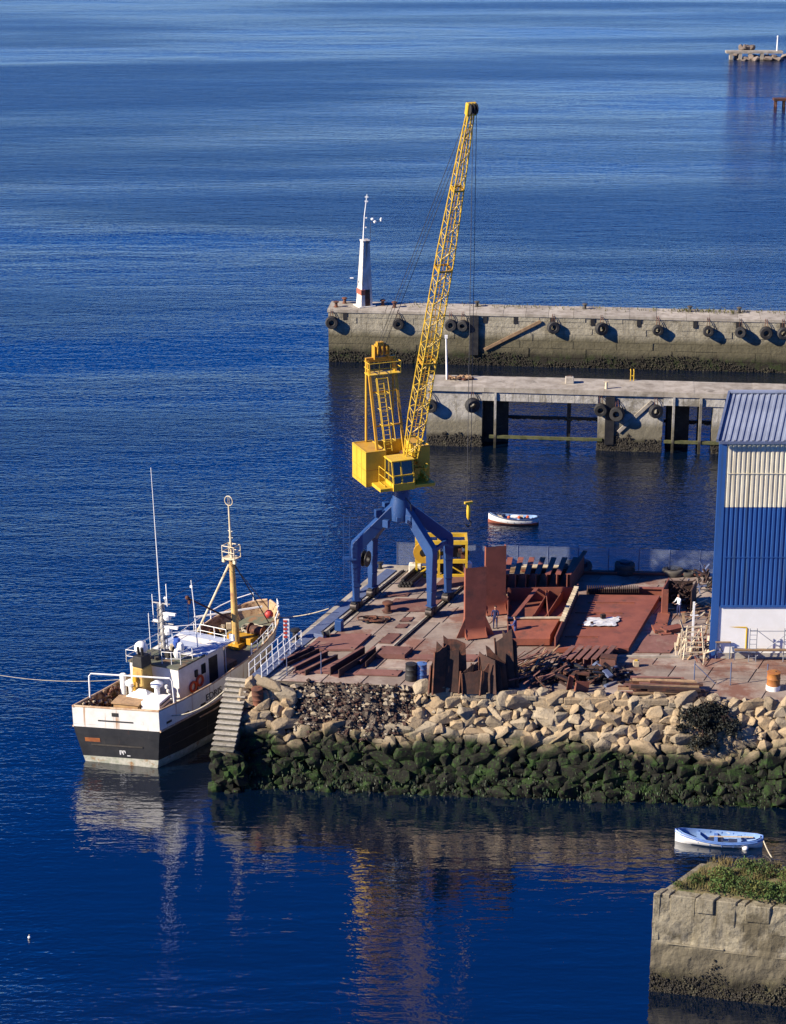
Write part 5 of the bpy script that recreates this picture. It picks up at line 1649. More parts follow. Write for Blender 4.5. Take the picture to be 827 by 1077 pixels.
# --- mooring gear along the berth
bollard(at(408, 644), 'large rusty mushroom bollard between the crane legs', None, 1.25, 'rust')
for px, py in ((383, 624),):
    bollard(at(376, 624), 'dark mooring bollard on the berth edge beside the crane leg', None, 1.0, 'black')
bollard(at(311, 672), 'dark bollard holding the bow rope at the berth edge', None, 1.15, 'black')
bollard(at(400, 598), 'low dark bollard near the far end of the berth', None, .8, 'black')
o = thing('rope_heap', 'low heap of dark rope and chain beside the mushroom bollard', 'rope', at(396, 653))
m_ = MB()
for k in range(6):
    c_ = Vector((rd.uniform(-.7, .7), rd.uniform(-.5, .5), .06 + .04 * k))
    m_.tube([c_ + Vector((math.cos(a) * (.45 + .05 * k), math.sin(a) * .4, 0.03 * math.sin(a * 3))) for a in [j * math.pi / 7 for j in range(14)]], .06, 5, closed=True)
m_.build('rope_coil', M['rust'], o)
m_ = MB()
for k in range(12): m_.ball((rd.uniform(-1, 1), rd.uniform(-.5, .5), .08), rd.uniform(.08, .16), 6)
m_.build('chain_links', M['black'], o)
def striped(px, py, label, h=2.6):
    o = thing('striped_marker', label, 'marker', at(px, py))
    m = MB(); m.tube([(0, 0, 0), (0, 0, h)], .05, 6); m.build('post', M['bluesteel'], o)
    m = MB(); m.box((.05, .02, h - .65), (.42, .06, 1.5)); m.build('board', M['cleanwhite'], o)
    for k in range(5):
        m = MB(); m.box((-.02, -.02, h - 1.25 + k * .3), (.27, .06, .15)); m.build('red_stripe', M['redpaint'], o)
striped(301, 688, 'red and white striped marker board on a post by the gangway')
striped(391, 617, 'red and white striped marker board on a post beside the far crane leg', 2.4)
def buffer(px, py, label):
    o = thing('rail_buffer', label, 'buffer', at(px, py))
    m = MB(); m.box((0, 0, .42), (.55, .5, .84), rz=-.4); m.build('buffer_body', M['craneblue'], o, bevel=.04)
    m = MB(); m.lathe([(.12, 0), (.16, .3)], (.1, .25, .6), 10, axis=(.4, .9, 0)); m.build('buffer_stop', M['black'], o)
buffer(357, 663, 'blue steel buffer box at the end of the seaward crane rail')
o = thing('capstan_winch', 'small blue and dark hauling winch on the cable trough', 'winch', at(338, 671))
m_ = MB(); m_.box((0, 0, .18), (1.0, .5, .35), rz=-.5); m_.build('winch_base', M['bluesteel'], o, bevel=.03)
m_ = MB(); m_.lathe([(.3, -.25), (.2, -.2), (.2, .2), (.3, .25)], (.35, -.2, .4), 12, axis=(1, .3, 0)); m_.build('winch_drum', M['black'], o, smooth=True)
# --- gangway with white railing beside the bow
ga, gb = at(262, 713, 6.62), at(304, 676, 6.9)
gw = thing('gangway', 'raised blue gangway with white railing at the quay corner by the stairs', 'gangway', (ga.x, ga.y, DZ))
GO = gw.location
gdir = (gb - ga); gl_ = gdir.length; gdn = gdir.normalized(); gs = Vector((gdn.y, -gdn.x, 0))
m_ = MB(GO); m_.bar(ga + gs * .5, gb + gs * .5, 1.05, .1); m_.build('walkway', M['bluesteel'], gw)
m_ = MB(GO)
for off in (0.02, 1.0):
    for z in (.55, 1.1):
        m_.tube([ga + gs * off + Vector((0, 0, z)), gb + gs * off + Vector((0, 0, z))], .035, 5)
    for k in range(8):
        p = ga.lerp(gb, k / 7) + gs * off
        m_.tube([p, p + Vector((0, 0, 1.1))], .035, 5)
    if off > .5: break
m_.tube([ga + gs * 1.02 + Vector((0, 0, .02)), ga + gs * 1.02 + Vector((0, 0, 1.1)), gb + gs * 1.02 + Vector((0, 0, 1.1)), gb + gs * 1.02], .03, 5)
m_.build('railing', M['cleanwhite'], gw)
m_ = MB(GO)
for t_ in (.45, .75, .97):
    p = ga.lerp(gb, t_) + gs * .9
    m_.bar(p, p + gs * .7 + Vector((0, 0, -.5)), .07, .07); m_.bar(p + gs * .7 + Vector((0, 0, -.5)), p + gdn * .5 + Vector((0, 0, -.02)), .06, .06)
for t_ in (.1, .55, .95):
    p = ga.lerp(gb, t_) + gs * .5; m_.bar(Vector((p.x, p.y, DZ - .05)), p, .3, .3)
m_.build('trestle', M['bluesteel'], gw)
# --- mooring lines
def rope(name, label, a, b_, sag, cat='rope', rad=.045):
    m = MB(a); pts = []
    for k in range(13):
        t_ = k / 12; p = Vector(a).lerp(Vector(b_), t_); p.z -= sag * 4 * t_ * (1 - t_); pts.append(p)
    m.tube(pts, rad, 5)
    oo = m.build(name, M['rope']); oo.location = a
    return tag(oo, label, cat)
bpy.context.view_layer.update()
sw = lambda v: SHIP.matrix_world @ Vector(v)
rope('mooring_line', 'pale mooring rope from the vessel bow to the berth bollard', sw((1.2, 16.8, 5.9)), at(346, 640, 7.0), .25)
rope('stern_line', 'slack mooring rope from the vessel stern quarter to the stairs', sw((3.1, 2.4, 3.6)), Vector((-11.6, 146.6, 6.0)), .5)
rope('sea_line', 'long thin mooring rope running from the vessel out to sea', sw((-2.9, 5.0, 4.3)), at(-40, 702, .05), .6, rad=.016)
# --- drums
def drum(p, label, mats, rot=(0, 0, 0), s=1.0, band=None):
    o = thing('oil_drum', label, 'drum', p, rot)
    m = MB()
    m.lathe([(.29 * s, 0), (.30 * s, .02), (.29 * s, .04), (.29 * s, .30 * s), (.305 * s, .32 * s), (.29 * s, .34 * s), (.29 * s, .60 * s), (.305 * s, .62 * s), (.29 * s, .64 * s), (.29 * s, .88 * s), (.305 * s, .90 * s), (.28 * s, .91 * s)], (0, 0, 0), 18)
    m.build('drum_body', mats, o, smooth=True)
    m = MB(); m.lathe([(.05, .9 * s), (.05, .93 * s)], (.14, .05, 0), 8); m.build('bung', M['steel'], o)
    if band:
        m = MB(); m.lathe([(.296 * s, .05), (.312 * s, .06), (.312 * s, .30 * s), (.296 * s, .31 * s)], (0, 0, 0), 18); m.build('painted_band', band, o, smooth=True)
    return o
drum(at(432.5, 715), 'black oil drum with a rusty orange rim beside the blue drum', M['black'], s=1.35, band=M['black'])
drum(at(443.5, 714), 'blue oil drum with rust streaks beside the black drum', weathered('drum_blue', (.07, .16, .38), (.06, .12, .3), 3, (.28, .12, .04), 2, (.55, .66), rough=.5, jitter=0), s=1.3)
drum(Vector((-9.35, 145.9, 5.15)), 'rust red oil drum standing among the boulders by the stairs', M['rust'], rot=(R(6), R(-5), 0), s=1.35)
drum(at(813, 727, 6.35), 'orange brown drum with a white base on the boulder crest', M['orange'] if False else weathered('drum_orange', (.35, .14, .03), (.26, .09, .03), 3, rough=.7, jitter=0), s=1.6, band=M['cleanwhite'])
# --- loose plates on the deck
def plate(px, py, w_, d_, h_, rz, mat, zoff=0.03, name='steel_plate', label='flat brown steel plate lying on the quay deck', group='steel plates lying on the deck', skewed=True, cat='steel plate'):
    p = at(px, py); p.z = DZ + zoff
    o = thing(name, label, cat, p, group=group)
    m = MB()
    ax = Vector((math.cos(rz), math.sin(rz), 0)) * w_; ay = EY * d_ if skewed else Vector((-math.sin(rz), math.cos(rz), 0)) * d_
    m.prism([-ax / 2 - ay / 2, ax / 2 - ay / 2, ax / 2 + ay / 2, -ax / 2 + ay / 2], (0, 0, h_))
    m.build('plate', mat, o)
    m = MB()
    for i in (-1, 1):
        for j in (-1, 1):
            m.lathe([(.06, 0), (.06, .03)], ax * i * .42 + ay * j * .42 + Vector((0, 0, h_)), 6)
    m.build('lifting_eye', M['steel'], o)
    return o
PL = ['largest brown plate lying beside the blue rail buffer', 'wide brown plate lying behind the mushroom bollard', 'narrow brown plate lying beside the landward crane rail', 'small brown square plate nearer the mushroom bollard, one of two', 'small brown square plate, second from the mushroom bollard', 'thick brown plate raised on edge behind the oil drums', 'brown plate lying between the far crane leg and machine frame', 'thin brown strip plate between the crane legs', 'long brown strip plate left of the bent plates', 'square pinkish plate lying before the white trestle', 'wide brown plate under the steel troughs', 'long brown strip plate along the quay edge above the rubble', 'brown strip plate lying before the tall red plates']
for px, py, w_, d_, h_, rz in ((356, 677, 3.6, 3.2, .16, 0), (434, 637, 3.6, 2.8, .05, -.05), (410, 672, .95, 2.0, .05, -.1), (428, 652, .8, .9, .04, 0), (423, 659, .8, .8, .04, 0), (414, 689, 2.2, 1.6, .35, -.1), (481, 611, 2.6, 3.0, .05, 0), (418, 626, 1.8, .8, .05, 0), (450, 692, 3.0, 1.0, .05, -.05), (693, 678, 2.6, 3.6, .08, -.03), (349, 702, 4.4, 2.6, .12, -.05), (384, 708, 5.0, 1.0, .1, -.08), (480, 693, 3.0, 1.3, .08, 0)):
    plate(px, py, w_, d_, h_, rz, M['brownplate'], label=PL.pop(0))
# long open steel troughs near the corner
def trough(pa, pb, w_, h_, label, group=None):
    a, b_ = at(*pa), at(*pb)
    o = thing('steel_trough', label, 'steel beam', a, group=group)
    m = MB(a); d = (b_ - a).normalized(); s_ = Vector((d.y, -d.x, 0))
    m.bar(a + Vector((0, 0, .05)), b_ + Vector((0, 0, .05)), w_, .06); m.build('web', M['brownplate'], o)
    for sg in (-1, 1):
        m = MB(a); m.bar(a + s_ * sg * w_ / 2 + Vector((0, 0, h_ / 2)), b_ + s_ * sg * w_ / 2 + Vector((0, 0, h_ / 2)), .06, h_); m.build('flange', M['darkrust'], o)
    m = MB(a); m.bar(a + Vector((0, 0, h_ + .02)) - s_ * (w_ / 2 + .1), b_ + Vector((0, 0, h_ + .02)) - s_ * (w_ / 2 + .1), .22, .05); m.build('top_flange', M['brownplate'], o)
G_T = 'open steel troughs near the quay corner'
trough((352, 712), (388, 690), .7, .62, 'tallest open rusty steel trough, third from the gangway', G_T)
trough((316, 709), (350, 692), .9, .4, 'wide low rusty steel trough, second from the gangway', G_T)
trough((300, 700), (333, 685), .5, .3, 'narrow low rusty steel trough beside the gangway', G_T)
trough((382, 702), (398, 687), .4, .45, 'short tilted red steel trough beside the long one')
# thin fence posts along the front left edge
for px, py in ((302, 711), (338, 709)):
    o = thing('fence_stake', 'thin blue grey stake standing at the quay edge above the rubble', 'post', at(px, py), group='stakes at the quay edge')
    m = MB(); m.tube([(0, 0, -.1), (0, 0, 1.7)], .04, 6); m.build('stake', M['bluesteel'], o)
    m = MB(); m.lathe([(.06, 1.68), (.05, 1.76)], (0, 0, 0), 6); m.build('stake_cap', M['steel'], o)
# --- dark pipe bundle behind the crane
pb_ = at(428, 611)
o = thing('pipe_bundle', 'bundle of black pipes lying on the deck behind the crane', 'pipes', pb_)
for k in range(9):
    m = MB()
    i, j = k % 4, k // 4
    off = Vector((.26 * i + .13 * j, 0, .14 + .24 * j))
    m.tube([off - EY * 1.6, off + EY * 1.9], .13, 8); m.build('pipe', M['black'], o, smooth=True)
m = MB(); m.box((.9, .4, .12), (.5, 3.0, .22), rz=-.38); m.build('bearer', M['bluesteel'], o)
# --- concrete weight and white bags beside the yellow frame
o = thing('white_block', 'white painted block standing by the yellow machine frame', 'block', at(437, 604))
m = MB(); m.box((0, 0, .45), (1.0, .7, .9), rz=-.1); m.build('block_body', M['palewood'] if False else weathered('pale_block', (.62, .58, .48), (.5, .46, .38), 2, rough=.9, jitter=0), o, bevel=.06)
m = MB(); m.tube([(-.2, 0, .88), (-.15, 0, 1.02), (.15, 0, 1.02), (.2, 0, .88)], .03, 5); m.build('lifting_loop', M['rust'], o)
yf = thing('machine_frame', 'yellow two tier steel machine frame near the far fence', 'steel frame', at(464, 603))
L_, D_, H_ = 3.9, 1.8, 2.9
m = MB()
for x in (-L_ / 2, -.2, L_ / 2):
    for y in (-D_ / 2, D_ / 2): m.bar((x, y, 0), (x, y, H_), .18, .18)
m.build('upright', M['yellow'], yf)
for z in (.1, 1.35, H_):
    m = MB()
    for y in (-D_ / 2, D_ / 2): m.bar((-L_ / 2 - .1, y, z), (L_ / 2 + .1, y, z), .2, .3)
    for x in (-L_ / 2, L_ / 2): m.bar((x, -D_ / 2 + .1, z), (x, D_ / 2 - .1, z), .18, .28)
    m.build('rail_beam', M['yellow'], yf)
m = MB(); m.bar((-L_ / 2, -D_ / 2, .2), (-.3, -D_ / 2, 1.3), .1, .1); m.bar((.2, -D_ / 2, 1.3), (L_ / 2, -D_ / 2, .2), .1, .1); m.build('brace', M['yellow'], yf)
m = MB(); m.lathe([(.35, -.12), (.85, -.12), (.85, .12), (.35, .12)], (-1.35, -D_ / 2 - .1, 2.1), 18, axis=(0, 1, 0), closed=True); m.build('ring_plate', M['orange'], yf)
m = MB(); m.lathe([(.1, -.4), (.5, -.4), (.5, .4), (.1, .4)], (-1.3, 0, 2.0), 14, axis=(0, 1, 0)); m.box((.9, .1, 2.0), (1.4, 1.2, .9)); m.box((.8, .1, .6), (1.8, 1.2, .7)); m.build('engine_block', M['black'], yf)
m = MB()
for k in range(10): m.box((1.75 + rd.uniform(-.3, .25), -.6 + rd.uniform(-.3, .3), 1.0 + k * .2), (.3, .3, .3))
m.build('gearbox', M['rust'], yf)
for k, (px, py, h_) in enumerate(((487, 603, 1.3), (492, 602, 1.0))):
    o = thing('white_canister', 'white plastic canister standing by the yellow machine frame', 'canister', at(px, py), group='white canisters by the machine frame')
    m = MB(); m.lathe([(.3, 0), (.34, .1), (.34, h_ - .2), (.15, h_)], (0, 0, 0), 12); m.build('canister_body', M['cleanwhite'], o, smooth=True)
    m = MB(); m.tube([(-.1, 0, h_ - .05), (0, 0, h_ + .12), (.1, 0, h_ - .05)], .03, 5); m.build('handle', M['black'], o)
# --- far fence
fa, fb = at(418, 594.5), at(768, 604.5)
fence = thing('wire_fence', 'wire mesh fence on grey posts along the seaward quay edge', 'fence', (fa.x, fa.y, DZ))
FO = fence.location
NP = 11
for k in range(NP + 1):
    p = fa.lerp(fb, k / NP)
    m = MB(FO); m.tube([p, p + Vector((0, 0, 1.95))], .04, 6); m.build('post', M['bluesteel'], fence)
wm = weathered('mesh_wire', (.24, .28, .36), (.20, .23, .30), 3, rough=.6, jitter=0, bump=0)
for k in range(NP):
    a, c = fa.lerp(fb, k / NP), fa.lerp(fb, (k + 1) / NP)
    m = MB(FO); d = (c - a)
    n1 = int(d.length / .085); 
    for i in range(-21, n1):
        x0, x1 = i, i + 21
        def cl(i0, z0, i1, z1):
            t0 = max(0, -i0 / (i1 - i0)); t1 = min(1, (n1 - i0) / (i1 - i0))
            if t1 <= t0: return
            A = a + d * (lerp(i0, i1, t0) / n1) + Vector((0, 0, lerp(z0, z1, t0))); B = a + d * (lerp(i0, i1, t1) / n1) + Vector((0, 0, lerp(z0, z1, t1)))
            m.bar(A, B, .011, .011, up=(0, 1, 0))
        cl(x0, .08, x1, 1.85); cl(x0, 1.85, x1, .08)
    m.tube([a + Vector((0, 0, 1.9)), c + Vector((0, 0, 1.9))], .012, 4)
    m.build('mesh_panel', wm, fence)
m = MB(FO); m.bar(fa + Vector((.05, 0, 1.8)), fa.lerp(fb, .07) + Vector((0, 0, .1)), .05, .05); m.build('brace', M['bluesteel'], fence)
# rusty kerb beam under the fence
o = thing('kerb_beam', 'long rusty steel kerb beam lying along the far fence', 'steel beam', at(600, 601))
a, c = at(548, 601.5), at(745, 606)
m = MB(o.location); m.bar(a + Vector((0, 0, .1)), c + Vector((0, 0, .1)), .5, .22); m.build('beam_web', M['brownplate'], o)
m = MB(o.location); m.bar(a + Vector((0, -.3, .22)), c + Vector((0, -.3, .22)), .08, .12); m.build('beam_lip', M['oxide'], o)
# --- tyres on the deck
def deck_tyre(px, py, label, z=0.0, rot=(0, 0, 0), s=1.0, group=None):
    o = thing('tyre_casing', label, 'tyre', at(px, py) + Vector((0, 0, .21 * s + z)), rot, group)
    link('tyre', deck_tyre_me, o, scale=(s, s, s))
    m = MB(); m.lathe([(.44 * s, -.05), (.44 * s, .05)], (0, 0, 0), 16); m.build('inner_bead', M['rubber'], o)
deck_tyre(657, 603, 'large grey tyre lowest in the pair stacked by the far fence', 0, s=1.05)
deck_tyre(657, 602.5, 'large grey tyre lying on top of another by the far fence', .42, (R(3), 0, .4), s=1.03)
deck_tyre(708, 604, 'wide grey tyre lying flat by the far fence near the shed', 0, s=1.12)
deck_tyre(724, 605, 'smaller grey tyre beside the wide one near the shed', 0, s=.78)
deck_tyre(601, 600, 'dark tyre lying at the end of the plank stack', .1, (R(8), R(6), 0), s=1.05)
deck_tyre(613, 601, 'dark tyre leaning on the one at the plank stack end', .2, (R(25), R(-10), 0), s=.95)
# ================================================================== ship sections in red oxide
def upright(px, py, h_, label, w_=1.5):
    p = at(px, py)
    o = thing('hull_frame', label, 'hull section', p)
    dv = Vector((.9, .25, 0)).normalized(); bk = Vector((-.25, .95, 0)).normalized()
    m = MB(); m.prism([-dv * w_ / 2, dv * w_ / 2, dv * w_ / 2 + bk * .05, -dv * w_ / 2 + bk * .05], (0, 0, 0))
    m = MB()
    prof = []           # plate that stands upright and sweeps out into a bilge curve at its foot
    for k in range(9):
        a = R(90) * k / 8
        prof.append((0.6 * (1 - math.sin(a)), 0.6 * (1 - math.cos(a))))
    N_ = len(prof)
    vs = []
    pts = [(0.6, 0.0)] + prof[1:] + [(0.0, h_)]
    pts = [(-(x), z) for x, z in pts]
    for x, z in pts:
        f_ = -bk * (-x)          # sweeps toward the viewer side
        for sg in (-1, 1):
            vs.append(f_ + dv * sg * w_ / 2 + Vector((0, 0, z + .12)))
    m.add(vs, [(2 * i, 2 * i + 2, 2 * i + 3, 2 * i + 1) for i in range(len(pts) - 1)])
    vs2 = [Vector(v) + bk * .05 for v in vs]
    m.add(vs2, [(2 * i, 2 * i + 1, 2 * i + 3, 2 * i + 2) for i in range(len(pts) - 1)])
    m.build('shell_plate', M['oxide'], o)
    for sg in (-1, 1):
        m = MB()
        e_ = dv * sg * w_ / 2
        poly = [e_ + Vector((0, 0, h_ + .12)), e_ + bk * .32 + Vector((0, 0, h_ + .12)), e_ + bk * .36 + Vector((0, 0, 1.6)), e_ + bk * .9 + Vector((0, 0, 0.05)), e_ - bk * .6 + Vector((0, 0, .05)), e_ - bk * .35 + Vector((0, 0, .2)), e_ - bk * .12 + Vector((0, 0, .42)), e_ + Vector((0, 0, .75))]
        m.prism(poly, dv * sg * .05)
        m.build('web_frame', M['oxide'], o)
    for k in range(5):
        m = MB(); z = 1.5 + k * (h_ - 1.6) / 4
        m.bar(-dv * w_ / 2 + bk * .16 + Vector((0, 0, z)), dv * w_ / 2 + bk * .16 + Vector((0, 0, z)), .05, .22, up=bk); m.build('stiffener', M['oxide'], o)
    for sg in (-1, 1):
        m = MB(); m.prism([dv * sg * (w_ / 2 + .06) + Vector((0, 0, 1.5)), dv * sg * (w_ / 2 + .7) + Vector((0, 0, .05)), dv * sg * (w_ / 2 + .06) + Vector((0, 0, .05))], bk * .05); m.build('bracket', M['oxide'], o)
    return o
upright(500, 670, 5.3, 'tall upright red oxide hull plate standing on the quay, the lower of two')
upright(521, 645, 5.2, 'tall upright red oxide hull plate, the farther and higher reaching of two')
def grid_panel(name, label, corners, h_, mat, ribs, rib_h, rib_mat, cross=0, rib_name='stiffener', base_z=0.12, edge=True):
    """flat unit: corners BL, BR, TR, TL on the deck, ribs run from front to back"""
    bl_, br__, tr_, tl_ = [Vector(c) for c in corners]
    o = thing(name, label, 'steel panel', (bl_ + br__) / 2)
    O = o.location
    zz = Vector((0, 0, base_z))
    m = MB(O); m.prism([bl_ + zz, br__ + zz, tr_ + zz, tl_ + zz], (0, 0, h_)); m.build('plate', mat, o)
    for k in range(ribs):
        t_ = (k + .5) / ribs
        a, c = bl_.lerp(br__, t_) + zz + Vector((0, 0, h_ + rib_h / 2)), tl_.lerp(tr_, t_) + zz + Vector((0, 0, h_ + rib_h / 2))
        m = MB(O); m.bar(a, c, .06, rib_h); m.build(rib_name, rib_mat, o)
    for k in range(cross):
        t_ = (k + .5) / cross
        a, c = bl_.lerp(tl_, t_) + zz + Vector((0, 0, h_ + rib_h * .35)), br__.lerp(tr_, t_) + zz + Vector((0, 0, h_ + rib_h * .35))
        m = MB(O); m.bar(a, c, .06, rib_h * .7); m.build('cross_rib', rib_mat, o)
    return o
# big flat deck panel
bl_, br__, tr_, tl_ = at(585, 688), at(661, 688), at(694, 632), at(609, 631)
pan = grid_panel('deck_panel', 'large flat red oxide deck panel with a white sheet lying on it', (bl_, br__, tr_, tl_), .34, M['oxide'], 0, .2, M['oxide'])
O = pan.location
for k, t_ in enumerate((.2, .42, .64, .84)):
    m = MB(O); a, c = bl_.lerp(tl_, t_) + Vector((0, 0, .49)), br__.lerp(tr_, t_) + Vector((0, 0, .49))
    m.bar(a.lerp(c, .05 + .1 * (k % 2)), a.lerp(c, .5 + .08 * k), .05, .1); m.build('stiffener', M['oxide'], pan)
m = MB(O)
a, c = bl_ + Vector((-.1, 0, .75)), tl_ + Vector((-.1, 0, .75)); m.bar(a, c, .1, 1.1); m.build('edge_girder', M['oxide'], pan)
for k in range(16):
    m = MB(O); p = bl_.lerp(tl_, .3 + .66 * k / 16) + Vector((-.1, 0, 1.36)); m.box(p, (.34, .18, .14), rz=-.3); m.build('clip', M['palewood'], pan)
o = thing('white_sheet', 'crumpled white plastic sheet lying on the red deck panel', 'sheet', at(632, 661) + Vector((0, 0, .5)))
m = MB(); n_ = 10
vs = []
for j in range(n_ + 1):
    for i in range(n_ + 1):
        x, y = lerp(-1.15, 1.25, i / n_), lerp(-.9, .85, j / n_)
        vs.append((x + y * .35 + .1 * math.sin(j * 1.3), y + .06 * math.sin(i * 2.1), .04 + .16 * abs(mnoise.noise(Vector((x * 2.4, y * 2.4, 5))))))
m.add(vs, [(j * (n_ + 1) + i, j * (n_ + 1) + i + 1, (j + 1) * (n_ + 1) + i + 1, (j + 1) * (n_ + 1) + i) for j in range(n_) for i in range(n_)])
m.build('sheet', weathered('dusty_sheet', (.62, .63, .64), (.46, .45, .44), 1.8, (.34, .25, .2), 1.5, (.55, .68), rough=.5, jitter=0), o)
m = MB(); m.box((.2, .6, .25), (.35, .25, .3), rz=.4); m.box((-.7, -.4, .12), (.2, .15, .14)); m.build('weight', M['darkrust'], o)
# open box unit with inner webs
bl_, br__, tr_, tl_ = at(534, 680), at(578, 680), at(606, 633), at(534, 634)
ou = thing('open_hull_unit', 'open red oxide hull unit with triangular inner webs behind the standing worker', 'hull section', (bl_ + br__) / 2)
O = ou.location
up8 = Vector((0, 0, .85))
m = MB(O); m.prism([bl_ + Vector((0, 0, .08)), br__ + Vector((0, 0, .08)), tr_ + Vector((0, 0, .08)), tl_ + Vector((0, 0, .08))], (0, 0, .08)); m.build('bottom_plate', M['oxide'], ou)
mid_a, mid_b = bl_.lerp(tl_, .36), br__.lerp(tr_, .36)
m = MB(O); m.prism([bl_ + up8 * .55, br__ + up8 * .55, mid_b + up8 * 1.0, mid_a + up8 * 1.0], (0, 0, .06)); m.build('top_plate', M['oxide'], ou)
for a, c, h_ in ((bl_, br__, .5), (mid_a, mid_b, .85), (tl_, tr_, 1.1), (bl_, tl_, .8), (br__, tr_, .8)):
    m = MB(O); m.bar(a + Vector((0, 0, .12 + h_ / 2)), c + Vector((0, 0, .12 + h_ / 2)), .06, h_); m.build('web', M['oxide'], ou)
m = MB(O); a, c = mid_a.lerp(mid_b, .1), tl_.lerp(tr_, .42); m.bar(a + Vector((0, 0, 1.0)), c + Vector((0, 0, 1.15)), .3, .06); m.build('diagonal_flange', M['oxide'], ou)
for t0, t1 in ((.35, .6), (.6, .8), (.8, .55)):
    a, c = mid_a.lerp(mid_b, t0), tl_.lerp(tr_, t1)
    m = MB(O); m.prism([a + Vector((0, 0, .12)), c + Vector((0, 0, .12)), c + Vector((0, 0, 1.0)), a.lerp(c, .3) + Vector((0, 0, .5))], (.05, 0, 0)); m.build('triangular_web', M['oxide'], ou)
m = MB(O); m.bar(mid_a + Vector((0, -.1, 1.02)), mid_b + Vector((.2, -.1, 1.02)), .18, .1); m.build('face_bar', M['palewood'], ou)
# web frame rack
bl_, br__, tr_, tl_ = at(531, 624), at(596, 624), at(604, 606), at(535, 606)
wr = grid_panel('web_frame_unit', 'red oxide panel of six tall parallel web frames below the fence', (bl_, br__, tr_, tl_), .1, M['oxide'], 0, .2, M['oxide'])
O = wr.location
for k in range(7):
    t_ = k / 6
    a, c = bl_.lerp(br__, t_), tl_.lerp(tr_, t_)
    m = MB(O); m.bar(a + Vector((0, 0, .9)), c + Vector((0, 0, .9)), .07, 1.3); m.build('web', M['oxide'], wr)
    m = MB(O); m.bar(a + Vector((.1, 0, 1.56)), c + Vector((.1, 0, 1.56)), .42, .05); m.build('face_flange', M['oxide'], wr)
m = MB(O); m.bar(bl_ + Vector((-.1, -.2, .25)), br__ + Vector((.2, -.2, .25)), .12, .35); m.build('front_girder', M['oxide'], wr)
o = thing('bracket_plate', 'large leaning red oxide bracket plate beside the web frame panel', 'steel plate', at(598, 622))
a, c = at(598, 622), at(613, 604)
m = MB(a); m.prism([a, c, c + Vector((0, 0, 1.9)), a + Vector((0, 0, 1.5))], (.09, -.02, 0)); m.build('plate', M['oxide'], o)
m = MB(a); m.bar(a + Vector((.15, 0, 1.55)), c + Vector((.15, 0, 1.95)), .34, .05); m.build('flange', M['oxide'], o)
# plank stack behind
o = thing('plank_stack', 'stack of pale planks lying along the fence behind the web frames', 'planks', at(565, 601))
for k in range(9):
    m = MB(); m.box((rd.uniform(-.3, .3), -.3 + (k % 3) * .32, .1 + .13 * (k // 3)), (5.0 + rd.uniform(-.6, .4), .26, .1), rz=-.03 + rd.uniform(-.02, .02)); m.build('plank', M['palewood'] if k % 3 else M['wood'], o)
# flat bars in front of the web frames
for k, (px, py, w_) in enumerate(((555, 629, 4.2), (580, 628, 3.0), (566, 632, 4.6), (590, 631, 2.4))):
    plate(px, py, w_, .35, .22, -.02 + rd.uniform(-.03, .03), M['wood'], name='timber_baulk', label='grey timber baulk lying in front of the web frame panel', group='baulks before the web frames', cat='timber')
# long fin rack and red beam
o = thing('fin_rack', 'long dark rack of short steel fins lying on the concrete', 'steel rack', at(640, 628))
a, c = at(617, 628), at(672, 628)
m = MB(a); m.bar(a + Vector((0, 0, .3)), c + Vector((0, 0, .3)), .5, .5); m.build('base_beam', M['darkrust'], o)
o.location = a
for k in range(26):
    t_ = (k + .5) / 26
    m = MB(a); p = a.lerp(c, t_); m.box(p + Vector((0, -.05, .68)), (.05, .8, .32)); m.build('fin', M['darkrust'], o)
o = thing('red_girder', 'long low red oxide girder between the fin rack and the trough', 'steel beam', at(686, 626))
a, c = at(672, 626), at(703, 627)
m = MB(o.location); m.bar(a + Vector((0, 0, .3)), c + Vector((0, 0, .3)), .08, .6); m.build('web', M['oxide'], o)
m = MB(o.location); m.bar(a + Vector((0, 0, .62)), c + Vector((0, 0, .62)), .4, .05); m.build('flange', M['oxide'], o)
for px, py in ((668, 631), (690, 631)):
    plate(px, py, 2.0, .6, .15, -.04, M['rust'], name='ladder_section', label='short rusty ladder frame lying behind the deck panel', group='ladder frames by the deck panel', cat='steel frame')
# steel trough on end with scrap
ub = thing('steel_bin', 'open ended red steel bin full of dark scrap beside the white shirted worker', 'bin', at(712, 643))
m = MB(); m.box((-.85, .6, 1.0), (.09, 2.6, 2.0), rz=-.3); m.build('side_plate', M['oxide'], ub)
m = MB(); m.box((1.35, 1.0, .85), (.08, 2.2, 1.7), rz=-.3); m.build('far_side_plate', M['darkrust'], ub)
m = MB(); m.box((.3, 1.75, .9), (2.1, .08, 1.8), rz=-.05); m.build('back_plate', M['darkrust'], ub)
m = MB(); m.box((-.98, -.62, 1.0), (.42, .08, 2.0), rz=-.05); m.build('front_flange', M['oxide'], ub)
m = MB()
for k in range(70):
    p = Vector((rd.uniform(-.5, 1.2), rd.uniform(.2, 1.6), rd.uniform(.2, 2.1))); m.bar(p, p + Vector((rd.uniform(-.5, .5), rd.uniform(-.4, .4), rd.uniform(-.3, .4))), .06, .04)
tag(m.build('scrap', M['darkrust'], ub), kind='stuff')
# small oxide offcuts
for px, py, w_, d_, h_, rz in ((697, 652, .9, 2.4, .12, -.2), (694, 663, 1.0, 1.3, .2, .1), (707, 664, 1.6, .8, .3, .5), (700, 668, .9, .5, .14, .3)):
    plate(px, py, w_, d_, h_, rz, M['oxide'], name='steel_offcut', label='small red oxide steel offcut lying beside the deck panel', group='red offcuts near the shed', skewed=False)
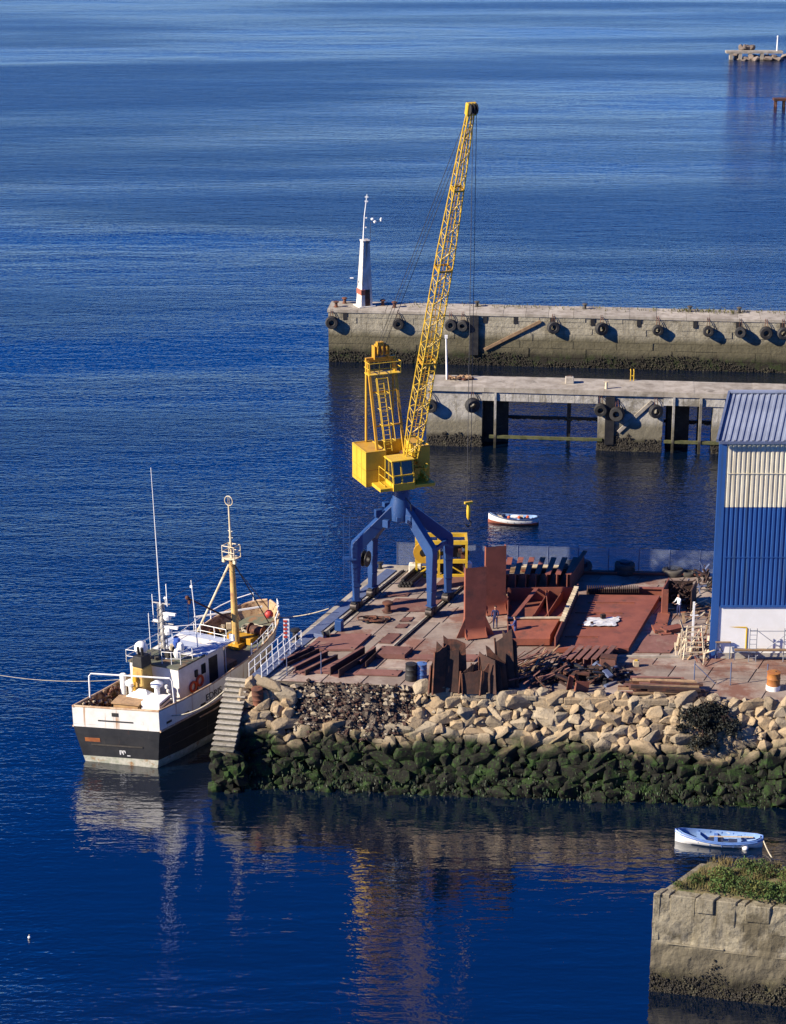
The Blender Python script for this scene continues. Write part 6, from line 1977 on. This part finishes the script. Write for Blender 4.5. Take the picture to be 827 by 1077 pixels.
# slotted panel at the front
bl_, br__, tr_, tl_ = at(585, 703), at(637, 703), at(645, 689), at(594, 689)
sp = grid_panel('ribbed_panel', 'low ribbed rusty panel with slanting slots in front of the deck panel', (bl_, br__, tr_, tl_), .08, M['brownplate'], 0, .2, M['brownplate'])
for k in range(6):
    t_ = (k + .3) / 6
    m = MB(sp.location); a, c = bl_.lerp(br__, t_), tl_.lerp(tr_, min(1.1, t_ + .1)); m.bar(a + Vector((0, 0, .45)), c + Vector((0, 0, .45)), .07, .5); m.bar(a + Vector((.12, 0, .72)), c + Vector((.12, 0, .72)), .36, .05); m.build('rib', M['brownplate'], sp)
o = thing('tool_box', 'small dark steel box beside the ribbed panel', 'box', at(640, 702))
m = MB(); m.box((0, 0, .4), (1.1, .8, .8), rz=-.2); m.build('box_body', M['brownplate'], o, bevel=.03); m = MB(); m.box((0, 0, .83), (1.15, .85, .06), rz=-.2); m.build('lid', M['rust'], o)
o = thing('yellow_block', 'small yellow block standing alone on the concrete', 'block', at(669, 701))
m = MB(); m.box((0, 0, .22), (.42, .35, .44)); m.build('block_body', M['palewood'], o, bevel=.03); m = MB(); m.box((0, 0, .47), (.2, .2, .08)); m.build('cap', M['yellow'], o)
# --- bent upright scrap plates on the edge
def bent_plate(px, py, w_, h_, lean, rz, mat, tall_label, spike=0.1, group='upright scrap plates on the quay edge'):
    p = at(px, py)
    o = thing('bent_plate', tall_label, 'scrap plate', p, (0, 0, rz), group)
    m = MB()
    nx_, nz__ = 5, 5
    vs = []
    ph = rd.uniform(0, 6)
    sl_ = rd.uniform(-.28, .28)
    top = [h_ * (1 + sl_ * (i / nx_ - .5) * 2 + rd.uniform(-.03, .03)) for i in range(nx_ + 1)]
    for th_ in (0, .05):
        for j in range(nz__ + 1):
            for i in range(nx_ + 1):
                x = lerp(-w_ / 2, w_ / 2, i / nx_); z = top[i] * j / nz__
                vs.append((x + lean[0] * z, th_ + lean[1] * z + .05 * math.sin(ph + i * .6 + j * .4) * (j / nz__), z))
    n1 = (nx_ + 1) * (nz__ + 1)
    for j in range(nz__):
        for i in range(nx_):
            a = j * (nx_ + 1) + i
            m.f.append((a, a + 1, a + nx_ + 2, a + nx_ + 1)); m.mi.append(0)
            m.f.append((n1 + a, n1 + a + nx_ + 1, n1 + a + nx_ + 2, n1 + a + 1)); m.mi.append(0)
    m.v = [tuple(v) for v in vs]
    rim = [i for i in range(nx_ + 1)] + [j * (nx_ + 1) + nx_ for j in range(1, nz__ + 1)] + [nz__ * (nx_ + 1) + i for i in range(nx_ - 1, -1, -1)] + [j * (nx_ + 1) for j in range(nz__ - 1, 0, -1)]
    for k in range(len(rim)):
        a, c = rim[k], rim[(k + 1) % len(rim)]
        m.f.append((a, n1 + a, n1 + c, c)); m.mi.append(0)
    m.build('plate', mat, o)
    m = MB(); m.bar((-w_ / 2 + lean[0] * .1, -.06, 0), (-w_ / 2 + lean[0] * h_, lean[1] * h_ - .06, h_ * .95), .1, .1); m.build('edge_angle', M['rust'], o)
LB = 'dark rusted bent plate standing upright on the quay edge'
for k, (px, py, w_, h_, lx, ly, rz) in enumerate(((461, 729, 1.0, 3.2, .08, .05, .5), (466, 726, 1.3, 2.9, .02, .1, -.3), (473, 728, 1.2, 3.0, .0, .12, -.1), (481, 726, 1.5, 3.6, -.05, .1, .1), (489, 729, .9, 1.7, .1, .1, .2), (497, 730, 1.3, 1.6, -.04, .08, 0), (503, 727, 1.1, 2.2, .04, .1, .3), (514, 729, 1.2, 2.6, -.1, .08, -.5), (520, 728, 1.3, 2.3, -.18, .1, -.2), (526, 726, 1.2, 2.6, -.12, .12, .1), (533, 723, 1.2, 3.6, -.1, .15, -.2), (539, 722, 1.0, 3.4, -.16, .15, -.5), (508, 731, .5, 1.9, .1, .05, .3), (453, 729, .6, 2.2, .1, .0, .9))):
    bent_plate(px, py, w_, h_, (lx, ly), rz, M['darkrust'] if k % 3 else M['rust'], LB)
for k, (x0, y0, x1, y1, h0, h1) in enumerate(((490, 704, 502, 684, .1, 1.4), (500, 700, 505, 686, .6, 1.5))):
    pass
# --- bar and pipe scrap
def bundle(name, label, cat, px, py, n, L_, spread, dirv, mats, zmax, r_=(.03, .07), tilt=.25, part='bar', dv=.35):
    p = at(px, py)
    o = thing(name, label, cat, p)
    for k in range(n):
        c_ = Vector((rd.gauss(0, spread[0]), rd.gauss(0, spread[1]), 0)); c_.z = .05 + zmax * rd.random() * max(.15, 1 - (c_.x / (2.2 * spread[0])) ** 2)
        d = Vector(dirv) + Vector((rd.gauss(0, dv), rd.gauss(0, dv), rd.uniform(-tilt, tilt))); d.normalize()
        l_ = L_ * rd.uniform(.5, 1.1)
        a, c = c_ - d * l_ / 2, c_ + d * l_ / 2
        a.z = max(a.z, .03); c.z = max(c.z, .03)
        w_ = rd.uniform(*r_)
        m = MB(); m.bar(a, c, w_ * rd.uniform(.8, 2.6), w_); m.build(part, rd.choice(mats), o)
    return o
bundle('scrap_ladders', 'tangle of rusty ladder rails and bars leaning beside the bent plates', 'scrap', 560, 712, 60, 3.4, (.9, .8), (.75, .6, .2), [M['rust'], M['brownplate'], M['wood'], M['brownplate']], 1.3, (.04, .08), .3)
bundle('scrap_pile', 'dark pile of twisted steel scrap on the quay edge', 'scrap', 596, 716, 75, 1.3, (1.7, .7), (1, .1, 0), [M['darkrust'], M['black'], M['rust'], M['darkrust']], 1.0, (.05, .16), .6, dv=.8)
bundle('scrap_tangle', 'blackish tangle of steel offcuts before the ribbed panel', 'scrap', 630, 714, 55, 1.1, (1.1, .6), (1, .2, 0), [M['darkrust'], M['black'], M['bluesteel'], M['darkrust']], .9, (.05, .18), .6, dv=.9)
# red channel frames near the front
for px, py, h_, w_ in ((600, 727, 1.2, .35), (612, 728, .8, 1.0)):
    o = thing('red_channel', 'bright red oxide channel piece on the edge of the scrap pile', 'scrap', at(px, py), (0, 0, rd.uniform(-.4, .4)), 'red channels in the scrap')
    m = MB(); m.box((0, 0, h_ / 2), (w_, .06, h_), ry=.15); m.build('web', M['oxide'], o)
    m = MB(); m.box((-w_ / 2, -.15, h_ / 2), (.05, .3, h_), ry=.15); m.build('flange', M['oxide'], o)
# stacked flat bars and baulks
o = thing('bar_stack', 'stack of rusty flat bars and old baulks along the boulder crest', 'steel stack', at(697, 726))
for k in range(34):
    lay = k // 9
    x_, y_ = rd.uniform(-.8, .8), -1.0 + (k % 9) * .27
    m = MB(); m.box((x_ + lay * .1, y_, .08 + lay * .17), (rd.uniform(2.6, 5.2), rd.uniform(.14, .3), rd.uniform(.08, .16)), rz=-.08 + rd.uniform(-.1, .1), ry=rd.uniform(-.02, .02)); m.build('flat_bar', rd.choice([M['rust'], M['wood'], M['brownplate'], M['rust'], M['darkrust']]), o)
# dark bush at the crest
for k, (px, py, z, rad, h, n) in enumerate(((20.9, 0, .97, 1.3, 1.3, 1700), (19.9, 0, .84, 1.0, 1.1, 1100), (21.9, 0, .82, 1.1, 1.2, 1200), (20.8, 0, .68, 1.0, 1.1, 900))):
    p = slope((px - B0.x) / (B1.x - B0.x), z) + Vector((0, -.55, .1))
    o = thing('bramble_bush', 'dark bramble clump hanging over the boulders below the bar stack', 'bush', p, group='brambles over the boulders')
    m = MB()
    for j in range(7):
        leafy(m, (rd.uniform(-.9, .9) * rad, -.2 + rd.uniform(-.3, .3), -.4 + rd.uniform(-.5, .3)), rad * rd.uniform(.3, .6), h * rd.uniform(.4, .8), n // 6, rd, (.04, .08), (.1, .22))
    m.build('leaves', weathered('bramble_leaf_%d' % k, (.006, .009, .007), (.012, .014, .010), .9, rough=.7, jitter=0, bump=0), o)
    m = MB()
    for j in range(12):
        a = rd.uniform(0, 6.28); m.tube([(0, 0, -.4), (math.cos(a) * rad * .5, math.sin(a) * rad * .4, h * .5), (math.cos(a) * rad * .9, math.sin(a) * rad * .8 - .2, h * .3)], .02, 4, .008)
    m.build('canes', M['darkrust'], o)
# ================================================================== shed front clutter
o = thing('tall_trestle', 'white welded ladder trestle with six rungs standing by the shed corner', 'trestle', at(729, 692))
m = MB()
for sg in (-1, 1):
    m.bar((sg * .75, -.35, 0), (sg * .5, 0, 2.5), .07, .07); m.bar((sg * 1.0, .45, 0), (sg * .5, .05, 2.3), .06, .06)
m.build('leg', M['palewood'], o)
for k in range(6):
    m = MB(); z = .55 + k * .37; m.bar((-.75, -.02 - .3 * (1 - z / 2.5), z), (.75, -.02 - .3 * (1 - z / 2.5), z), .07, .06); m.build('rung', M['palewood'], o)
def pole(px, py, h_, label, mat, r_=.06, cross=0, grp=None, lean=0):
    o = thing('timber_pole', label, 'pole', at(px, py), group=grp)
    m = MB(); m.bar((0, 0, 0), (lean, 0, h_), r_ * 1.6, r_ * 1.6); m.build('pole', mat, o)
    m = MB(); m.bar((-.25, -.04, h_ * .72), (.35, -.04, h_ * .72), .07, .05); m.build('crosspiece', mat, o)
pole(716, 692, 2.2, 'pale timber pole with a crosspiece left of the white trestle', M['palewood'])
pole(728, 682, 3.6, 'tall white pole standing behind the trestle', M['cleanwhite'], .09)
pole(744, 680, 2.4, 'pale timber pole leaning at the shed corner', M['palewood'], .06, lean=.15)
pole(742, 668, 2.0, 'short pale timber pole leaning on the shed flank', M['wood'], .07, lean=.3)
bundle('timber_rack', 'jumble of pale battens and red offcuts heaped by the shed corner', 'timber', 735, 684, 45, 1.5, (.7, 1.0), (.3, .6, .8), [M['palewood'], M['palewood'], M['oxide'], M['wood'], M['rust']], 1.1, (.04, .08), .9, part='batten', dv=.5)
bundle('debris_heap', 'small debris heap of rods along the shed flank', 'debris', 734, 645, 34, 1.3, (.8, 1.6), (.8, .3, .3), [M['palewood'], M['rust'], M['wood'], M['darkrust']], .7, (.04, .08), .8, part='rod', dv=.6)
bundle('blue_scrap', 'dark blue scrap heap against the shed flank near the tyres', 'scrap', 738, 618, 30, 1.4, (.6, .7), (.3, .2, .9), [M['bluesteel'], M['black'], M['darkrust']], 1.6, (.05, .12), .9, part='rod', dv=.7)
# yellow pipe hoop on the white wall
o = thing('yellow_pipe', 'yellow pipe hoop standing before the white shed wall', 'pipe', at(784, 692))
m = MB(); m.tube([(0, 0, 0), (0, 0, 2.3), (-.06, 0, 2.36), (-2.55, .1, 2.42)], .065, 7); m.build('pipe', M['yellow'], o, smooth=True)
m = MB(); m.lathe([(.14, 0), (.14, .04)], (0, 0, 0), 10); m.build('flange', M['steel'], o)
o = thing('scaffold_frame', 'thin grey scaffold frame with a brown plank before the white wall', 'scaffold', at(800, 696))
m = MB()
for x in (-.85, -.35, 1.6, 2.1):
    m.tube([(x, 0, 0), (x, 0, 2.55)], .035, 5)
for x in (-.85, 1.6):
    for k in range(7): m.tube([(x, 0, .3 + k * .35), (x + .5, 0, .3 + k * .35)], .022, 4)
m.tube([(-.35, 0, 2.4), (1.6, 0, .9)], .028, 5); m.tube([(-.35, 0, .4), (1.6, 0, 2.0)], .028, 5); m.tube([(-.85, 0, 2.35), (2.3, 0, 2.35)], .028, 5)
m.build('tube_frame', weathered('galv', (.30, .31, .34), (.24, .25, .28), 2, rough=.5, metal=.3, jitter=0), o)
m = MB(); m.box((.3, -.1, .95), (4.4, .3, .1)); m.build('plank', M['wood'], o)
o = thing('work_trestle', 'grey steel trestle standing at the foot of the shed corner', 'trestle', at(760, 693))
m = MB(); m.tube([(-.5, 0, 0), (-.5, 0, 1.25), (.5, 0, 1.25), (.5, 0, 0)], .04, 6); m.tube([(-.4, 0, 1.2), (.3, .3, 0)], .04, 6); m.tube([(-.5, 0, .6), (-.2, .2, .6)], .03, 5); m.build('trestle_frame', M['bluesteel'], o)
m = MB(); m.box((0, 0, 1.29), (1.1, .15, .06)); m.build('top_board', M['wood'], o)
o = thing('blue_table', 'low tilted blue grey work table before the white wall', 'table', at(782, 693))
m = MB(); m.box((0, 0, .68), (1.7, .7, .06), ry=.12, rx=.25); m.build('table_top', M['bluesteel'], o)
for x, y in ((-.7, -.25), (.7, -.25), (-.7, .25), (.7, .25)):
    m = MB(); m.tube([(x, y, 0), (x * .9, y, .66 - x * .1)], .03, 5); m.build('leg', M['bluesteel'], o)
# front fence
ff0, ff1 = at(730, 719), at(845, 724)
fe = thing('post_fence', 'low fence of thin blue posts and wires before the shed', 'fence', (ff0.x, ff0.y, DZ))
for k in range(4):
    p = ff0.lerp(ff1, k / 3); m = MB(fe.location); m.tube([p, p + Vector((0, 0, 1.7))], .045, 6); m.build('post', M['bluesteel'], fe)
m = MB(fe.location); m.bar(ff0 + Vector((0, 0, 1.5)), ff0.lerp(ff1, .2) + Vector((0, 0, .05)), .05, .05); m.build('brace', M['bluesteel'], fe)
for z in (.5, 1.05, 1.62):
    m = MB(fe.location); m.tube([ff0 + Vector((0, 0, z)), ff1 + Vector((0, 0, z))], .008, 4); m.build('wire', M['wire'], fe)

# ================================================================== workers
def skinned(joints, edges, root):
    me = bpy.data.meshes.new('worker_skeleton')
    names = list(joints)
    me.from_pydata([joints[n][0] for n in names], [(names.index(a), names.index(b_)) for a, b_ in edges], [])
    o = bpy.data.objects.new('worker_skeleton', me); COL.objects.link(o)
    sk = o.modifiers.new('skin', 'SKIN'); sk.use_smooth_shade = True
    for i, n in enumerate(names):
        v = me.skin_vertices[0].data[i]; v.radius = joints[n][1] if isinstance(joints[n][1], tuple) else (joints[n][1],) * 2; v.use_root = n == root
    sb2 = o.modifiers.new('sub', 'SUBSURF'); sb2.levels = sb2.render_levels = 2
    bpy.context.view_layer.update()
    out = bpy.data.meshes.new_from_object(o.evaluated_get(bpy.context.evaluated_depsgraph_get()))
    bpy.data.objects.remove(o)
    return out
skin_m = weathered('skin', (.42, .24, .16), (.38, .21, .14), 6, rough=.6, jitter=0, bump=0)
hair_m = weathered('dark_hair', (.02, .014, .01), (.03, .02, .014), 6, rough=.8, jitter=0, bump=0)
def person(loc, rz, label, top, trousers, lean=.0, arm=('hang', 'hang'), cap=None):
    J = {'pel': ((0, 0, .95), (.16, .13)), 'wst': ((0, lean * .3, 1.13), (.145, .115)), 'chs': ((0, lean * .65, 1.32), (.18, .125)), 'nk0': ((0, lean * .9, 1.47), (.085, .08)),
         'nk': ((0, lean + .01, 1.54), .058), 'hd0': ((0, lean + .025, 1.60), (.075, .088)), 'hd1': ((0, lean + .03, 1.68), (.083, .105)), 'hd2': ((0, lean + .02, 1.75), (.055, .07))}
    E_ = [('pel', 'wst'), ('wst', 'chs'), ('chs', 'nk0'), ('nk0', 'nk'), ('nk', 'hd0'), ('hd0', 'hd1'), ('hd1', 'hd2')]
    hands = []
    for s_, nm, ar in ((-1, 'l', arm[0]), (1, 'r', arm[1])):
        J['hip' + nm] = ((s_ * .10, 0, .88), .095); J['kn' + nm] = ((s_ * .115, .035 + .02 * s_, .50), .065); J['an' + nm] = ((s_ * .12, -.015 + .03 * s_, .10), .045); J['to' + nm] = ((s_ * .135, .15 + .03 * s_, .045), .042)
        sh_ = (s_ * .2, lean * .85, 1.42)
        if ar == 'hang': el, wr_ = (s_ * .26, lean * .7 - .02, 1.14), (s_ * .27, lean * .7 + .08, .90)
        elif ar == 'hip': el, wr_ = (s_ * .42, lean * .6 - .08, 1.18), (s_ * .22, lean * .4 + .05, 1.02)
        else: el, wr_ = (s_ * .25, lean * .8 + .12, 1.17), (s_ * .17, lean + .36, 1.12)
        J['sh' + nm] = (sh_, .066); J['el' + nm] = (el, .048); J['wr' + nm] = (wr_, .034)
        d = (Vector(wr_) - Vector(el)).normalized(); pm = Vector(wr_) + d * .07; J['pm' + nm] = (tuple(pm), (.036, .028))
        hands.append((pm, d, s_))
        E_ += [('pel', 'hip' + nm), ('hip' + nm, 'kn' + nm), ('kn' + nm, 'an' + nm), ('an' + nm, 'to' + nm), ('chs', 'sh' + nm), ('sh' + nm, 'el' + nm), ('el' + nm, 'wr' + nm), ('wr' + nm, 'pm' + nm)]
    me = skinned(J, E_, 'pel')
    fm_ = MB()
    for pm, d, s_ in hands:
        side = d.cross(Vector((0, 0, 1)) if abs(d.z) < .8 else Vector((0, 1, 0))).normalized(); nrm = side.cross(d).normalized()
        for k, l_ in enumerate((.062, .072, .068, .052)):
            b0 = pm + side * (-.026 + .0175 * k) + d * .015
            fm_.tube([b0, b0 + d * l_ * .55 + nm_(nrm, .006), b0 + d * l_ + nm_(nrm, .022)], .0088, 5, .007)
        b0 = pm - side * .03 * 1 - d * .03
        fm_.tube([b0, b0 - side * .028 + d * .03, b0 - side * .03 + d * .06 + nm_(nrm, .012)], .0098, 5, .008)
    fme = fm_.mesh('fingers', skin_m, True)
    me.materials.clear()
    for mm in (skin_m, top, trousers, M['black']): me.materials.append(mm)
    bm = bmesh.new(); bm.from_mesh(me); nf = len(bm.faces); bm.from_mesh(fme)
    bm.faces.ensure_lookup_table()
    for i, f_ in enumerate(bm.faces):
        c_ = f_.calc_center_median()
        ax_ = abs(c_.x)
        hand = any((c_ - h_[0]).length < .095 for h_ in hands)
        if i >= nf or hand or c_.z > 1.50: mi = 0
        elif c_.z < .11: mi = 3
        elif c_.z > .98 or ax_ > .205: mi = 1
        else: mi = 2
        f_.material_index = mi; f_.smooth = True
    bm.to_mesh(me); bm.free(); bpy.data.meshes.remove(fme)
    o = thing('person', label, 'person', loc, (0, 0, rz))
    link('body', me, o)
    m = MB()
    hc = Vector((0, lean + .015, 1.70))
    m.ball(hc + Vector((0, -.018, .022)), .1, 10, (.93, 1.08, .92)); 
    hh = m.mesh('hair', cap or hair_m, True)
    bm = bmesh.new(); bm.from_mesh(hh)
    bmesh.ops.delete(bm, geom=[v for v in bm.verts if v.co.z < 1.66 or (v.co.z < 1.74 and v.co.y > lean + .06)], context='VERTS'); bm.to_mesh(hh); bm.free()
    link('hair', hh, o)
    m = MB()
    for s_ in (-1, 1): m.ball((s_ * .034, lean + .118, 1.685), .012, 6)
    m.build('eyes', hair_m, o)
    m = MB(); m.prism([(-.013, lean + .118, 1.645), (.013, lean + .118, 1.645), (0, lean + .15, 1.645), ], (0, -.012, .045)); m.ball((-.085, lean + .02, 1.675), .022, 6, (.5, .8, 1.3)); m.ball((.085, lean + .02, 1.675), .022, 6, (.5, .8, 1.3)); m.build('nose_and_ears', skin_m, o)
    m = MB(); m.box((0, lean + .112, 1.618), (.045, .01, .008)); m.build('mouth', M['redpaint'], o)
    return o
def nm_(v, s): return Vector(v) * s
cov_blue = weathered('coverall_blue', (.045, .065, .19), (.035, .05, .15), 5, rough=.9, jitter=0, bump=0)
cov_dark = weathered('coverall_navy', (.016, .022, .09), (.012, .016, .06), 5, rough=.9, jitter=0, bump=0)
shirt_w = weathered('white_shirt', (.74, .74, .72), (.66, .66, .64), 5, rough=.9, jitter=0, bump=0)
person(at(542, 672) , R(75), 'worker in blue coveralls standing by the open hull unit', cov_blue, cov_blue, .03, ('fwd', 'hang'))
person(at(714, 648), R(120), 'worker in a white shirt and dark trousers beside the steel bin', shirt_w, cov_dark, .06, ('fwd', 'fwd'))
person(at(521, 661), R(170), 'worker in navy coveralls standing between the tall red plates', cov_dark, cov_dark, .02, ('fwd', 'hang'))

# ================================================================== small boats and floats
def rowboat(name, label, p, rz, L_, B_, hull_m, band_m, in_m, rim_m, thwarts=3, deep=.62, extra=None, sheer=.32, keel_m=None):
    o = thing(name, label, 'rowing boat', p, (0, 0, rz))
    n_ = 15
    prof = []
    for k in range(n_ + 1):
        t_ = k / n_
        half = B_ / 2 * (math.sin(math.pi * min(1, (t_ * .86 + .04))) ** .75)
        if t_ > .97: half = B_ * .12
        if t_ < .02: half = .03
        x = lerp(-L_ / 2, L_ / 2, t_)
        zt = deep + sheer * ((t_ - .58) / .55) ** 2
        prof.append((x, max(.03, half), zt))
    def skin(inset, zoff, rings, top=1.0):
        vs = []
        for x, h_, zt in prof:
            for f_, zf in rings:
                vs.append((x * (1 - inset * .06), (h_ - inset * .05) * f_, zf * zt * top + zoff - .12))
        w_ = len(rings)
        return vs, [(i * w_ + j, i * w_ + j + 1, (i + 1) * w_ + j + 1, (i + 1) * w_ + j) for i in range(n_) for j in range(w_ - 1)], w_
    ring = [(1.0, 1.0), (.97, .72), (.85, .40), (.55, .10), (0.02, 0.0)]
    full = ring + [(-f_, z_) for f_, z_ in ring[::-1]]
    cuts = [([r_ for r_ in ring[1:]], hull_m, 'hull')]
    m = MB(); vs, fs, w_ = skin(0, 0, full); m.add(vs, fs); 
    m.add([vs[n_ * w_ + j] for j in range(w_)], [tuple(range(w_))])
    hull_ = m.build('hull', hull_m, o, smooth=True)
    if keel_m:
        m = MB(); vs, fs, w_ = skin(-.25, 0, [(f_, z_ * .45) for f_, z_ in [(.93, 1.0), (.8, .6), (.5, .15), (.02, 0), (-.5, .15), (-.8, .6), (-.93, 1.0)]]); m.add(vs, fs); m.build('bottom_paint', keel_m, hull_)
    m = MB(); vs, fs, w_ = skin(1, .05, full, .98); m.add(vs, fs); m.build('inside', in_m, o, smooth=True)
    m = MB()
    for sg in (-1, 1): m.tube([(x, h_ * sg, zt - .12) for x, h_, zt in prof], .045, 5)
    m.tube([(prof[-1][0], -prof[-1][1], prof[-1][2] - .12), (prof[-1][0], prof[-1][1], prof[-1][2] - .12)], .05, 5)
    m.build('gunwale', rim_m, o)
    if band_m:
        m = MB()
        for sg in (-1, 1): m.tube([(x, (h_ + .012) * sg, zt * .86 - .12) for x, h_, zt in prof], .05, 5)
        m.build('sheer_stripe', band_m, hull_)
    for k in range(thwarts):
        t_ = .28 + .5 * k / max(1, thwarts - 1)
        x, h_, zt = prof[int(t_ * n_)]
        m = MB(); m.box((x, 0, zt - .28), (.24, h_ * 1.9, .05)); m.build('thwart', rim_m if k % 2 else in_m, o)
    m = MB()
    for k in range(2, n_ - 1, 2):
        x, h_, zt = prof[k]
        for sg in (-1, 1): m.box((x, sg * (h_ - .07), zt - .3), (.05, .05, .3))
    m.build('rib', rim_m, o)
    return o
lb = weathered('boat_light_blue', (.20, .32, .56), (.16, .27, .48), 3, (.45, .48, .5), 2, (.58, .7), rough=.6, jitter=0)
lb2 = weathered('boat_mid_blue', (.10, .20, .48), (.08, .16, .40), 3, rough=.5, jitter=0)
navy = weathered('boat_navy', (.02, .03, .07), (.03, .04, .09), 3, rough=.5, jitter=0)
red_b = weathered('boat_red_bottom', (.30, .09, .05), (.24, .07, .04), 3, rough=.7, jitter=0)
a, c = at(709, 884, 0), at(803, 890, 0)
p = (a + c) / 2; p.z = 0
nbo = rowboat('rowing_boat', 'blue and white open rowing boat afloat near the overgrown quay end', p, math.atan2(c.y - a.y, c.x - a.x), 5.7, 1.75, M['cleanwhite'], lb2, lb, lb2, 3, .60)
m = MB(); m.bar((-.6, .25, .34), (1.9, .35, .42), .07, .07); m.box((1.95, .36, .42), (.6, .14, .04)); m.build('oar', M['palewood'], nbo)
m = MB(); m.box((-.2, .1, .17), (1.0, .6, .12)); m.box((1.0, 0, .17), (.7, .7, .12)); m.build('bottom_board', navy, nbo)
a, c = at(515, 549, 0), at(565, 551.5, 0)
p = (a + c) / 2; p.z = 0
fbo = rowboat('work_boat', 'white open boat with red bottom afloat beyond the quay', p, math.atan2(c.y - a.y, c.x - a.x), 4.6, 1.6, M['cleanwhite'], None, lb, navy, 2, .7, keel_m=red_b)
m = MB()
for k in range(9): m.ball((-1.9 + k * .13, rd.uniform(-.25, .25), .72 + rd.uniform(0, .1)), .16, 6)
m.build('tarpaulin', navy, fbo)
m = MB(); m.box((-1.2, 0, .62), (.5, .4, .3)); m.box((.75, .1, .6), (.3, .3, .3)); m.build('fish_box', M['palewood'], fbo)
m = MB()
for x, y in ((-.4, -.3), (.55, -.2), (1.3, .1)): m.ball((x, y, .66), .16, 7)
m.build('orange_float', weathered('float_orange', (.6, .14, .05), (.5, .1, .04), 3, rough=.5, jitter=0), fbo, smooth=True)
m = MB(); m.ball((.2, .1, .62), .3, 8, (1.6, .8, .6)); m.build('white_bundle', M['cleanwhite'], fbo, smooth=True)
rope('boat_painter', 'pale painter rope trailing from the blue rowing boat', nbo.location + Vector((2.8, -.5, .6)), at(812, 902, .1), .1)
for px, py, lab in ((784, 893, 'white mooring buoy floating beside the blue rowing boat'), (733, 921, 'small white buoy floating off the overgrown quay end'), (31, 987, 'tiny pale float drifting alone on the open water')):
    o = thing('mooring_buoy', lab, 'buoy', at(px, py, 0))
    r_ = .22 if px > 700 else .1
    m = MB(); m.ball((0, 0, .08), r_, 12, (1, 1, .9)); m.build('float_body', M['cleanwhite'], o, smooth=True)
    m = MB(); m.tube([(0, 0, .08 + r_ * .8), (0, 0, .16 + r_)], .03, 5); m.build('ring', M['rope'], o)
